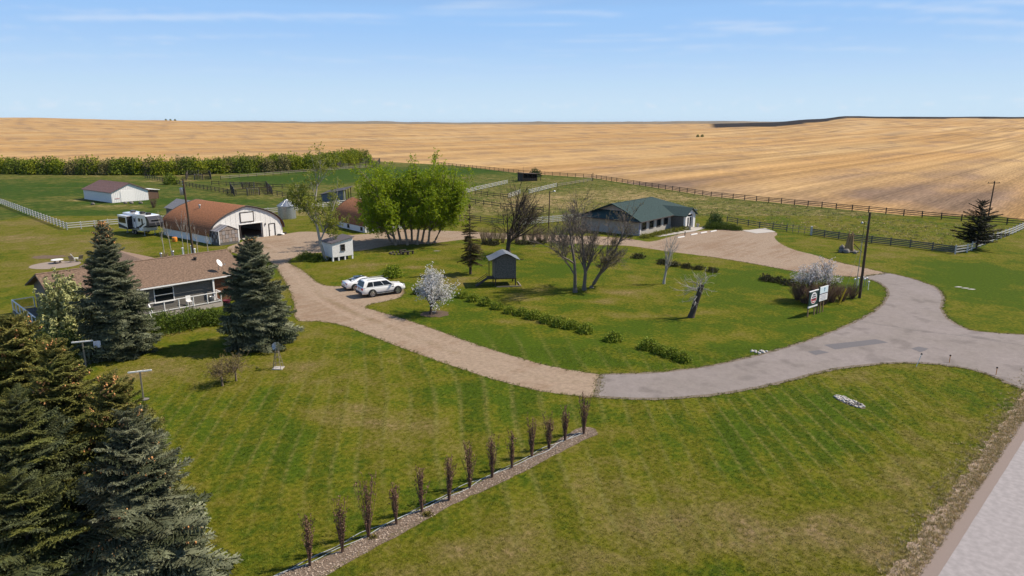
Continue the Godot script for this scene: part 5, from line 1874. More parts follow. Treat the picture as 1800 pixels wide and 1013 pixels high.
# ---------------------------------------------------------------- small things
func pole(called: String, label: String, foot: Vector3, head: Vector3, r: float, m: Material, group := "") -> Node3D:
	var t := thing(called, label, "utility pole", foot, 0.0, group)
	var s := Shape.new()
	var d := head - foot
	s.tube([Vector3(0, -0.1, 0), d * 0.5, d], [r, r * 0.86, r * 0.7], 10)
	obj("pole", s, m, t)
	return t


func make_poles() -> void:
	var wood: Material = mats["pole wood"]
	var foot := gp(340, 449)
	var head := foot + Vector3(-0.25, 11.2, 0.2)
	var u1 := pole("utility_pole", "tall wooden utility pole with grey transformer behind the bungalow", foot, head, 0.17, wood)
	var tr := Shape.new()
	tr.lathe([Vector2(0.05, 0), Vector2(0.26, 0.02), Vector2(0.27, 0.95), Vector2(0.2, 1.05), Vector2(0.05, 1.08)], 14)
	obj("transformer", tr, mats["galvanised"], u1).position = Vector3(-0.62, 8.9, 0.2)
	bar("bracket", Vector3(-0.6, 9.4, 0.2), Vector3(-0.15, 9.4, 0.1), 0.08, 0.08, mats["galvanised"], u1)
	for y in [10.3, 10.7]:
		var ins := Shape.new()
		ins.lathe([Vector2(0.03, 0), Vector2(0.08, 0.05), Vector2(0.05, 0.1), Vector2(0.08, 0.15), Vector2(0.03, 0.2)], 10)
		obj("insulator", ins, mats["white trim"], u1).position = Vector3(-0.4, y, 0.15)
	var u2 := pole("lamp_pole", "wooden yard lamp pole beside the tall bare tree", gp(964, 411), gp(964, 411) + Vector3(0.15, 7.5, 0), 0.12, wood)
	bar("arm", Vector3(0.1, 7.3, 0), Vector3(0.9, 7.5, 0.2), 0.06, 0.06, mats["galvanised"], u2)
	var lh := Shape.new()
	lh.lathe([Vector2(0.12, 0), Vector2(0.2, 0.1), Vector2(0.18, 0.2), Vector2(0.05, 0.3)], 12)
	obj("lamp_head", lh, mats["galvanised"], u2).position = Vector3(0.95, 7.35, 0.2)
	var f3 := gp(1511, 524)
	var u3 := pole("utility_pole", "tall dark wooden pole on the lawn beside the driveway bend", f3, f3 + Vector3(0.05, 9.6, 0), 0.16, wood)
	bar("step_bolt", Vector3(-0.25, 6.0, 0), Vector3(0.25, 6.0, 0), 0.03, 0.03, mats["galvanised"], u3)
	var f4 := gp(1503, 521)
	var u4 := pole("service_mast", "slim galvanised mast with a lamp standing beside the dark pole", f4, f4 + Vector3(0.1, 6.2, 0), 0.05, mats["galvanised"])
	bar("arm", Vector3(0.08, 6.1, 0), Vector3(0.1, 8.4, 0.0), 0.04, 0.04, mats["pole wood"], u4)
	var l4 := Shape.new()
	l4.lathe([Vector2(0.04, 0), Vector2(0.14, 0.06), Vector2(0.12, 0.2), Vector2(0.03, 0.26)], 12)
	obj("lamp_head", l4, mats["galvanised"], u4).position = Vector3(-0.15, 8.2, 0)
	var f5 := gp(1737, 384)
	var u5 := pole("utility_pole", "wooden pole with a crossarm rising behind the dark pine", f5, f5 + Vector3(0.2, 7.6, 0), 0.15, wood)
	bar("crossarm", Vector3(-1.25, 7.2, 0.1), Vector3(1.5, 7.2, -0.3), 0.12, 0.1, wood, u5)
	for k in 3:
		var ins := Shape.new()
		ins.lathe([Vector2(0.03, 0), Vector2(0.07, 0.06), Vector2(0.03, 0.2)], 8)
		obj("insulator", ins, mats["black"], u5).position = Vector3(-1.1 + k * 1.2, 7.26, 0.08 - k * 0.17)
	# far corner post of the field fence
	var u6 := pole("fence_brace", "short thick post where the pasture fence meets the stubble", gp(1042, 318), gp(1042, 318) + Vector3(0, 2.6, 0), 0.14, wood)
	bar("cap", Vector3(-0.2, 2.6, 0), Vector3(0.2, 2.6, 0), 0.08, 0.3, wood, u6)


func make_signs() -> void:
	var a := gp(1420, 558)
	var b := gp(1455, 546)
	var u := (b - a).normalized()
	var turn := turn_of(u)
	var green := mat("sign green", Color(0.008, 0.035, 0.035), 0.5)
	var sw: Material = mats["white trim"]
	var red := mat("sign red", Color(0.42, 0.035, 0.045), 0.5)
	var ink := mat("sign ink", Color(0.03, 0.03, 0.05), 0.6)
	var blue := mat("sign blue", Color(0.05, 0.17, 0.28), 0.6)
	var pale := mat("sign pale blue", Color(0.62, 0.74, 0.80), 0.6)
	var s := thing("farm_sign", "dark green sign board with a white round emblem on two wooden posts", "sign", a, turn)
	var w := 1.75
	block("board", Vector3(w / 2 - 0.1, 1.85, 0), Vector3(w, 1.5, 0.06), green, s)
	block("top_trim", Vector3(w / 2 - 0.1, 2.63, 0), Vector3(w + 0.04, 0.09, 0.1), sw, s)
	block("bottom_trim", Vector3(w / 2 - 0.1, 1.03, 0.0), Vector3(w + 0.04, 0.16, 0.1), sw, s)
	for x in [0.1, w - 0.35]:
		block("post", Vector3(x, 0.92, -0.09), Vector3(0.12, 1.95, 0.1), mats["new post"], s)
	var disc := Shape.new()
	disc.xf = Transform3D(Basis(Vector3.RIGHT, PI / 2), Vector3(w / 2 - 0.1, 1.88, 0.035))
	disc.lathe([Vector2(0.6, 0.0), Vector2(0.6, 0.012)], 28)
	obj("emblem", disc, sw, s)
	var arc := Shape.new()
	arc.xf = Transform3D(Basis(), Vector3(w / 2 - 0.1, 1.88, 0.0))
	var half := PackedVector2Array()
	for k in 13:
		var t := PI + PI * k / 12.0
		half.append(Vector2(cos(t) * 0.52, sin(t) * 0.5 - 0.02))
	arc.prism(half, 0.048, 0.053)
	obj("emblem_band", arc, red, s)
	for q in [[0.0, 0.36, 0.5, 0.12], [0.0, 0.14, 0.8, 0.11], [-0.12, -0.1, 0.22, 0.16], [0.16, -0.1, 0.2, 0.16], [0.0, -0.34, 0.5, 0.1]]:
		block("lettering", Vector3(w / 2 - 0.1 + q[0], 1.88 + q[1], 0.056), Vector3(q[2], q[3], 0.006), sw if q[1] < -0.2 else ink, s)
	var s2 := thing("notice_sign", "white notice board with pale blue panel on wooden posts beside the green sign", "sign", a + u * 2.0, turn)
	block("board", Vector3(w / 2 - 0.1, 2.05, 0), Vector3(w, 1.5, 0.06), sw, s2)
	block("frame", Vector3(-0.13, 2.05, 0.01), Vector3(0.1, 1.55, 0.1), green, s2)
	block("panel", Vector3(w / 2 - 0.1, 2.43, 0.035), Vector3(w - 0.14, 0.62, 0.012), pale, s2)
	block("divider", Vector3(w / 2 - 0.1, 2.05, 0.036), Vector3(w - 0.06, 0.06, 0.016), ink, s2)
	for q in [[0.12, 0.5, 0.2, 0.22], [0.1, 0.28, 0.16, 0.1]]:
		block("symbol", Vector3(w / 2 - 0.1 + q[0], 2.05 + q[1], 0.046), Vector3(q[2], q[3], 0.008), blue, s2)
	for k in 4:
		block("lettering", Vector3(w / 2 - 0.12 + (0.1 if k % 2 else 0.0), 1.86 - k * 0.14, 0.036), Vector3(1.15 - (k % 2) * 0.3, 0.06, 0.012), mat("grey print", Color(0.4, 0.4, 0.46), 0.6), s2)
	for x in [0.0, 0.55, 1.15]:
		block("post", Vector3(x, 1.0, -0.09), Vector3(0.12, 2.0, 0.1), mats["new post"] if x > 0.2 else mats["pole wood"], s2)
	var y := thing("guy_guard", "leaning bright yellow guy-wire guard in the grass beside the signs", "marker", gp(1475, 535.5))
	var g := gp(1475, 535.5)
	var head := Vector3(0.62, 1.75, -0.1)
	var ys := Shape.new()
	ys.tube([Vector3.ZERO, head], [0.075, 0.085], 8)
	obj("sleeve", ys, mats["yellow"], y)
	var wire := Shape.new()
	wire.tube([head, gp(1511, 524) + Vector3(0.05, 9.0, 0) - g], [0.006, 0.006], 4)
	obj("wire", wire, mats["galvanised"], y)
	# white mailboxes and pipes at the foot of the pole
	for k in 6:
		var p := gp([1502, 1516, 1519, 1523, 1526, 1508][k], [505, 502, 505, 503, 510, 503][k])
		var m := thing("meter_box", "small white box on a thin stake beside the dark pole", "utility box", p, turn, "white boxes on stakes by the pole")
		bar("stake", Vector3(0, 0, 0), Vector3(0, 0.85, 0), 0.05, 0.05, mats["galvanised"] if k < 4 else sw, m)
		var cs := Shape.new()
		cs.chamfer_box(Vector3(0, 0.98, 0), Vector3(0.24, 0.18, 0.16), 0.02)
		obj("box", cs, sw, m)
		block("door", Vector3(0, 0.98, 0.085), Vector3(0.18, 0.13, 0.012), mats["galvanised"], m)


func rock(r: Vector3, s: int, m := 8) -> Shape:
	var f := noise(s, 1.4, 2)
	var sh := Shape.new()
	var rows := []
	for i in m + 1:
		var row := PackedVector3Array()
		var t := PI * i / m
		for k in m + 2:
			var a := -TAU * k / (m + 2)
			var d := Vector3(sin(t) * cos(a), -cos(t), sin(t) * sin(a))
			row.append(d * r * (1.0 + 0.45 * f.get_noise_3dv(d * 1.3)) + Vector3(0, r.y * 0.5, 0))
		rows.append(row)
	sh.loft(rows, true)
	return sh


func make_yard_things() -> void:
	var sw: Material = mats["white trim"]
	# wheat-sheaf monument on stones
	var mo := thing("rock_monument", "tall tan sheaf-like stone monument with grey boulders on the lawn", "monument", gp(1492, 443))
	var straw := mat("tan stone", Color(0.44, 0.29, 0.14), 0.95, "fine", 1.6)
	for k in 12:
		var a := TAU * k / 12.0
		var r := 0.38 + 0.12 * (k % 3)
		var s := Shape.new()
		s.tube([Vector3(cos(a) * r * 1.1, 0, sin(a) * r), Vector3(cos(a) * r * 0.7, 1.2, sin(a) * r * 0.7), Vector3(cos(a) * r * 0.6 + 0.1, 2.0 + 0.35 * (k % 4), sin(a) * r * 0.6)], [0.19, 0.16, 0.07], 6)
		obj("stalk", s, straw, mo)
	bar("fallen_stalk", Vector3(0.5, 1.3, 0.3), Vector3(1.8, 0.05, 0.5), 0.13, 0.13, straw, mo)
	obj("plinth", rock(Vector3(1.4, 0.25, 0.9), 3), mats["stone"], mo)
	for k in 5:
		var b := thing("boulder", "grey boulder heaped at the foot of the tan stone monument", "boulder", gp([1478, 1484, 1487, 1480, 1503][k], [444, 441, 445, 440, 446][k]), k * 1.3, "boulders by the monument")
		obj("stone", rock(Vector3(0.55, 0.5, 0.45) * (0.6 + 0.14 * k if k < 4 else 0.5), 20 + k), mats["stone"], b)
	# oval of white stones round a drain
	var c := gp(1493, 707)
	var dir := (gp(1518, 717) - gp(1470, 696)).normalized()
	var side := dir.cross(Vector3.UP)
	var bed := PackedVector2Array()
	for k in 40:
		var t := TAU * k / 40.0
		var q := c + dir * cos(t) * 1.28 + side * sin(t) * 0.5
		bed.append(Vector2(q.x, q.z))
	sheet("stone_bed", ragged(bed, 0.06), 0.014, mat("bed grit", Color(0.20, 0.165, 0.125), 1.0, "gravel", 0.9))
	var white := mat("white stone", Color(0.66, 0.63, 0.60), 0.9, "fine", 2.0)
	var stone_meshes := []
	for k in 4:
		stone_meshes.append(rock(Vector3(0.12, 0.07, 0.09), 40 + k, 5).mesh())
	var n := 0
	for k in 260:
		var q := Vector2(rng.randf_range(-1.15, 1.15), rng.randf_range(-0.42, 0.42))
		if (q / Vector2(1.2, 0.45)).length() > 1.0 or q.length() < 0.14 or n >= 110:
			continue
		n += 1
		var o := obj("border_stone", stone_meshes[k % 4], white if k % 3 else mats["stone"])
		o.position = c + dir * q.x + side * q.y + Vector3(0, 0.015, 0)
		o.rotation.y = rng.randf() * TAU
		o.scale = Vector3.ONE * rng.randf_range(0.6, 1.15)
		tag(o, "small white stone in the oval stone bed on the front lawn", "stone", "stones of the oval bed")
	var drain := thing("drain_cover", "small dark drain in the middle of the oval stone bed", "drain", c + Vector3(0, 0.02, 0))
	var ds := Shape.new()
	ds.lathe([Vector2(0.15, 0), Vector2(0.15, 0.05), Vector2(0.11, 0.06), Vector2(0.11, 0.02), Vector2(0.01, 0.02)], 14)
	obj("ring", ds, mats["black"], drain)
	for k in 16:
		var p := gp(1337, 620) + Vector3(rng.randf_range(-0.75, 0.75), 0.01, rng.randf_range(-0.4, 0.4))
		var o := obj("lawn_stone", stone_meshes[k % 4], white)
		o.position = p
		o.rotation.y = rng.randf() * TAU
		o.scale = Vector3.ONE * rng.randf_range(0.8, 1.5)
		tag(o, "pale stone in the small heap beside the driveway's inner edge", "stone", "stones by the driveway")
	for p in [[1685, 505], [1708, 509], [1697, 507]]:
		var o := obj("flat_stone", rock(Vector3(0.5, 0.04, 0.2), 61, 6), white)
		o.position = gp(p[0], p[1])
		tag(o, "flat pale stone lying in the bright lawn inside the road bend", "stone", "flat stones in the right lawn")
	# reflector stakes
	for q in [[1611, 645, 0.2, 1.05], [1669, 638, 0.0, 0.6], [1751, 660, 0.0, 0.6]]:
		var r := thing("reflector_stake", "thin white stake with a dark reflector at the driveway edge" if q[3] > 1 else "short thin orange stake at the lawn's driveway edge", "stake", gp(q[0], q[1]), 0.0, "" if q[3] > 1 else "short stakes")
		bar("stake", Vector3.ZERO, Vector3(q[2] * 1.4, q[3], 0), 0.035, 0.035, sw if q[3] > 1 else mats["orange"], r)
		var rs := Shape.new()
		rs.xf = Transform3D(Basis(Vector3.RIGHT, PI / 2), Vector3(q[2] * 1.4, q[3] + 0.02, 0))
		rs.lathe([Vector2(0.075, -0.015), Vector2(0.075, 0.015)], 14)
		obj("reflector", rs, mats["black"], r)
	# clothesline poles
	for k in 2:
		var f := gp([151, 252][k], [645, 703][k])
		var t := thing("clothesline_pole", ["T-shaped clothesline pole with a white cloth hanging under the spruce", "T-shaped clothesline pole standing alone on the lawn"][k], "clothesline", f, turn_of(Vector3(0.9, 0, -0.35)))
		bar("post", Vector3.ZERO, Vector3(0, 2.1, 0), 0.1, 0.1, mats["pale boards"], t)
		bar("crossbar", Vector3(-0.75, 2.12, 0), Vector3(0.75, 2.12, 0), 0.09, 0.09, sw, t)
		for x in [-0.65, -0.22, 0.22, 0.65]:
			bar("hook", Vector3(x, 2.12, 0), Vector3(x, 2.26, 0), 0.025, 0.025, mats["galvanised"], t)
		if k == 0:
			var cl := thing("hanging_cloth", "white cloth hanging from the clothesline pole", "cloth", t.transform * Vector3(0.75, 1.5, 0.06), t.rotation.y)
			var cs := Shape.new()
			var rows := []
			for i in 5:
				var row := PackedVector3Array()
				for j in 7:
					row.append(Vector3(j * 0.085, 0.58 - i * 0.14, 0.05 * sin(j * 1.4 + i * 0.5)))
				rows.append(row)
			cs.loft(rows, false)
			obj("cloth", cs, mat("cloth", Color(0.62, 0.62, 0.70), 0.9), cl)
		else:
			obj("foot_stone", rock(Vector3(0.32, 0.08, 0.22), 71, 6), mats["stone"], t).position = Vector3(0.1, 0, 0.05)
	# lawn windmill
	var wm := thing("garden_windmill", "small ornamental lattice windmill on the lawn near the big spruce", "windmill", gp(489, 648))
	for sx in [-1, 1]:
		for sz in [-1, 1]:
			bar("leg", Vector3(sx * 0.32, 0, sz * 0.32), Vector3(sx * 0.07, 1.75, sz * 0.07), 0.04, 0.04, mats["pale boards"], wm)
	for h in [0.4, 0.85, 1.3]:
		var r: float = lerpf(0.32, 0.07, h / 1.75)
		for sz in [-1, 1]:
			bar("brace", Vector3(-r, h, sz * r), Vector3(r, h + 0.2, sz * r * 0.8), 0.025, 0.025, mats["pale boards"], wm)
			bar("brace", Vector3(sz * r, h, -r), Vector3(sz * r * 0.8, h + 0.2, r), 0.025, 0.025, mats["pale boards"], wm)
	var hub := Vector3(0.05, 1.88, 0.16)
	for k in 10:
		var a := TAU * k / 10.0
		var bs := Shape.new()
		var out := Vector3(cos(a), sin(a), 0)
		var tan := Vector3(-sin(a), cos(a), 0.35).normalized()
		bs.slab(hub + out * 0.08 - tan * 0.03, hub + out * 0.36 - tan * 0.09, hub + out * 0.36 + tan * 0.09, hub + out * 0.08 + tan * 0.03, 0.01)
		obj("blade", bs, mats["galvanised"], wm)
	bar("tail", Vector3(0, 1.88, 0.1), Vector3(-0.05, 1.88, -0.5), 0.03, 0.03, mats["galvanised"], wm)
	block("vane", Vector3(-0.05, 1.9, -0.5), Vector3(0.02, 0.22, 0.3), mats["galvanised"], wm)
	block("paver", Vector3(0, 0.03, 0), Vector3(0.8, 0.06, 0.75), mats["concrete"], wm)
	# orange barrel by the workshop, tank pipes behind the house
	var ob := thing("orange_barrel", "orange plastic barrel on the grass by the workshop's side wall", "barrel", gp(307, 425))
	var os := Shape.new()
	os.lathe([Vector2(0.36, 0), Vector2(0.4, 0.06), Vector2(0.4, 0.28), Vector2(0.42, 0.3), Vector2(0.42, 0.5), Vector2(0.4, 0.52), Vector2(0.4, 0.72), Vector2(0.34, 0.76), Vector2(0.32, 0.72), Vector2(0.01, 0.72)], 18)
	obj("barrel", os, mats["orange"], ob)
	var lean := thing("yellow_plank", "yellow pole leaning against the greenhouse corner", "pole", gp(371, 430))
	bar("pole", Vector3(0.1, 0, 0.1), Vector3(-0.45, 1.75, -0.1), 0.06, 0.06, mats["yellow"], lean)
	for k in 3:
		var wp := thing("well_pipe", "capped white well pipe behind the bungalow roof", "pipe", gp([322, 343, 337][k], [450, 452, 446][k]), 0.0, "well pipes behind the bungalow")
		var ws := Shape.new()
		ws.lathe([Vector2(0.1, 0), Vector2(0.1, 1.1), Vector2(0.16, 1.12), Vector2(0.16, 1.24), Vector2(0.01, 1.28)], 12)
		obj("pipe", ws, sw, wp)
	# round patio with a fire bowl, left of the house
	var pc := gp(97, 466)
	var pat := PackedVector2Array()
	for k in 36:
		pat.append(Vector2(pc.x + cos(TAU * k / 36.0) * 3.1, pc.z + sin(TAU * k / 36.0) * 2.9))
	sheet("patio", ragged(pat, 0.08), 0.02, mat("patio grit", Color(0.36, 0.29, 0.24), 0.95, "gravel", 0.8))
	var rg := PackedVector2Array()
	for k in 30:
		rg.append(Vector2(gp(85, 452).x + cos(TAU * k / 30.0) * 2.4, gp(85, 452).z + sin(TAU * k / 30.0) * 1.4))
	sheet("bare_earth", ragged(rg, 0.6), 0.01, mat("earth", Color(0.25, 0.17, 0.11), 1.0, "clump", 0.8))
	var pt := thing("patio_table", "low round white table on the gravel patio", "table", gp(101, 463))
	var ps := Shape.new()
	ps.lathe([Vector2(0.7, 0.46), Vector2(0.75, 0.5), Vector2(0.75, 0.54), Vector2(0.01, 0.55)], 22)
	obj("table_top", ps, sw, pt)
	for k in 4:
		bar("leg", Vector3(cos(k * PI / 2) * 0.5, 0, sin(k * PI / 2) * 0.5), Vector3(cos(k * PI / 2) * 0.4, 0.47, sin(k * PI / 2) * 0.4), 0.07, 0.07, mats["dark trim"], pt)
	for k in 3:
		var ch := thing("patio_chair", "reclining garden chair of pale slats on the gravel patio", "chair", gp([134, 128, 140][k], [458, 461, 460][k]), 0.8 + k * 0.9, "chairs on the gravel patio")
		for q in 5:
			block("seat_slat", Vector3(-0.24 + q * 0.12, 0.38 - q * 0.012, 0), Vector3(0.1, 0.03, 0.55), mats["pale boards"] if k else sw, ch)
			bar("back_slat", Vector3(-0.28, 0.42, -0.24 + q * 0.12), Vector3(-0.62, 1.0, -0.24 + q * 0.12), 0.03, 0.1, mats["pale boards"] if k else sw, ch)
		for p in [[-1, -1], [-1, 1], [1, -1], [1, 1]]:
			block("leg", Vector3(p[0] * 0.24, 0.18, p[1] * 0.24), Vector3(0.05, 0.36, 0.05), mats["pale boards"] if k else sw, ch)
	# fire ring and bench by the poplars
	var fr := gp(697, 446)
	for k in 11:
		var a := TAU * k / 11.0
		var o := obj("fire_ring_stone", rock(Vector3(0.22, 0.16, 0.18), 80 + k % 3, 6), mat("sooty stone", Color(0.10, 0.085, 0.07), 0.95, "fine", 2.0))
		o.position = fr + Vector3(cos(a) * 0.95, 0, sin(a) * 0.95)
		o.rotation.y = a
		tag(o, "dark stone in the fire ring on the grass before the poplars", "stone", "stones of the fire ring")
	for k in 3:
		var g := thing("log_bench", "short plank bench on stumps beside the fire ring", "bench", gp([713, 721, 708][k], [448, 446.5, 444.5][k]), 0.3 * k, "log benches by the fire ring")
		block("seat", Vector3(0, 0.42, 0), Vector3(1.1, 0.09, 0.32), mats["brown boards"], g)
		for x in [-0.4, 0.4]:
			var ls := Shape.new()
			ls.lathe([Vector2(0.15, 0), Vector2(0.15, 0.38), Vector2(0.01, 0.38)], 10)
			obj("stump", ls, mats["pole wood"], g).position.x = x
	var st := obj("stepping_stone", rock(Vector3(0.55, 0.05, 0.3), 88, 6), mats["stone"])
	st.position = gp(768, 441.5)
	tag(st, "flat pale stone lying on the grass right of the poplars", "stone")
	# bed of soil under the blossoming crab
	var cb := PackedVector2Array()
	for k in 26:
		var p := gp(765, 552)
		cb.append(Vector2(p.x + cos(TAU * k / 26.0) * 1.45, p.z + sin(TAU * k / 26.0) * 1.3))
	sheet("tree_bed", ragged(cb, 0.3), 0.012, mat("bed soil", Color(0.21, 0.145, 0.095), 1.0, "clump", 1.0))
	# scrap by the barn and workshop corner
	for k in 4:
		var o := obj("barn_stone", rock(Vector3(0.5, 0.35, 0.4), 90 + k, 6), mats["stone"])
		o.position = gp([220, 231, 247, 163][k], [358, 358, 358, 360][k])
		tag(o, "pale stone lying along the foot of the white barn", "stone", "stones by the white barn")
	for k in 3:
		var o := thing("scrap_tyre", "old tyre lying by the workshop's front corner", "tyre", gp([496, 500, 491][k], [413, 411, 414][k]), 0.0, "old tyres by the workshop")
		var ts := Shape.new()
		ts.lathe([Vector2(0.2, 0.0), Vector2(0.34, 0.0), Vector2(0.38, 0.06), Vector2(0.38, 0.18), Vector2(0.34, 0.24), Vector2(0.2, 0.24)], 16)
		obj("tyre", ts, mats["tyre"] if k else sw, o)
	# drainpipe stick on the lot
	var bl := thing("bollard", "short dark post on the pavement before the office windows", "bollard", gp(1204, 414.5))
	bar("post", Vector3.ZERO, Vector3(0, 0.75, 0), 0.12, 0.12, mats["dark trim"], bl)


func make_mulch_bed() -> void:
	var p := pixels([[430, 1034], [560, 985], [700, 915], [850, 845], [950, 795], [1018, 753], [1046, 755], [1050, 764], [1004, 786], [906, 837], [807, 883], [708, 938], [568, 1015], [530, 1042]])
	var cut := outline(p, 0.12, 0.4)
	sheet("mulch_bed", cut, 0.014, mat("mulch", Color(0.30, 0.225, 0.17), 1.0, "clump", 2.2))
	var chip := Shape.new()
	chip.box(Vector3(0, 0.01, 0), Vector3(0.11, 0.02, 0.045))
	var places := []
	var cols := PackedColorArray()
	for k in 52000:
		var x := rng.randf_range(-13.0, 5.6)
		var z := rng.randf_range(-41.4, -24.8)
		if Geometry2D.is_point_in_polygon(Vector2(x, z), cut):
			places.append(Transform3D(Basis.from_euler(Vector3(rng.randf_range(-0.5, 0.5), rng.randf() * TAU, rng.randf_range(-0.5, 0.5))).scaled(Vector3.ONE * rng.randf_range(0.35, 0.85)), Vector3(x, 0.022, z)))
			var g := rng.randf()
			cols.append(Color(0.20, 0.14, 0.10).lerp(Color(0.52, 0.43, 0.35), g * g))
	tag(scatter("wood_chips", chip.mesh(), places, cols, leafy("chips", 0.95, 0.0)), "pinkish wood chips strewn over the long planting bed", "wood chips")
	# hoses
	for k in 3:
		var s := Shape.new()
		var pts := []
		var rad := []
		for i in 46:
			var t := i / 45.0
			var q := gp(455, 1030).lerp(gp(1024, 762), t)
			var side := (gp(1024, 762) - gp(455, 1030)).cross(Vector3.UP).normalized()
			pts.append(q + side * (-0.06 + 0.11 * (k - 1) + 0.09 * sin(t * 21.0 + k * 2.0) + 0.07 * sin(t * 43.0 + k * 1.7)) + Vector3(0, 0.03 + 0.010 * k + 0.018 * sin(t * 60.0 + k * 2.1), 0))
			rad.append(0.017)
		s.tube(pts, rad, 6)
		var o := obj("soaker_hose", s, [sw_hose(), mat("hose black", Color(0.03, 0.035, 0.05), 0.5), sw_hose()][k])
		tag(o, ["pale hose nearest the house along the planting bed", "black hose lying between the two pale hoses", "pale hose nearest the road along the planting bed"][k], "hose")


func sw_hose() -> Material:
	return mat("hose pale", Color(0.34, 0.37, 0.38), 0.6)


# ---------------------------------------------------------------- plants
var bough_meshes := []
var tuft_meshes := []
var blossom_mesh: Mesh
var cone_mesh: Mesh


func rnd_dir() -> Vector3:
	var v := Vector3(rng.randfn(), rng.randfn(), rng.randfn())
	return v.normalized() if v.length() > 0.01 else Vector3.UP


func make_leaf_stock() -> void:
	# spruce boughs: unit length along x, brush-like twigs to both sides
	for variant in 3:
		var s := Shape.new()
		s.tinted = true
		s.tint = Color(0.45, 0.38, 0.32)
		s.tube([Vector3.ZERO, Vector3(0.5, 0.01, 0), Vector3(0.95, 0.02, 0)], [0.018, 0.011, 0.004], 4, false)
		for i in 17:
			var t := 0.1 + 0.9 * i / 16.0
			for side in [-1, 1, 0]:
				if side == 0 and i % 2:
					continue
				var base := Vector3(t, 0.01, 0)
				var length := (0.36 * pow(1.0 - t, 0.7) + 0.09) * rng.randf_range(0.75, 1.2)
				var ang := rng.randf_range(0.75, 1.05)
				var dir := Vector3(cos(ang), rng.randf_range(-0.28, 0.05), side * sin(ang)).normalized() if side != 0 else Vector3(0.8, rng.randf_range(-0.3, 0.5), rng.randf_range(-0.3, 0.3)).normalized()
				if side == 0:
					length *= 0.55
				twig(s, base, dir, length)
		twig(s, Vector3(0.92, 0.02, 0), Vector3(1, 0.1, 0).normalized(), 0.16)
		bough_meshes.append(s.mesh())
	# tufts of leaves
	for variant in 3:
		var s := Shape.new()
		s.tinted = true
		for k in 7:
			var c := rnd_dir() * rng.randf_range(0.2, 0.95)
			var a := rnd_dir() * 0.42
			var b := a.cross(rnd_dir()).normalized() * 0.2
			var up := a.cross(b).normalized() * 0.07
			var g := rng.randf_range(0.75, 1.2)
			s.tint = Color(g, g, g)
			s.tri(c - a, c + b + up, c + a)
			s.tri(c - a, c + a, c - b + up)
		tuft_meshes.append(s.mesh())
	var bl := Shape.new()
	bl.tinted = true
	for k in 6:
		var c := rnd_dir() * rng.randf_range(0.1, 0.8)
		var n := (c + Vector3(0, 0.4, 0)).normalized()
		var a := n.cross(rnd_dir()).normalized()
		var b := n.cross(a)
		var g := rng.randf_range(0.85, 1.1)
		bl.tint = Color(g, g, g)
		for q in 5:
			var t := TAU * q / 5.0
			var o := a * cos(t) + b * sin(t)
			var w := a * -sin(t) + b * cos(t)
			bl.tri(c, c + o * 0.34 - w * 0.16 + n * 0.08, c + o * 0.34 + w * 0.16 + n * 0.08)
	blossom_mesh = bl.mesh()
	var cn := Shape.new()
	cn.lathe([Vector2(0.05, 0), Vector2(0.3, -0.15), Vector2(0.34, -0.5), Vector2(0.24, -0.85), Vector2(0.05, -1.0)], 6)
	cone_mesh = cn.mesh()


# a brush of needles: a thin spindle with blades standing off it
func twig(s: Shape, base: Vector3, dir: Vector3, length: float) -> void:
	var side := dir.cross(Vector3.UP).normalized()
	if side.length() < 0.5:
		side = Vector3.RIGHT
	var up := side.cross(dir)
	var tip := base + dir * length
	var mid := base + dir * length * 0.45
	var w := 0.022
	var g := rng.randf_range(0.55, 0.8)
	s.tint = Color(g, g, g)
	for k in 3:
		var a := TAU * k / 3.0
		var b := TAU * (k + 1) / 3.0
		var pa := mid + (side * cos(a) + up * sin(a)) * w
		var pb := mid + (side * cos(b) + up * sin(b)) * w
		s.tri(base, pb, pa)
		s.tri(tip, pa, pb)
	var n := maxi(7, int(length * 52))
	for k in n:
		var t := (k + rng.randf()) / n
		var a := rng.randf() * TAU
		var out := (side * cos(a) + up * sin(a) * 0.8 + dir * 0.75).normalized()
		var p := base + dir * length * t
		var l := rng.randf_range(0.04, 0.065) * (1.0 - 0.35 * t)
		var wide := out.cross(dir).normalized() * 0.0105
		g = rng.randf_range(0.75, 1.3)
		s.tint = Color(g, g, g)
		s.tri(p - wide, p + wide, p + out * l)


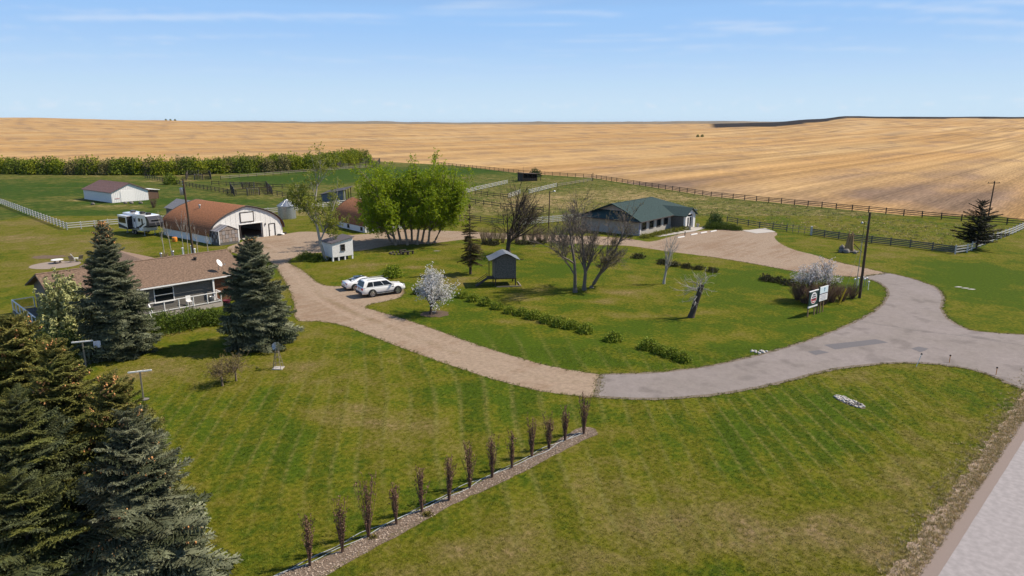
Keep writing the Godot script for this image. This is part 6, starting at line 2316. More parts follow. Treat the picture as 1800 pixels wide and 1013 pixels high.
func spruce(called: String, label: String, foot: Vector3, h: float, rad: float, o: Dictionary) -> Node3D:
	var t := thing(called, label, "tree", foot)
	var lean: Vector3 = o.get("lean", Vector3.ZERO)
	var tr := Shape.new()
	var at := func(y: float) -> Vector3: return Vector3(0, y, 0) + lean * (y / h)
	tr.tube([at.call(-0.1), at.call(h * 0.4), at.call(h * 0.98)], [h * 0.018 + 0.03, h * 0.011 + 0.02, 0.012], 8)
	obj("trunk", tr, mat("spruce bark", Color(0.13, 0.095, 0.07), 0.95, "fine", 2.0), t)
	var places := [[], [], []]
	var cols := [PackedColorArray(), PackedColorArray(), PackedColorArray()]
	var cone_at := []
	var cone_c := PackedColorArray()
	var low: float = o.get("clear", 0.25)
	var y := low
	var ca: Color = o.a
	var cb: Color = o.b
	var shape: float = o.get("shape", 0.85)
	var lumps := noise(rng.randi() % 1000, 0.6, 2)
	while y < h - 0.1:
		var f := (y - low) / (h - low)
		var r := rad * pow(1.0 - f, shape) * (0.75 + 0.25 * smoothstep(0.0, 0.12, f)) + 0.16
		var n := int(o.get("per", 9.0) * (0.55 + 0.45 * (1.0 - f)))
		var off := rng.randf() * TAU
		for k in n:
			if rng.randf() < o.get("gaps", 0.06):
				continue
			var a := off + TAU * (k + rng.randf_range(-0.3, 0.3)) / n
			var len: float = r * rng.randf_range(0.72, 1.08) * (1.0 + o.get("ragged", 0.28) * lumps.get_noise_3d(cos(a) * 2.0, y * 1.3, sin(a) * 2.0))
			if rng.randf() < 0.3:
				len *= 0.62
			var rise: float = lerpf(o.get("low_rise", -0.16), o.get("top_rise", 0.75), pow(f, 1.6)) + rng.randf_range(-0.12, 0.12)
			var out := Vector3(cos(a), 0, sin(a))
			var x := (out + Vector3.UP * rise).normalized()
			var z := x.cross(Vector3.UP).normalized()
			var b := Basis(x, z.cross(x), z) * Basis(Vector3.RIGHT, rng.randf_range(-0.35, 0.35))
			var thick: float = o.get("thick", 1.0) * clampf(1.35 - len * 0.12, 0.8, 1.4)
			b = b * Basis.from_scale(Vector3(len, len * thick, len * thick))
			var v := rng.randi() % 3
			places[v].append(Transform3D(b, at.call(y + rng.randf_range(-0.12, 0.12))))
			var g := rng.randf()
			cols[v].append(ca.lerp(cb, g) * rng.randf_range(0.8, 1.2))
			if f > o.get("cones_from", 2.0) and rng.randf() < o.get("cone_rate", 0.6):
				for q in int(o.get("cone_n", 3)) + rng.randi() % 3:
					var p: Vector3 = at.call(y) + x * len * rng.randf_range(0.6, 1.0) + rnd_dir() * 0.1
					cone_at.append(Transform3D(Basis.from_euler(Vector3(rng.randf_range(-0.5, 0.5), rng.randf() * TAU, rng.randf_range(-0.5, 0.5))).scaled(Vector3.ONE * rng.randf_range(0.075, 0.13)), p))
					cone_c.append(Color(0.42, 0.20, 0.075).lerp(Color(0.60, 0.33, 0.14), rng.randf()))
		y += o.get("step", 0.3) * rng.randf_range(0.85, 1.15)
	for k in 4:
		var v := k % 3
		places[v].append(Transform3D(Basis(Vector3.UP, k * 1.6) * Basis(Vector3.BACK, 1.2) * Basis.from_scale(Vector3.ONE * 0.55), at.call(h - 0.5)))
		cols[v].append(ca)
	for v in 3:
		scatter("crown", bough_meshes[v], places[v], cols[v], leafy("needles", 0.65, 0.12), t)
	if cone_at.size():
		scatter("cones", cone_mesh, cone_at, cone_c, leafy("cone scales", 0.8, 0.0), t)
	return t


func make_spruces() -> void:
	var blue := Color(0.075, 0.092, 0.045)
	var blue2 := Color(0.225, 0.24, 0.15)
	var oliv := Color(0.125, 0.135, 0.030)
	var oliv2 := Color(0.235, 0.215, 0.055)
	spruce("blue_spruce", "tall blue-green spruce in front of the bungalow with brown cones at its tip", gp(210, 624), 11.3, 3.2, {"a": blue, "b": blue2, "cones_from": 0.8, "cone_rate": 0.9, "cone_n": 4, "step": 0.25, "per": 15.0, "thick": 1.25, "shape": 0.66})
	spruce("blue_spruce", "broad dark green spruce standing between the bungalow and the gravel drive", gp(456, 606), 9.6, 3.55, {"a": blue, "b": blue2, "cones_from": 0.93, "cone_rate": 0.3, "step": 0.25, "per": 15.0, "shape": 0.62, "thick": 1.25})
	spruce("blue_spruce", "foreground blue spruce hung with clusters of orange-brown cones", Vector3(-15.1, 0, -25.2), 8.1, 3.2, {"a": blue, "b": blue2 * 1.02, "cones_from": 0.22, "cone_rate": 0.26, "cone_n": 7, "step": 0.25, "per": 14.0, "shape": 0.72, "thick": 1.2, "gaps": 0.12, "low_rise": -0.1, "ragged": 0.45})
	var grp := "olive spruces of the foreground grove"
	spruce("olive_spruce", "tall yellow-green spruce at the house end of the dark foreground grove", Vector3(-25.6, 0, -34.0), 9.5, 3.9, {"a": oliv, "b": oliv2, "cones_from": 0.75, "cone_rate": 0.25, "step": 0.25, "per": 14.0, "shape": 0.62, "thick": 1.25}, )
	spruce("olive_spruce", "yellow-green spruce with a few orange cones inside the foreground grove", Vector3(-21.6, 0, -31.2), 9.0, 3.2, {"a": oliv, "b": oliv2, "cones_from": 0.6, "cone_rate": 0.3, "cone_n": 5, "step": 0.25, "per": 14.0, "shape": 0.62, "thick": 1.25})
	spruce("olive_spruce", "yellow-green spruce with many orange cones next to the lawn edge of the grove", Vector3(-18.2, 0, -29.4), 8.0, 2.8, {"a": oliv, "b": oliv2, "cones_from": 0.55, "cone_rate": 0.35, "cone_n": 6, "step": 0.25, "per": 14.0, "shape": 0.62, "thick": 1.25})
	spruce("olive_spruce", "slim darker spruce spire at the lawn edge of the grove", Vector3(-16.2, 0, -28.2), 7.1, 1.9, {"a": oliv, "b": blue2, "step": 0.25, "per": 11.0, "shape": 0.7, "thick": 1.25})
	spruce("olive_spruce", "dark spruce deepest in the shade of the foreground grove", Vector3(-20.4, 0, -26.6), 8.2, 3.6, {"a": blue, "b": oliv, "step": 0.27, "per": 13.0, "shape": 0.62, "thick": 1.2})
	spruce("olive_spruce", "low dark spruce at the outer corner of the foreground grove", Vector3(-18.6, 0, -23.6), 6.2, 3.0, {"a": blue, "b": oliv, "step": 0.27, "per": 13.0, "shape": 0.62, "thick": 1.2})
	spruce("olive_spruce", "wide yellow-green spruce filling the back of the foreground grove", Vector3(-27.0, 0, -29.5), 8.6, 3.8, {"a": oliv, "b": oliv2, "step": 0.27, "per": 13.0, "shape": 0.62, "thick": 1.2})
	var _g := grp
	spruce("dark_pine", "solitary very dark pine at the fence corner with upswept branches", gp(1716, 438), 7.6, 3.5, {"a": Color(0.016, 0.02, 0.010), "b": Color(0.036, 0.038, 0.02), "step": 0.34, "per": 8.0, "gaps": 0.12, "low_rise": 0.15, "top_rise": 0.6, "clear": 1.0, "shape": 0.55, "thick": 0.75})
	spruce("thin_spruce", "thin sparse spruce with brown dying top beside the playhouse", gp(827, 482), 9.0, 1.9, {"a": Color(0.075, 0.062, 0.022), "b": Color(0.13, 0.095, 0.04), "step": 0.34, "per": 7.0, "gaps": 0.15, "low_rise": -0.3, "top_rise": 0.2, "clear": 1.6, "shape": 0.8, "thick": 0.95})


# branches: each limb is a bent tapering tube that forks; returns the ends of the finest
func grow(s: Shape, p: Vector3, d: Vector3, len: float, r: float, level: int, o: Dictionary, tips: Array) -> void:
	var n := 3 if level < 2 else 2
	var pts := [p]
	var rad := [r]
	var q := p
	var dir := d
	for i in n:
		dir = (dir + rnd_dir() * float(o.wobble) + Vector3.UP * float(o.up)).normalized()
		q += dir * len / n
		pts.append(q)
		rad.append(r * lerpf(1.0, o.taper, (i + 1.0) / n))
	for i in rad.size():
		rad[i] = maxf(rad[i], o.get("least", 0.006))
	if true:
		s.tube(pts, rad, 6 if level == 0 else (4 if level < 3 else 3), level == 0)
	if level >= o.levels:
		tips.append([q, dir])
		tips.append([pts[1], dir])
		return
	var kids: int = o.kids[mini(level, o.kids.size() - 1)]
	for k in kids:
		var f := 1.0 if k == 0 else rng.randf_range(o.get("from", 0.35), 1.0)
		var i := clampi(int(f * n), 1, n)
		var at: Vector3 = (pts[i - 1] as Vector3).lerp(pts[i], clampf(f * n - i + 1.0, 0, 1))
		var away := (dir.cross(rnd_dir())).normalized()
		var ang: float = o.angle * rng.randf_range(0.6, 1.25) * (0.4 if k == 0 else 1.0)
		var nd := (dir * cos(ang) + away * sin(ang)).normalized()
		var rr := r * lerpf(1.0, o.taper, f) * (0.85 if k == 0 else rng.randf_range(0.5, 0.72))
		grow(s, at, nd, len * o.ratio * rng.randf_range(0.75, 1.15), rr, level + 1, o, tips)


func bare_tree(called: String, label: String, foot: Vector3, first: float, r: float, dir: Vector3, bark: Material, o: Dictionary) -> Node3D:
	rng.seed = int(absf(foot.x) * 731.0 + absf(foot.z) * 97.0) + int(o.get("seed", 0))
	var t := thing(called, label, "tree", foot)
	var s := Shape.new()
	var tips := []
	# root flare
	s.tube([Vector3(0, -0.1, 0), Vector3(0, 0.12, 0), dir.normalized() * 0.55], [r * 1.45, r * 1.2, r], 8, false)
	grow(s, dir.normalized() * 0.5, dir.normalized(), first, r, 0, o, tips)
	obj("trunk", s, bark, t)
	if o.has("leaf"):
		leaves(t, tips, o)
	return t


func leaves(t: Node3D, tips: Array, o: Dictionary) -> void:
	var places := [[], [], []]
	var cols := [PackedColorArray(), PackedColorArray(), PackedColorArray()]
	for tip in tips:
		for k in o.leaf_n:
			if o.leaf_n == 1 and rng.randf() > o.get("leaf_rate", 1.0):
				continue
			var p: Vector3 = tip[0] + rnd_dir() * rng.randf() * float(o.leaf_spread)
			if p.y < 0.1:
				continue
			var v := rng.randi() % 3
			places[v].append(Transform3D(Basis.from_euler(Vector3(rng.randf() * TAU, rng.randf() * TAU, 0)).scaled(Vector3.ONE * o.leaf * rng.randf_range(0.7, 1.3)), p))
			cols[v].append((o.ca as Color).lerp(o.cb, rng.randf()) * rng.randf_range(0.85, 1.15))
	for v in 3:
		if places[v].size():
			scatter("crown", tuft_meshes[v], places[v], cols[v], leafy("leaves", 0.55, 0.85), t)


func make_trees() -> void:
	var grey := mat("grey bark", Color(0.22, 0.185, 0.16), 0.95, "fine", 1.5)
	var brown := mat("dark bark", Color(0.105, 0.08, 0.066), 0.95, "fine", 1.5)
	var pale := mat("pale bark", Color(0.50, 0.46, 0.41), 0.85, "blotch", 1.5)
	var twiggy := mat("twig bark", Color(0.27, 0.21, 0.15), 0.95, "fine", 1.5)
	# the poplar clump behind the yard
	var spots := [[687, 428, -0.26], [696, 431, -0.2], [705, 429, -0.12], [716, 431, -0.05], [724, 427, 0.0], [733, 430, 0.05], [742, 426, 0.14], [752, 429, 0.24], [764, 426, 0.36]]
	for k in spots.size():
		var q: Array = spots[k]
		var h := 1.0 if k in [2, 3, 5, 6] else 0.88
		bare_tree("poplar_tree", "bright green leafy poplar of the dense clump beside the gravel yard", gp(q[0], q[1]), 5.5 * h, 0.2, Vector3(q[2] * 1.1, 1, rng.randf_range(-0.15, 0.1)), mat("poplar bark", Color(0.36, 0.29, 0.22), 0.9, "blotch", 1.2),
			{"levels": 4, "kids": [7, 4, 4, 3], "ratio": 0.68, "angle": 0.70, "taper": 0.72, "wobble": 0.16, "up": 0.08, "from": 0.16, "least": 0.01, "leaf": 0.3, "leaf_n": 5, "leaf_spread": 1.0, "ca": Color(0.165, 0.25, 0.008), "cb": Color(0.33, 0.40, 0.015)}).set_meta("group", "poplar clump")
	# pale leaning poplar
	bare_tree("pale_poplar", "leaning white-trunked poplar with thin yellow-green leaves beside the tiny shed", gp(572, 458), 7.0, 0.22, Vector3(-0.24, 1, 0.0), pale,
		{"levels": 4, "kids": [6, 4, 4, 3], "ratio": 0.62, "angle": 0.62, "taper": 0.66, "wobble": 0.13, "up": 0.11, "from": 0.35, "least": 0.012, "leaf": 0.23, "leaf_n": 4, "leaf_spread": 0.9, "ca": Color(0.17, 0.20, 0.02), "cb": Color(0.32, 0.34, 0.06)})
	bare_tree("young_poplar", "slim young leaning poplar shoots by the tiny white shed", gp(577, 456), 2.6, 0.07, Vector3(0.32, 1, 0.0), pale,
		{"levels": 3, "kids": [4, 3, 3], "ratio": 0.6, "angle": 0.45, "taper": 0.6, "wobble": 0.15, "up": 0.15, "least": 0.006, "leaf": 0.17, "leaf_n": 2, "leaf_spread": 0.45, "ca": Color(0.10, 0.16, 0.02), "cb": Color(0.22, 0.24, 0.05)})
	# big bare tree by the lane
	bare_tree("bare_tree", "tall dark bare tree with twin trunks beside the lamp pole", gp(893, 446), 3.3, 0.38, Vector3(-0.03, 1, 0), brown,
		{"levels": 5, "kids": [5, 4, 4, 4, 4], "ratio": 0.82, "angle": 0.6, "taper": 0.70, "wobble": 0.17, "up": 0.05, "from": 0.5, "least": 0.014})
	# three together on the island lawn
	var three := {"levels": 5, "kids": [5, 4, 4, 4, 4], "ratio": 0.69, "angle": 0.68, "taper": 0.64, "wobble": 0.22, "up": 0.08, "from": 0.4, "least": 0.015}
	bare_tree("bare_tree", "upright bare grey tree nearest the playhouse in the group of three", gp(1011, 514), 4.5, 0.23, Vector3(-0.04, 1, 0), grey, three)
	bare_tree("bare_tree", "bare grey tree in the middle of the group of three", gp(1027, 510), 4.5, 0.23, Vector3(0.0, 1, -0.05), grey, three)
	var side := three.duplicate()
	side.merge({"leaf": 0.1, "leaf_n": 1, "leaf_rate": 0.35, "leaf_spread": 0.2, "ca": Color(0.20, 0.18, 0.06), "cb": Color(0.30, 0.25, 0.10)})
	bare_tree("bare_tree", "strongly leaning bare tree with a few yellowish buds in the group of three", gp(1040, 506), 3.9, 0.22, Vector3(0.5, 1, -0.05), grey, side)
	# pollarded pale tree and stump
	bare_tree("pollard_tree", "small whitish pollarded tree with thin upright shoots on the island lawn", gp(1167, 499), 2.8, 0.15, Vector3(0.06, 1, 0), pale,
		{"levels": 3, "kids": [6, 4, 3], "ratio": 0.72, "angle": 0.55, "taper": 0.6, "wobble": 0.16, "up": 0.12, "from": 0.4, "least": 0.012})
	var st := bare_tree("stump_tree", "thick dark leaning trunk cut off short with pale twisted side shoots", gp(1215, 558), 3.0, 0.3, Vector3(0.24, 1, 0), brown, {"levels": 0, "kids": [0], "ratio": 0.5, "angle": 1.0, "taper": 0.8, "wobble": 0.02, "up": 0.0})
	for k in 15:
		var s := Shape.new()
		var a := TAU * k / 15.0 + rng.randf_range(-0.2, 0.2)
		grow(s, Vector3(0.24, 1, 0).normalized() * rng.randf_range(2.0, 3.4), Vector3(cos(a) - 0.45, rng.randf_range(-0.1, 0.8), sin(a) * 0.8).normalized(), rng.randf_range(0.8, 1.9), 0.055, 1, {"levels": 3, "kids": [3, 3, 3], "ratio": 0.66, "angle": 0.8, "taper": 0.55, "wobble": 0.5, "up": -0.10 if k % 2 else 0.04, "least": 0.011}, [])
		obj("shoot", s, pale, st)
	# blossoming trees
	blossom_tree("crab_tree", "small crab apple covered in white blossom beside the parked SUV", gp(757, 553), 2.05, 0.13, Vector3(0.03, 1, 0), 1.0)
	blossom_tree("plum_shrub", "multi-stemmed plum with white blossom on top behind the sign boards", gp(1428, 530), 1.75, 0.1, Vector3(-0.1, 1, 0), 0.9)
	blossom_tree("plum_shrub", "lower blossoming plum stem leaning beside the taller one", gp(1444, 526), 1.7, 0.09, Vector3(0.28, 1, 0), 0.9)
	# small open shrubs on the front lawn
	for k in 2:
		for j in 1:
			bare_tree("lawn_shrub", ["low open shrub with sparse yellowish buds on the front lawn, nearer the clothesline", "taller open shrub with bare arching stems on the front lawn"][k], gp([391, 415][k], [679, 670][k]), [0.5, 0.62][k], 0.07, Vector3(0, 1, 0), twiggy,
				{"levels": 4, "kids": [9, 4, 3, 2], "ratio": 0.92, "angle": 0.95, "taper": 0.6, "wobble": 0.18, "up": 0.02, "from": 0.05, "least": 0.009, "leaf": 0.09, "leaf_n": 1, "leaf_rate": [0.9, 0.6][k], "leaf_spread": 0.1, "ca": Color(0.22, 0.17, 0.05), "cb": Color(0.30, 0.24, 0.09)})
	# pale saplings between the trailer and the house
	var sap := [[289, 449, 3.6], [302, 450, 3.2], [324, 449, 3.9], [331, 448, 3.6], [348, 448, 2.6], [366, 447, 2.2]]
	for k in sap.size():
		bare_tree("birch_sapling", "thin pale bare sapling behind the bungalow roof", gp(sap[k][0], sap[k][1]), sap[k][2], 0.055, Vector3(rng.randf_range(-0.06, 0.02), 1, 0), pale,
			{"levels": 3, "kids": [5, 3, 2], "ratio": 0.42, "angle": 0.4, "taper": 0.5, "wobble": 0.05, "up": 0.1, "from": 0.3, "least": 0.012}).set_meta("group", "saplings behind the bungalow")


func blossom_tree(called: String, label: String, foot: Vector3, first: float, r: float, dir: Vector3, full: float) -> void:
	rng.seed = int(absf(foot.x) * 731.0 + absf(foot.z) * 97.0) + 12
	var t := thing(called, label, "tree", foot)
	var s := Shape.new()
	var tips := []
	var o := {"levels": 4, "kids": [6, 5, 4, 3], "ratio": 0.72, "angle": 0.78, "taper": 0.62, "wobble": 0.2, "up": 0.05, "from": 0.3, "least": 0.008}
	s.tube([Vector3(0, -0.05, 0), Vector3(0, 0.3, 0)], [r * 1.3, r], 8, false)
	grow(s, Vector3(0, 0.25, 0), dir.normalized(), first, r, 0, o, tips)
	obj("trunk", s, mat("cherry bark", Color(0.10, 0.075, 0.06), 0.9, "fine", 2.0), t)
	var places := []
	var cols := PackedColorArray()
	var green := []
	var gc := PackedColorArray()
	for tip in tips:
		var p: Vector3 = tip[0]
		if full < 1.0 and p.y < 2.2:
			continue
		for k in 5:
			if rng.randf() < full * 0.85:
				places.append(Transform3D(Basis.from_euler(Vector3(rng.randf(), rng.randf() * TAU, rng.randf())).scaled(Vector3.ONE * rng.randf_range(0.07, 0.125)), p + rnd_dir() * 0.24))
				cols.append((Color(0.66, 0.64, 0.62) if full >= 1.0 else Color(0.56, 0.49, 0.46)).lerp(Color(0.80, 0.79, 0.79), rng.randf()))
		if rng.randf() < 0.35:
			green.append(Transform3D(Basis.from_euler(Vector3(rng.randf(), rng.randf() * TAU, 0)).scaled(Vector3.ONE * 0.09), p + rnd_dir() * 0.15))
			gc.append(Color(0.10, 0.13, 0.03))
	scatter("blossom", blossom_mesh, places, cols, leafy("petals", 0.6, 0.35), t)
	if green.size():
		scatter("crown", tuft_meshes[0], green, gc, leafy("leaves", 0.55, 0.85), t)


# a leafy mound: leaf tufts spread through a lumpy dome, over a few stems
func mound(size: Vector3, n: int, leaf: float, ca: Color, cb: Color, seed_: int, spiky := 0.0, stem_m: Material = null, hollow := 0.55) -> Node3D:
	var t := Node3D.new()
	var f := noise(seed_, 1.7, 2)
	var st := Shape.new()
	for k in 7:
		var a := TAU * k / 7.0
		st.tube([Vector3(cos(a) * 0.06, -0.05, sin(a) * 0.06), Vector3(cos(a) * size.x * 0.25, size.y * 0.45, sin(a) * size.z * 0.25), Vector3(cos(a) * size.x * 0.42, size.y * 0.85, sin(a) * size.z * 0.42)], [0.03, 0.022, 0.008], 4, false)
	obj("stems", st, stem_m if stem_m else mats["pole wood"], t)
	var sh := Shape.new()
	sh.tinted = true
	for k in n:
		var d := rnd_dir()
		d.y = absf(d.y) * 1.0 - 0.12
		var lump := 1.0 + 0.5 * f.get_noise_3dv(d * 1.6)
		var depth := 1.0 - hollow * pow(rng.randf(), 2.0)
		var c := Vector3(d.x * size.x, maxf(d.y, 0.0) * size.y + 0.06 * size.y, d.z * size.z) * lump * depth
		if d.y < 0.0:
			c.y = rng.randf() * size.y * 0.25
		var g := rng.randf_range(0.8, 1.2)
		sh.tint = ca.lerp(cb, rng.randf()) * g
		for q in 3:
			var a := (rnd_dir() + d * spiky).normalized() * leaf
			var b := a.cross(rnd_dir()).normalized() * leaf * (0.45 - 0.25 * minf(spiky, 1.0))
			var m := c + rnd_dir() * leaf * 0.6
			sh.tri(m - a, m + b, m + a)
			sh.tri(m - a, m + a, m - b)
	obj("foliage", sh, leafy("shrub leaves", 0.6, 0.35), t)
	return t


func plant(proto: Node3D, called: String, label: String, at: Vector3, turn: float, size: float, group := "", category := "shrub") -> Node3D:
	var d: Node3D = proto.duplicate()
	d.name = numbered(called)
	add_child(d)
	d.position = at
	d.rotation.y = turn
	d.scale = Vector3.ONE * size
	tag(d, label, category, group)
	return d


func make_shrubs() -> void:
	# clipped spirea row across the island
	var fresh := []
	for k in 3:
		fresh.append(mound(Vector3(0.85, 0.85, 0.7), 800, 0.07, Color(0.10, 0.155, 0.010), Color(0.27, 0.31, 0.028), 50 + k))
	var row := [[812, 523], [832, 529], [853, 536], [874, 543], [896, 550], [917, 554], [938, 560], [962, 567], [984, 573], [1005, 577], [1029, 584], [1078, 599], [1140, 613], [1160, 620], [1180, 627], [1200, 634]]
	for k in row.size():
		plant(fresh[k % 3], "spirea_bush", "low bright green bush in the diagonal row across the island lawn", gp(row[k][0], row[k][1]), rng.randf() * TAU, rng.randf_range(0.85, 1.1), "diagonal row of low bushes")
	var dark := []
	for k in 2:
		dark.append(mound(Vector3(1.1, 0.8, 0.9), 380, 0.085, Color(0.028, 0.026, 0.012), Color(0.065, 0.065, 0.022), 60 + k))
	var back := [[1122, 454], [1166, 464], [1186, 468], [1207, 471], [1228, 474], [1252, 478]]
	for k in back.size():
		plant(dark[k % 2], "low_shrub", "low dark brownish shrub in the row along the gravel lot's lawn side", gp(back[k][0], back[k][1]), rng.randf() * TAU, rng.randf_range(0.75, 1.0), "dark shrubs by the lot")
	for k in 3:
		plant(dark[k % 2], "low_shrub", "low dark shrub in the short row behind the plum blossom", gp([1347, 1366, 1387][k], [493, 496, 501][k]), rng.randf() * TAU, 0.95, "dark shrubs by the plum")
	# thicket round the plum
	for k in 7:
		var w := thicket(2.2, 80, Color(0.15, 0.095, 0.07), 200 + k, 1.7)
		plant(w, "plum_thicket", "dense reddish-brown bare thicket around the plum behind the signs", gp([1402, 1415, 1430, 1447, 1462, 1480, 1497][k], [527, 533, 537, 535, 531, 529, 525][k]), rng.randf() * TAU, [0.9, 1.1, 1.2, 1.15, 1.0, 0.85, 0.8][k], "bare thicket by the signs")
	# round bush by the cars
	plant(mound(Vector3(1.25, 1.55, 1.15), 1300, 0.085, Color(0.09, 0.155, 0.010), Color(0.28, 0.33, 0.02), 71), "round_bush", "rounded vivid green bush standing behind the parked cars", gp(690, 487), 0.0, 1.0)
	plant(mound(Vector3(0.7, 0.75, 0.6), 420, 0.07, Color(0.03, 0.06, 0.012), Color(0.07, 0.10, 0.02), 72), "small_bush", "small dark bush half hidden behind the blossoming crab", gp(735, 517), 0.0, 1.0)
	# junipers
	var jun := []
	for k in 3:
		jun.append(mound(Vector3(1.5, 1.25, 1.3), 900, 0.12, Color(0.035, 0.066, 0.009), Color(0.12, 0.165, 0.016), 80 + k, 1.3))
	var js := [[272, 577, 1.0], [296, 582, 1.05], [322, 577, 1.1], [348, 571, 1.1], [374, 565, 1.05], [392, 568, 0.95], [288, 570, 1.0], [338, 562, 1.0]]
	for k in js.size():
		plant(jun[k % 3], "juniper", "dark green spreading juniper below the porch railing", gp(js[k][0], js[k][1]), rng.randf() * TAU, js[k][2], "junipers below the porch")
	for k in 3:
		plant(jun[k], "juniper", "dark spreading juniper against the tiny white shed", gp([537, 548, 558][k], [455, 458, 459][k]), k * 1.1, 0.85, "junipers by the tiny shed")
	# office planting
	var gold := mound(Vector3(1.0, 0.8, 0.9), 480, 0.09, Color(0.10, 0.115, 0.012), Color(0.27, 0.26, 0.03), 90, 0.6)
	for k in 8:
		var q := gp(1130, 418).lerp(gp(1200, 404), k / 7.0)
		plant(gold, "gold_shrub", "yellow-green clipped shrub under the office windows", q + Vector3(0.3, 0, 0.2), k * 1.3, rng.randf_range(0.8, 1.05), "shrubs under the office windows")
	for k in 5:
		plant(jun[k % 3], "juniper", "low dark juniper in the bed right of the office entry", gp([1250, 1262, 1274, 1286, 1296][k], [402, 402, 403, 404, 405][k]), k * 1.7, [0.95, 1.0, 0.95, 0.85, 0.7][k], "junipers by the office entry")
	plant(mound(Vector3(1.6, 3.0, 1.5), 1500, 0.11, Color(0.03, 0.065, 0.012), Color(0.09, 0.14, 0.025), 93), "office_bush", "tall green bush at the far end of the office", gp(1257, 399), 0.0, 0.95)
	# lilac left of the big spruce
	plant(mound(Vector3(1.75, 3.6, 1.7), 7500, 0.115, Color(0.17, 0.19, 0.06), Color(0.42, 0.42, 0.20), 95, 0.2, null, 0.5), "lilac_bush", "tall pale green lilac between the bungalow gable and the spruce", gp(124, 590), 0.0, 1.42)
	plant(mound(Vector3(2.4, 2.2, 1.6), 1300, 0.11, Color(0.05, 0.08, 0.015), Color(0.12, 0.15, 0.03), 96), "shade_bush", "green shrub standing below the pale lilac", gp(113, 622), 0.4, 1.0)
	# yellow-green bush and others far out
	plant(mound(Vector3(2.4, 3.4, 2.2), 1000, 0.2, Color(0.08, 0.13, 0.012), Color(0.19, 0.23, 0.02), 97), "willow_bush", "single yellow-green bush standing behind the white barn by the fence", gp(300, 324), 0.0, 0.95)
	plant(mound(Vector3(2.6, 3.6, 2.2), 800, 0.22, Color(0.05, 0.075, 0.02), Color(0.12, 0.14, 0.04), 98), "willow_bush", "small green bush rising behind the little dark shelter", gp(941, 311), 0.0, 0.85)
	plant(mound(Vector3(1.0, 1.3, 1.0), 500, 0.1, Color(0.10, 0.07, 0.02), Color(0.24, 0.12, 0.04), 99), "rusty_bush", "small rusty orange-leaved bush behind the pale leaning poplar", gp(583, 399), 0.0, 1.0)
	# upright willow thicket by the lane
	for k in 10:
		var w := thicket(2.6, 55, [Color(0.20, 0.155, 0.085), Color(0.14, 0.10, 0.075), Color(0.17, 0.15, 0.06)][k % 3], 300 + k)
		plant(w, "willow_thicket", "brownish upright willow clump in the row behind the island lawn", gp([850, 861, 873, 884, 908, 921, 934, 947, 960, 972][k], [427, 428, 428, 427, 428, 427, 426, 425, 424, 422][k]), rng.randf() * TAU, rng.randf_range(0.85, 1.1), "willow clumps along the lane")
	for k in 5:
		plant(dark[k % 2], "evergreen_tuft", "low dark evergreen tuft at the foot of the willow row", gp([858, 868, 918, 936, 951][k], [430, 431, 430, 429, 428][k]), k * 1.4, 0.95, "tufts under the willow row")
	var weeds := thicket(0.9, 40, Color(0.30, 0.22, 0.13), 320)
	for k in 7:
		plant(weeds, "dry_weed", "dry tan weed clump between the bungalow and the workshop", gp([392, 404, 416, 428, 440, 290, 300][k], [448, 446, 444, 443, 447, 457, 459][k]), k * 1.2, rng.randf_range(0.9, 1.3), "dry weeds behind the bungalow")
	plant(thicket(2.2, 60, Color(0.16, 0.10, 0.075), 330), "barn_brush", "bare reddish brush heap beside the white barn's lean-to", gp(270, 365), 0.0, 1.1)


func thicket(h: float, n: int, col: Color, seed_: int, flare := 1.0) -> Node3D:
	var t := Node3D.new()
	var s := Shape.new()
	s.tinted = true
	for k in n:
		var a := rng.randf() * TAU
		var r := rng.randf_range(0.0, 0.3)
		var top := rng.randf_range(0.15, 0.85) * h * 0.42 * flare
		var p := Vector3(cos(a) * r, 0, sin(a) * r)
		var g := rng.randf_range(0.7, 1.35)
		s.tint = col * g
		var hh := h * rng.randf_range(0.65, 1.05) * (1.0 - 0.35 * (flare - 1.0) * pow(top / (h * 0.42 * flare), 2.0))
		var b := p + Vector3(cos(a) * top * 0.5, hh * 0.55, sin(a) * top * 0.5)
		var c := p + Vector3(cos(a) * top, hh, sin(a) * top) + rnd_dir() * 0.12
		s.tube([p, b, c], [0.022, 0.014, 0.005], 3, false)
		for q in (4 if flare <= 1.0 else 7):
			var f := rng.randf_range(0.35, 0.95)
			var m := p.lerp(c, f) if f > 0.55 else p.lerp(b, f / 0.55)
			s.tube([m, m + (rnd_dir() * 0.6 + Vector3.UP).normalized() * h * rng.randf_range(0.1, 0.24)], [0.010, 0.003], 3, false)
	obj("stems", s, leafy("stems", 0.9, 0.0), t)
	var _s := seed_
	return t


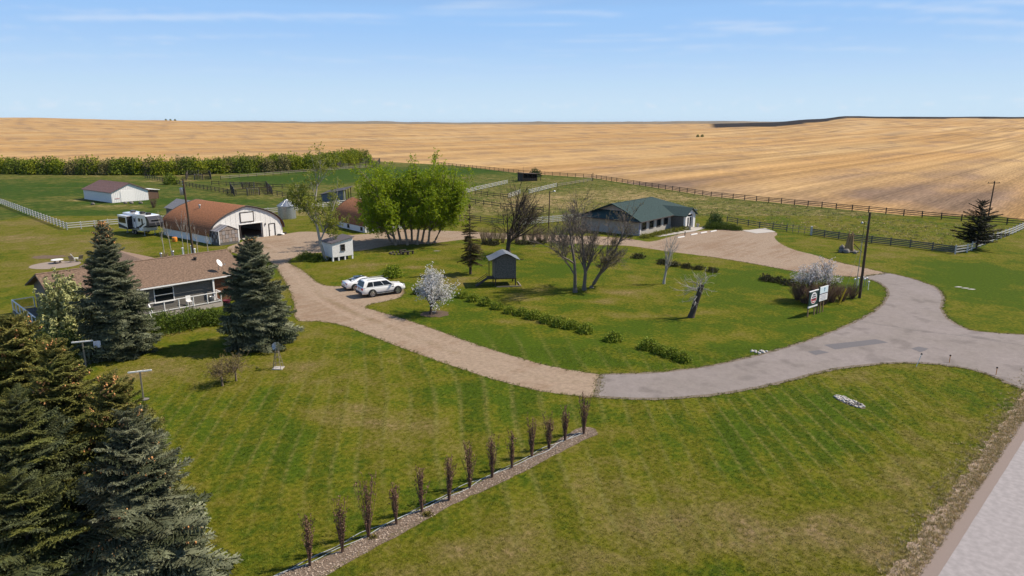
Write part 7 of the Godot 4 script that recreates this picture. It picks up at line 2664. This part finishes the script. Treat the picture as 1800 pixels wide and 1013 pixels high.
func make_columns() -> void:
	# upright reddish shrubs in the mulch bed
	var feet := [[545, 995], [602, 972], [648, 945], [697, 922], [742, 900], [789, 880], [826, 858], [865, 840], [900, 823], [935, 803], [965, 790], [993, 775], [1026, 763]]
	var tops := [922, 890, 852, 858, 830, 808, 782, 770, 765, 738, 727, 718, 695]
	for k in feet.size():
		var f := gp(feet[k][0], feet[k][1])
		var slant := sqrt(f.z * f.z + EYE * EYE)
		var h: float = (feet[k][1] - tops[k]) * slant / FOCAL / cos(atan2(EYE, -f.z)) * 1.02
		var t := thing("column_shrub", "upright bare purplish-brown shrub in the row along the wood-chip bed", "shrub", f, 0.0, "row of upright shrubs in the bed")
		var s := Shape.new()
		s.tinted = true
		var lv := Shape.new()
		lv.tinted = true
		var wide := h * (0.125 if k != 2 else 0.17)
		for q in 24:
			var a := rng.randf() * TAU
			var r := rng.randf() * 0.07
			var p := Vector3(cos(a) * r, 0, sin(a) * r)
			var sp := rng.randf() * wide
			var hh := h * rng.randf_range(0.6, 1.0)
			var b := Vector3(cos(a) * sp * 0.55, hh * 0.45, sin(a) * sp * 0.55)
			var c := Vector3(cos(a) * sp * 1.35, hh, sin(a) * sp * 1.35) + rnd_dir() * 0.05
			s.tint = Color(0.14, 0.085, 0.065) * rng.randf_range(0.7, 1.4)
			s.tube([p, b, c], [0.018, 0.013, 0.006], 3, false)
			for j in 7:
				var m := b.lerp(c, rng.randf()) if j > 1 else p.lerp(b, rng.randf_range(0.5, 1))
				var e := m + (rnd_dir() * 0.7 + Vector3.UP * 1.2).normalized() * rng.randf_range(0.12, 0.3)
				s.tube([m, e], [0.009, 0.005], 3, false)
				for w in 5:
					var x := m.lerp(e, rng.randf()) + rnd_dir() * 0.02
					var l := (rnd_dir() + Vector3.UP * 0.4).normalized() * rng.randf_range(0.05, 0.09)
					var n := l.cross(rnd_dir()).normalized() * 0.026
					lv.tint = Color(0.13, 0.07, 0.05).lerp(Color(0.27, 0.17, 0.11), rng.randf())
					lv.tri(x - n, x + n, x + l)
		obj("stems", s, leafy("stems", 0.9, 0.0), t)
		obj("buds", lv, leafy("shrub leaves", 0.6, 0.35), t)
	var tuft := mound(Vector3(0.35, 0.2, 0.25), 90, 0.06, Color(0.10, 0.09, 0.015), Color(0.17, 0.15, 0.03), 120, 0.8)
	plant(tuft, "weed_tuft", "olive weed tuft sprouting in the wood-chip bed", gp(752, 906), 0.0, 1.0, "weeds in the bed")
	plant(tuft, "weed_tuft", "olive weed tuft sprouting in the wood-chip bed", gp(657, 945), 0.7, 0.8, "weeds in the bed")


func make_shelterbelt() -> void:
	# the hedge of caragana bushes along the far edge of the pasture
	var kinds := []
	for k in 4:
		kinds.append(mound(Vector3(4.0, 6.4, 3.6), 1000, 0.34, [Color(0.10, 0.15, 0.008), Color(0.12, 0.16, 0.009), Color(0.08, 0.115, 0.012), Color(0.15, 0.13, 0.05)][k], [Color(0.27, 0.30, 0.014), Color(0.31, 0.325, 0.016), Color(0.20, 0.24, 0.022), Color(0.24, 0.22, 0.07)][k], 140 + k, 0.3, mats["brown boards"]))
	var a := gp(-60, 305.5)
	var n := 0
	for line in [[[-60, 305.5], [300, 308], 34], [[300, 308], [560, 299], 24], [[400, 302], [590, 294], 20], [[560, 296], [642, 285], 14], [[590, 292], [632, 283], 8]]:
		for k in line[2]:
			var p := gp(line[0][0], line[0][1]).lerp(gp(line[1][0], line[1][1]), (k + rng.randf_range(-0.2, 0.2)) / line[2]) + Vector3(rng.randf_range(-1, 1), 0, rng.randf_range(-4.5, 0.0))
			var v := 3 if rng.randf() < 0.1 else rng.randi() % 3
			plant(kinds[v], "hedge_bush", ["yellow-green bush in the long hedge between pasture and stubble field", "yellow-green bush in the long hedge between pasture and stubble field", "yellow-green bush in the long hedge between pasture and stubble field", "leafless brownish bush in the long hedge between pasture and stubble field"][v], p, rng.randf() * TAU, rng.randf_range(0.78, 1.05), "long hedge of bushes", "bush")
			n += 1
	var _a := a
	# far clumps on the skyline
	for q in [[292, 2300.0], [300, 2320.0], [308, 2300.0], [752, 3300.0], [760, 3320.0], [770, 3300.0], [1228, 900.0], [1236, 905.0]]:
		var d: float = q[1]
		var x: float = (q[0] - 900.0) / 1250.0 * d
		var y := ridge(x / d) * smoothstep(330.0, 2450.0, d) - (14.0 * smoothstep(2450.0, 3350.0, d) if d > 2450.0 else 0.0)
		plant(kinds[2], "far_bush", "dark clump of trees far off on the prairie skyline", Vector3(x, y - 1.0, -d), rng.randf() * TAU, 0.95 if d > 1000 else 0.5, "far clumps on the skyline", "tree")


# ---------------------------------------------------------------- grass
func blade_tuft(n: int, h: float, spread: float, w: float) -> Mesh:
	var s := Shape.new()
	s.tinted = true
	for k in n:
		var a := rng.randf() * TAU
		var p := Vector3(cos(a), 0, sin(a)) * rng.randf() * spread
		var tip := p + Vector3(cos(a) * h * rng.randf_range(0.2, 0.8), h * rng.randf_range(0.6, 1.1), sin(a) * h * rng.randf_range(0.2, 0.8))
		var b := Vector3(-sin(a), 0, cos(a)) * w
		var g := rng.randf_range(0.75, 1.3)
		s.tint = Color(g, g, g)
		s.tri(p - b, p + b, tip)
	return s.mesh()


func lawn_color(x: float, z: float) -> Color:
	var u := (x - LAWN_RECT.position.x) / LAWN_RECT.size.x
	var v := (z - LAWN_RECT.position.y) / LAWN_RECT.size.y
	return lawn_image.get_pixel(clampi(int(u * lawn_image.get_width()), 0, lawn_image.get_width() - 1), clampi(int(v * lawn_image.get_height()), 0, lawn_image.get_height() - 1)).srgb_to_linear()


func make_grass() -> void:
	var off := []
	for n in ["gravel_yard", "gravel_lot", "driveway_rim", "road_shoulder", "mulch_bed"]:
		off.append(n)
	var keep_out := []
	for px in [[[1060, 660], [1150, 657], [1250, 645], [1350, 622], [1430, 598], [1500, 570], [1563, 522], [1640, 505], [1652, 540], [1700, 580], [1800, 590], [1800, 684], [1740, 658], [1680, 644], [1600, 637], [1520, 641], [1450, 651], [1350, 676], [1250, 693], [1150, 700], [1052, 697], [950, 688], [880, 671], [800, 645], [720, 617], [650, 590], [521, 562], [560, 497], [705, 500], [662, 547], [850, 610]], [[430, 1034], [560, 985], [700, 915], [850, 845], [950, 795], [1018, 753], [1048, 763], [900, 835], [700, 935], [520, 1040]], [[1605, 1013], [1795, 735], [1990, 735], [1990, 1100], [1560, 1100]]]:
		var poly := PackedVector2Array()
		for p in pixels(px):
			poly.append(Vector2(p.x, p.z))
		keep_out.append(poly)
	var places := [[], []]
	var cols := [PackedColorArray(), PackedColorArray()]
	for k in 150000:
		var depth := 23.5 + 34.0 * pow(rng.randf(), 1.5)
		var x := rng.randf_range(-0.80, 0.80) * (depth + 6.0)
		var q := Vector2(x, -depth)
		var inside := false
		for poly in keep_out:
			if Geometry2D.is_point_in_polygon(q, poly):
				inside = true
				break
		if inside:
			continue
		var v := rng.randi() % 2
		places[v].append(Transform3D(Basis(Vector3.UP, rng.randf() * TAU).scaled(Vector3.ONE * rng.randf_range(0.7, 1.3)), Vector3(x, 0, -depth)))
		cols[v].append(lawn_color(x, -depth) * rng.randf_range(0.95, 1.3))
	for v in 2:
		tag(scatter("lawn_grass", blade_tuft(9, 0.055, 0.11, 0.006), places[v], cols[v], leafy("grass blades", 0.7, 0.3)), "short mown grass of the front lawn" if v == 0 else "fine mown grass filling the front lawn", "grass")
	# long dry grass on the road verge, and wisps along the drive edges
	var a := gp(1650, 1013)
	var dir := (gp(1800, 775) - a).normalized()
	var out := dir.cross(Vector3.UP)
	var vp := []
	var vc := PackedColorArray()
	for k in 5200:
		var s := rng.randf_range(-4.0, 34.0)
		var side := -0.55 - absf(rng.randfn()) * 0.75
		vp.append(Transform3D(Basis(Vector3.UP, rng.randf() * TAU).scaled(Vector3.ONE * rng.randf_range(0.5, 1.35)), a + dir * s + out * side + Vector3(0, 0.005, 0)))
		vc.append(Color(0.24, 0.21, 0.06).lerp(Color(0.66, 0.50, 0.30), rng.randf()))
	tag(scatter("verge_grass", blade_tuft(12, 0.12, 0.09, 0.008), vp, vc, leafy("grass blades", 0.7, 0.3)), "dry tan grass along the road shoulder", "grass")
	# grass creeping over the edges of the drives
	var ep := []
	var ec := PackedColorArray()
	for poly in [yard_edge, lot_edge, loop_edge]:
		for i in poly.size():
			var p0: Vector2 = poly[i]
			var p1: Vector2 = poly[(i + 1) % poly.size()]
			for k in int(p0.distance_to(p1) / 0.055):
				var q := p0.lerp(p1, rng.randf()) + Vector2(rng.randfn(), rng.randfn()) * 0.13
				if q.y < -100.0 or absf(q.x) > 75.0 or rng.randf() < 0.25:
					continue
				ep.append(Transform3D(Basis(Vector3.UP, rng.randf() * TAU).scaled(Vector3.ONE * rng.randf_range(0.6, 1.5)), Vector3(q.x, 0.012, q.y)))
				ec.append(Color(0.10, 0.12, 0.015).lerp(Color(0.27, 0.215, 0.09), pow(rng.randf(), 1.5)))
	tag(scatter("edge_grass", blade_tuft(10, 0.085, 0.09, 0.009), ep, ec, leafy("grass blades", 0.7, 0.3)), "wispy grass creeping over the drive edges", "grass")
	# rough pasture tussocks
	var pp := []
	var pc := PackedColorArray()
	for k in 11000:
		var px := rng.randf_range(820, 1800)
		var py := rng.randf_range(312, 445)
		var far := lerpf(300.0, 390.0, clampf((px - 900.0) / 800.0, 0, 1)) + 6.0
		var near := lerpf(372.0, 384.0, clampf((px - 820.0) / 440.0, 0, 1)) if px < 1260 else lerpf(386.0, 440.0, (px - 1260.0) / 430.0)
		if px > 1690:
			near = lerpf(440.0, 400.0, (px - 1690.0) / 110.0)
		if py < far or py > near:
			continue
		var p := gp(px, py)
		pp.append(Transform3D(Basis(Vector3.UP, rng.randf() * TAU).scaled(Vector3.ONE * rng.randf_range(0.6, 1.5)), p - Vector3(0, 0.03, 0)))
		pc.append(Color(0.19, 0.20, 0.05).lerp(Color(0.60, 0.45, 0.23), pow(rng.randf(), 1.4)))
	tag(scatter("pasture_grass", blade_tuft(14, 0.17, 0.5, 0.035), pp, pc, leafy("grass blades", 0.7, 0.3)), "rough tussocky pasture grass, part green and part straw", "grass")
	var _o := off


func _ready() -> void:
	rng.seed = 20240517
	unit_box = BoxMesh.new()
	view()
	make_materials()
	make_terrain()
	make_pasture()
	make_lawn()
	make_drives()
	make_house()
	make_quonsets()
	make_barn()
	make_small_sheds()
	make_playhouse()
	make_office()
	make_fences()
	make_cars()
	make_trailer()
	make_poles()
	make_signs()
	make_yard_things()
	make_mulch_bed()
	make_leaf_stock()
	make_spruces()
	make_trees()
	make_shrubs()
	make_columns()
	make_shelterbelt()
	make_grass()
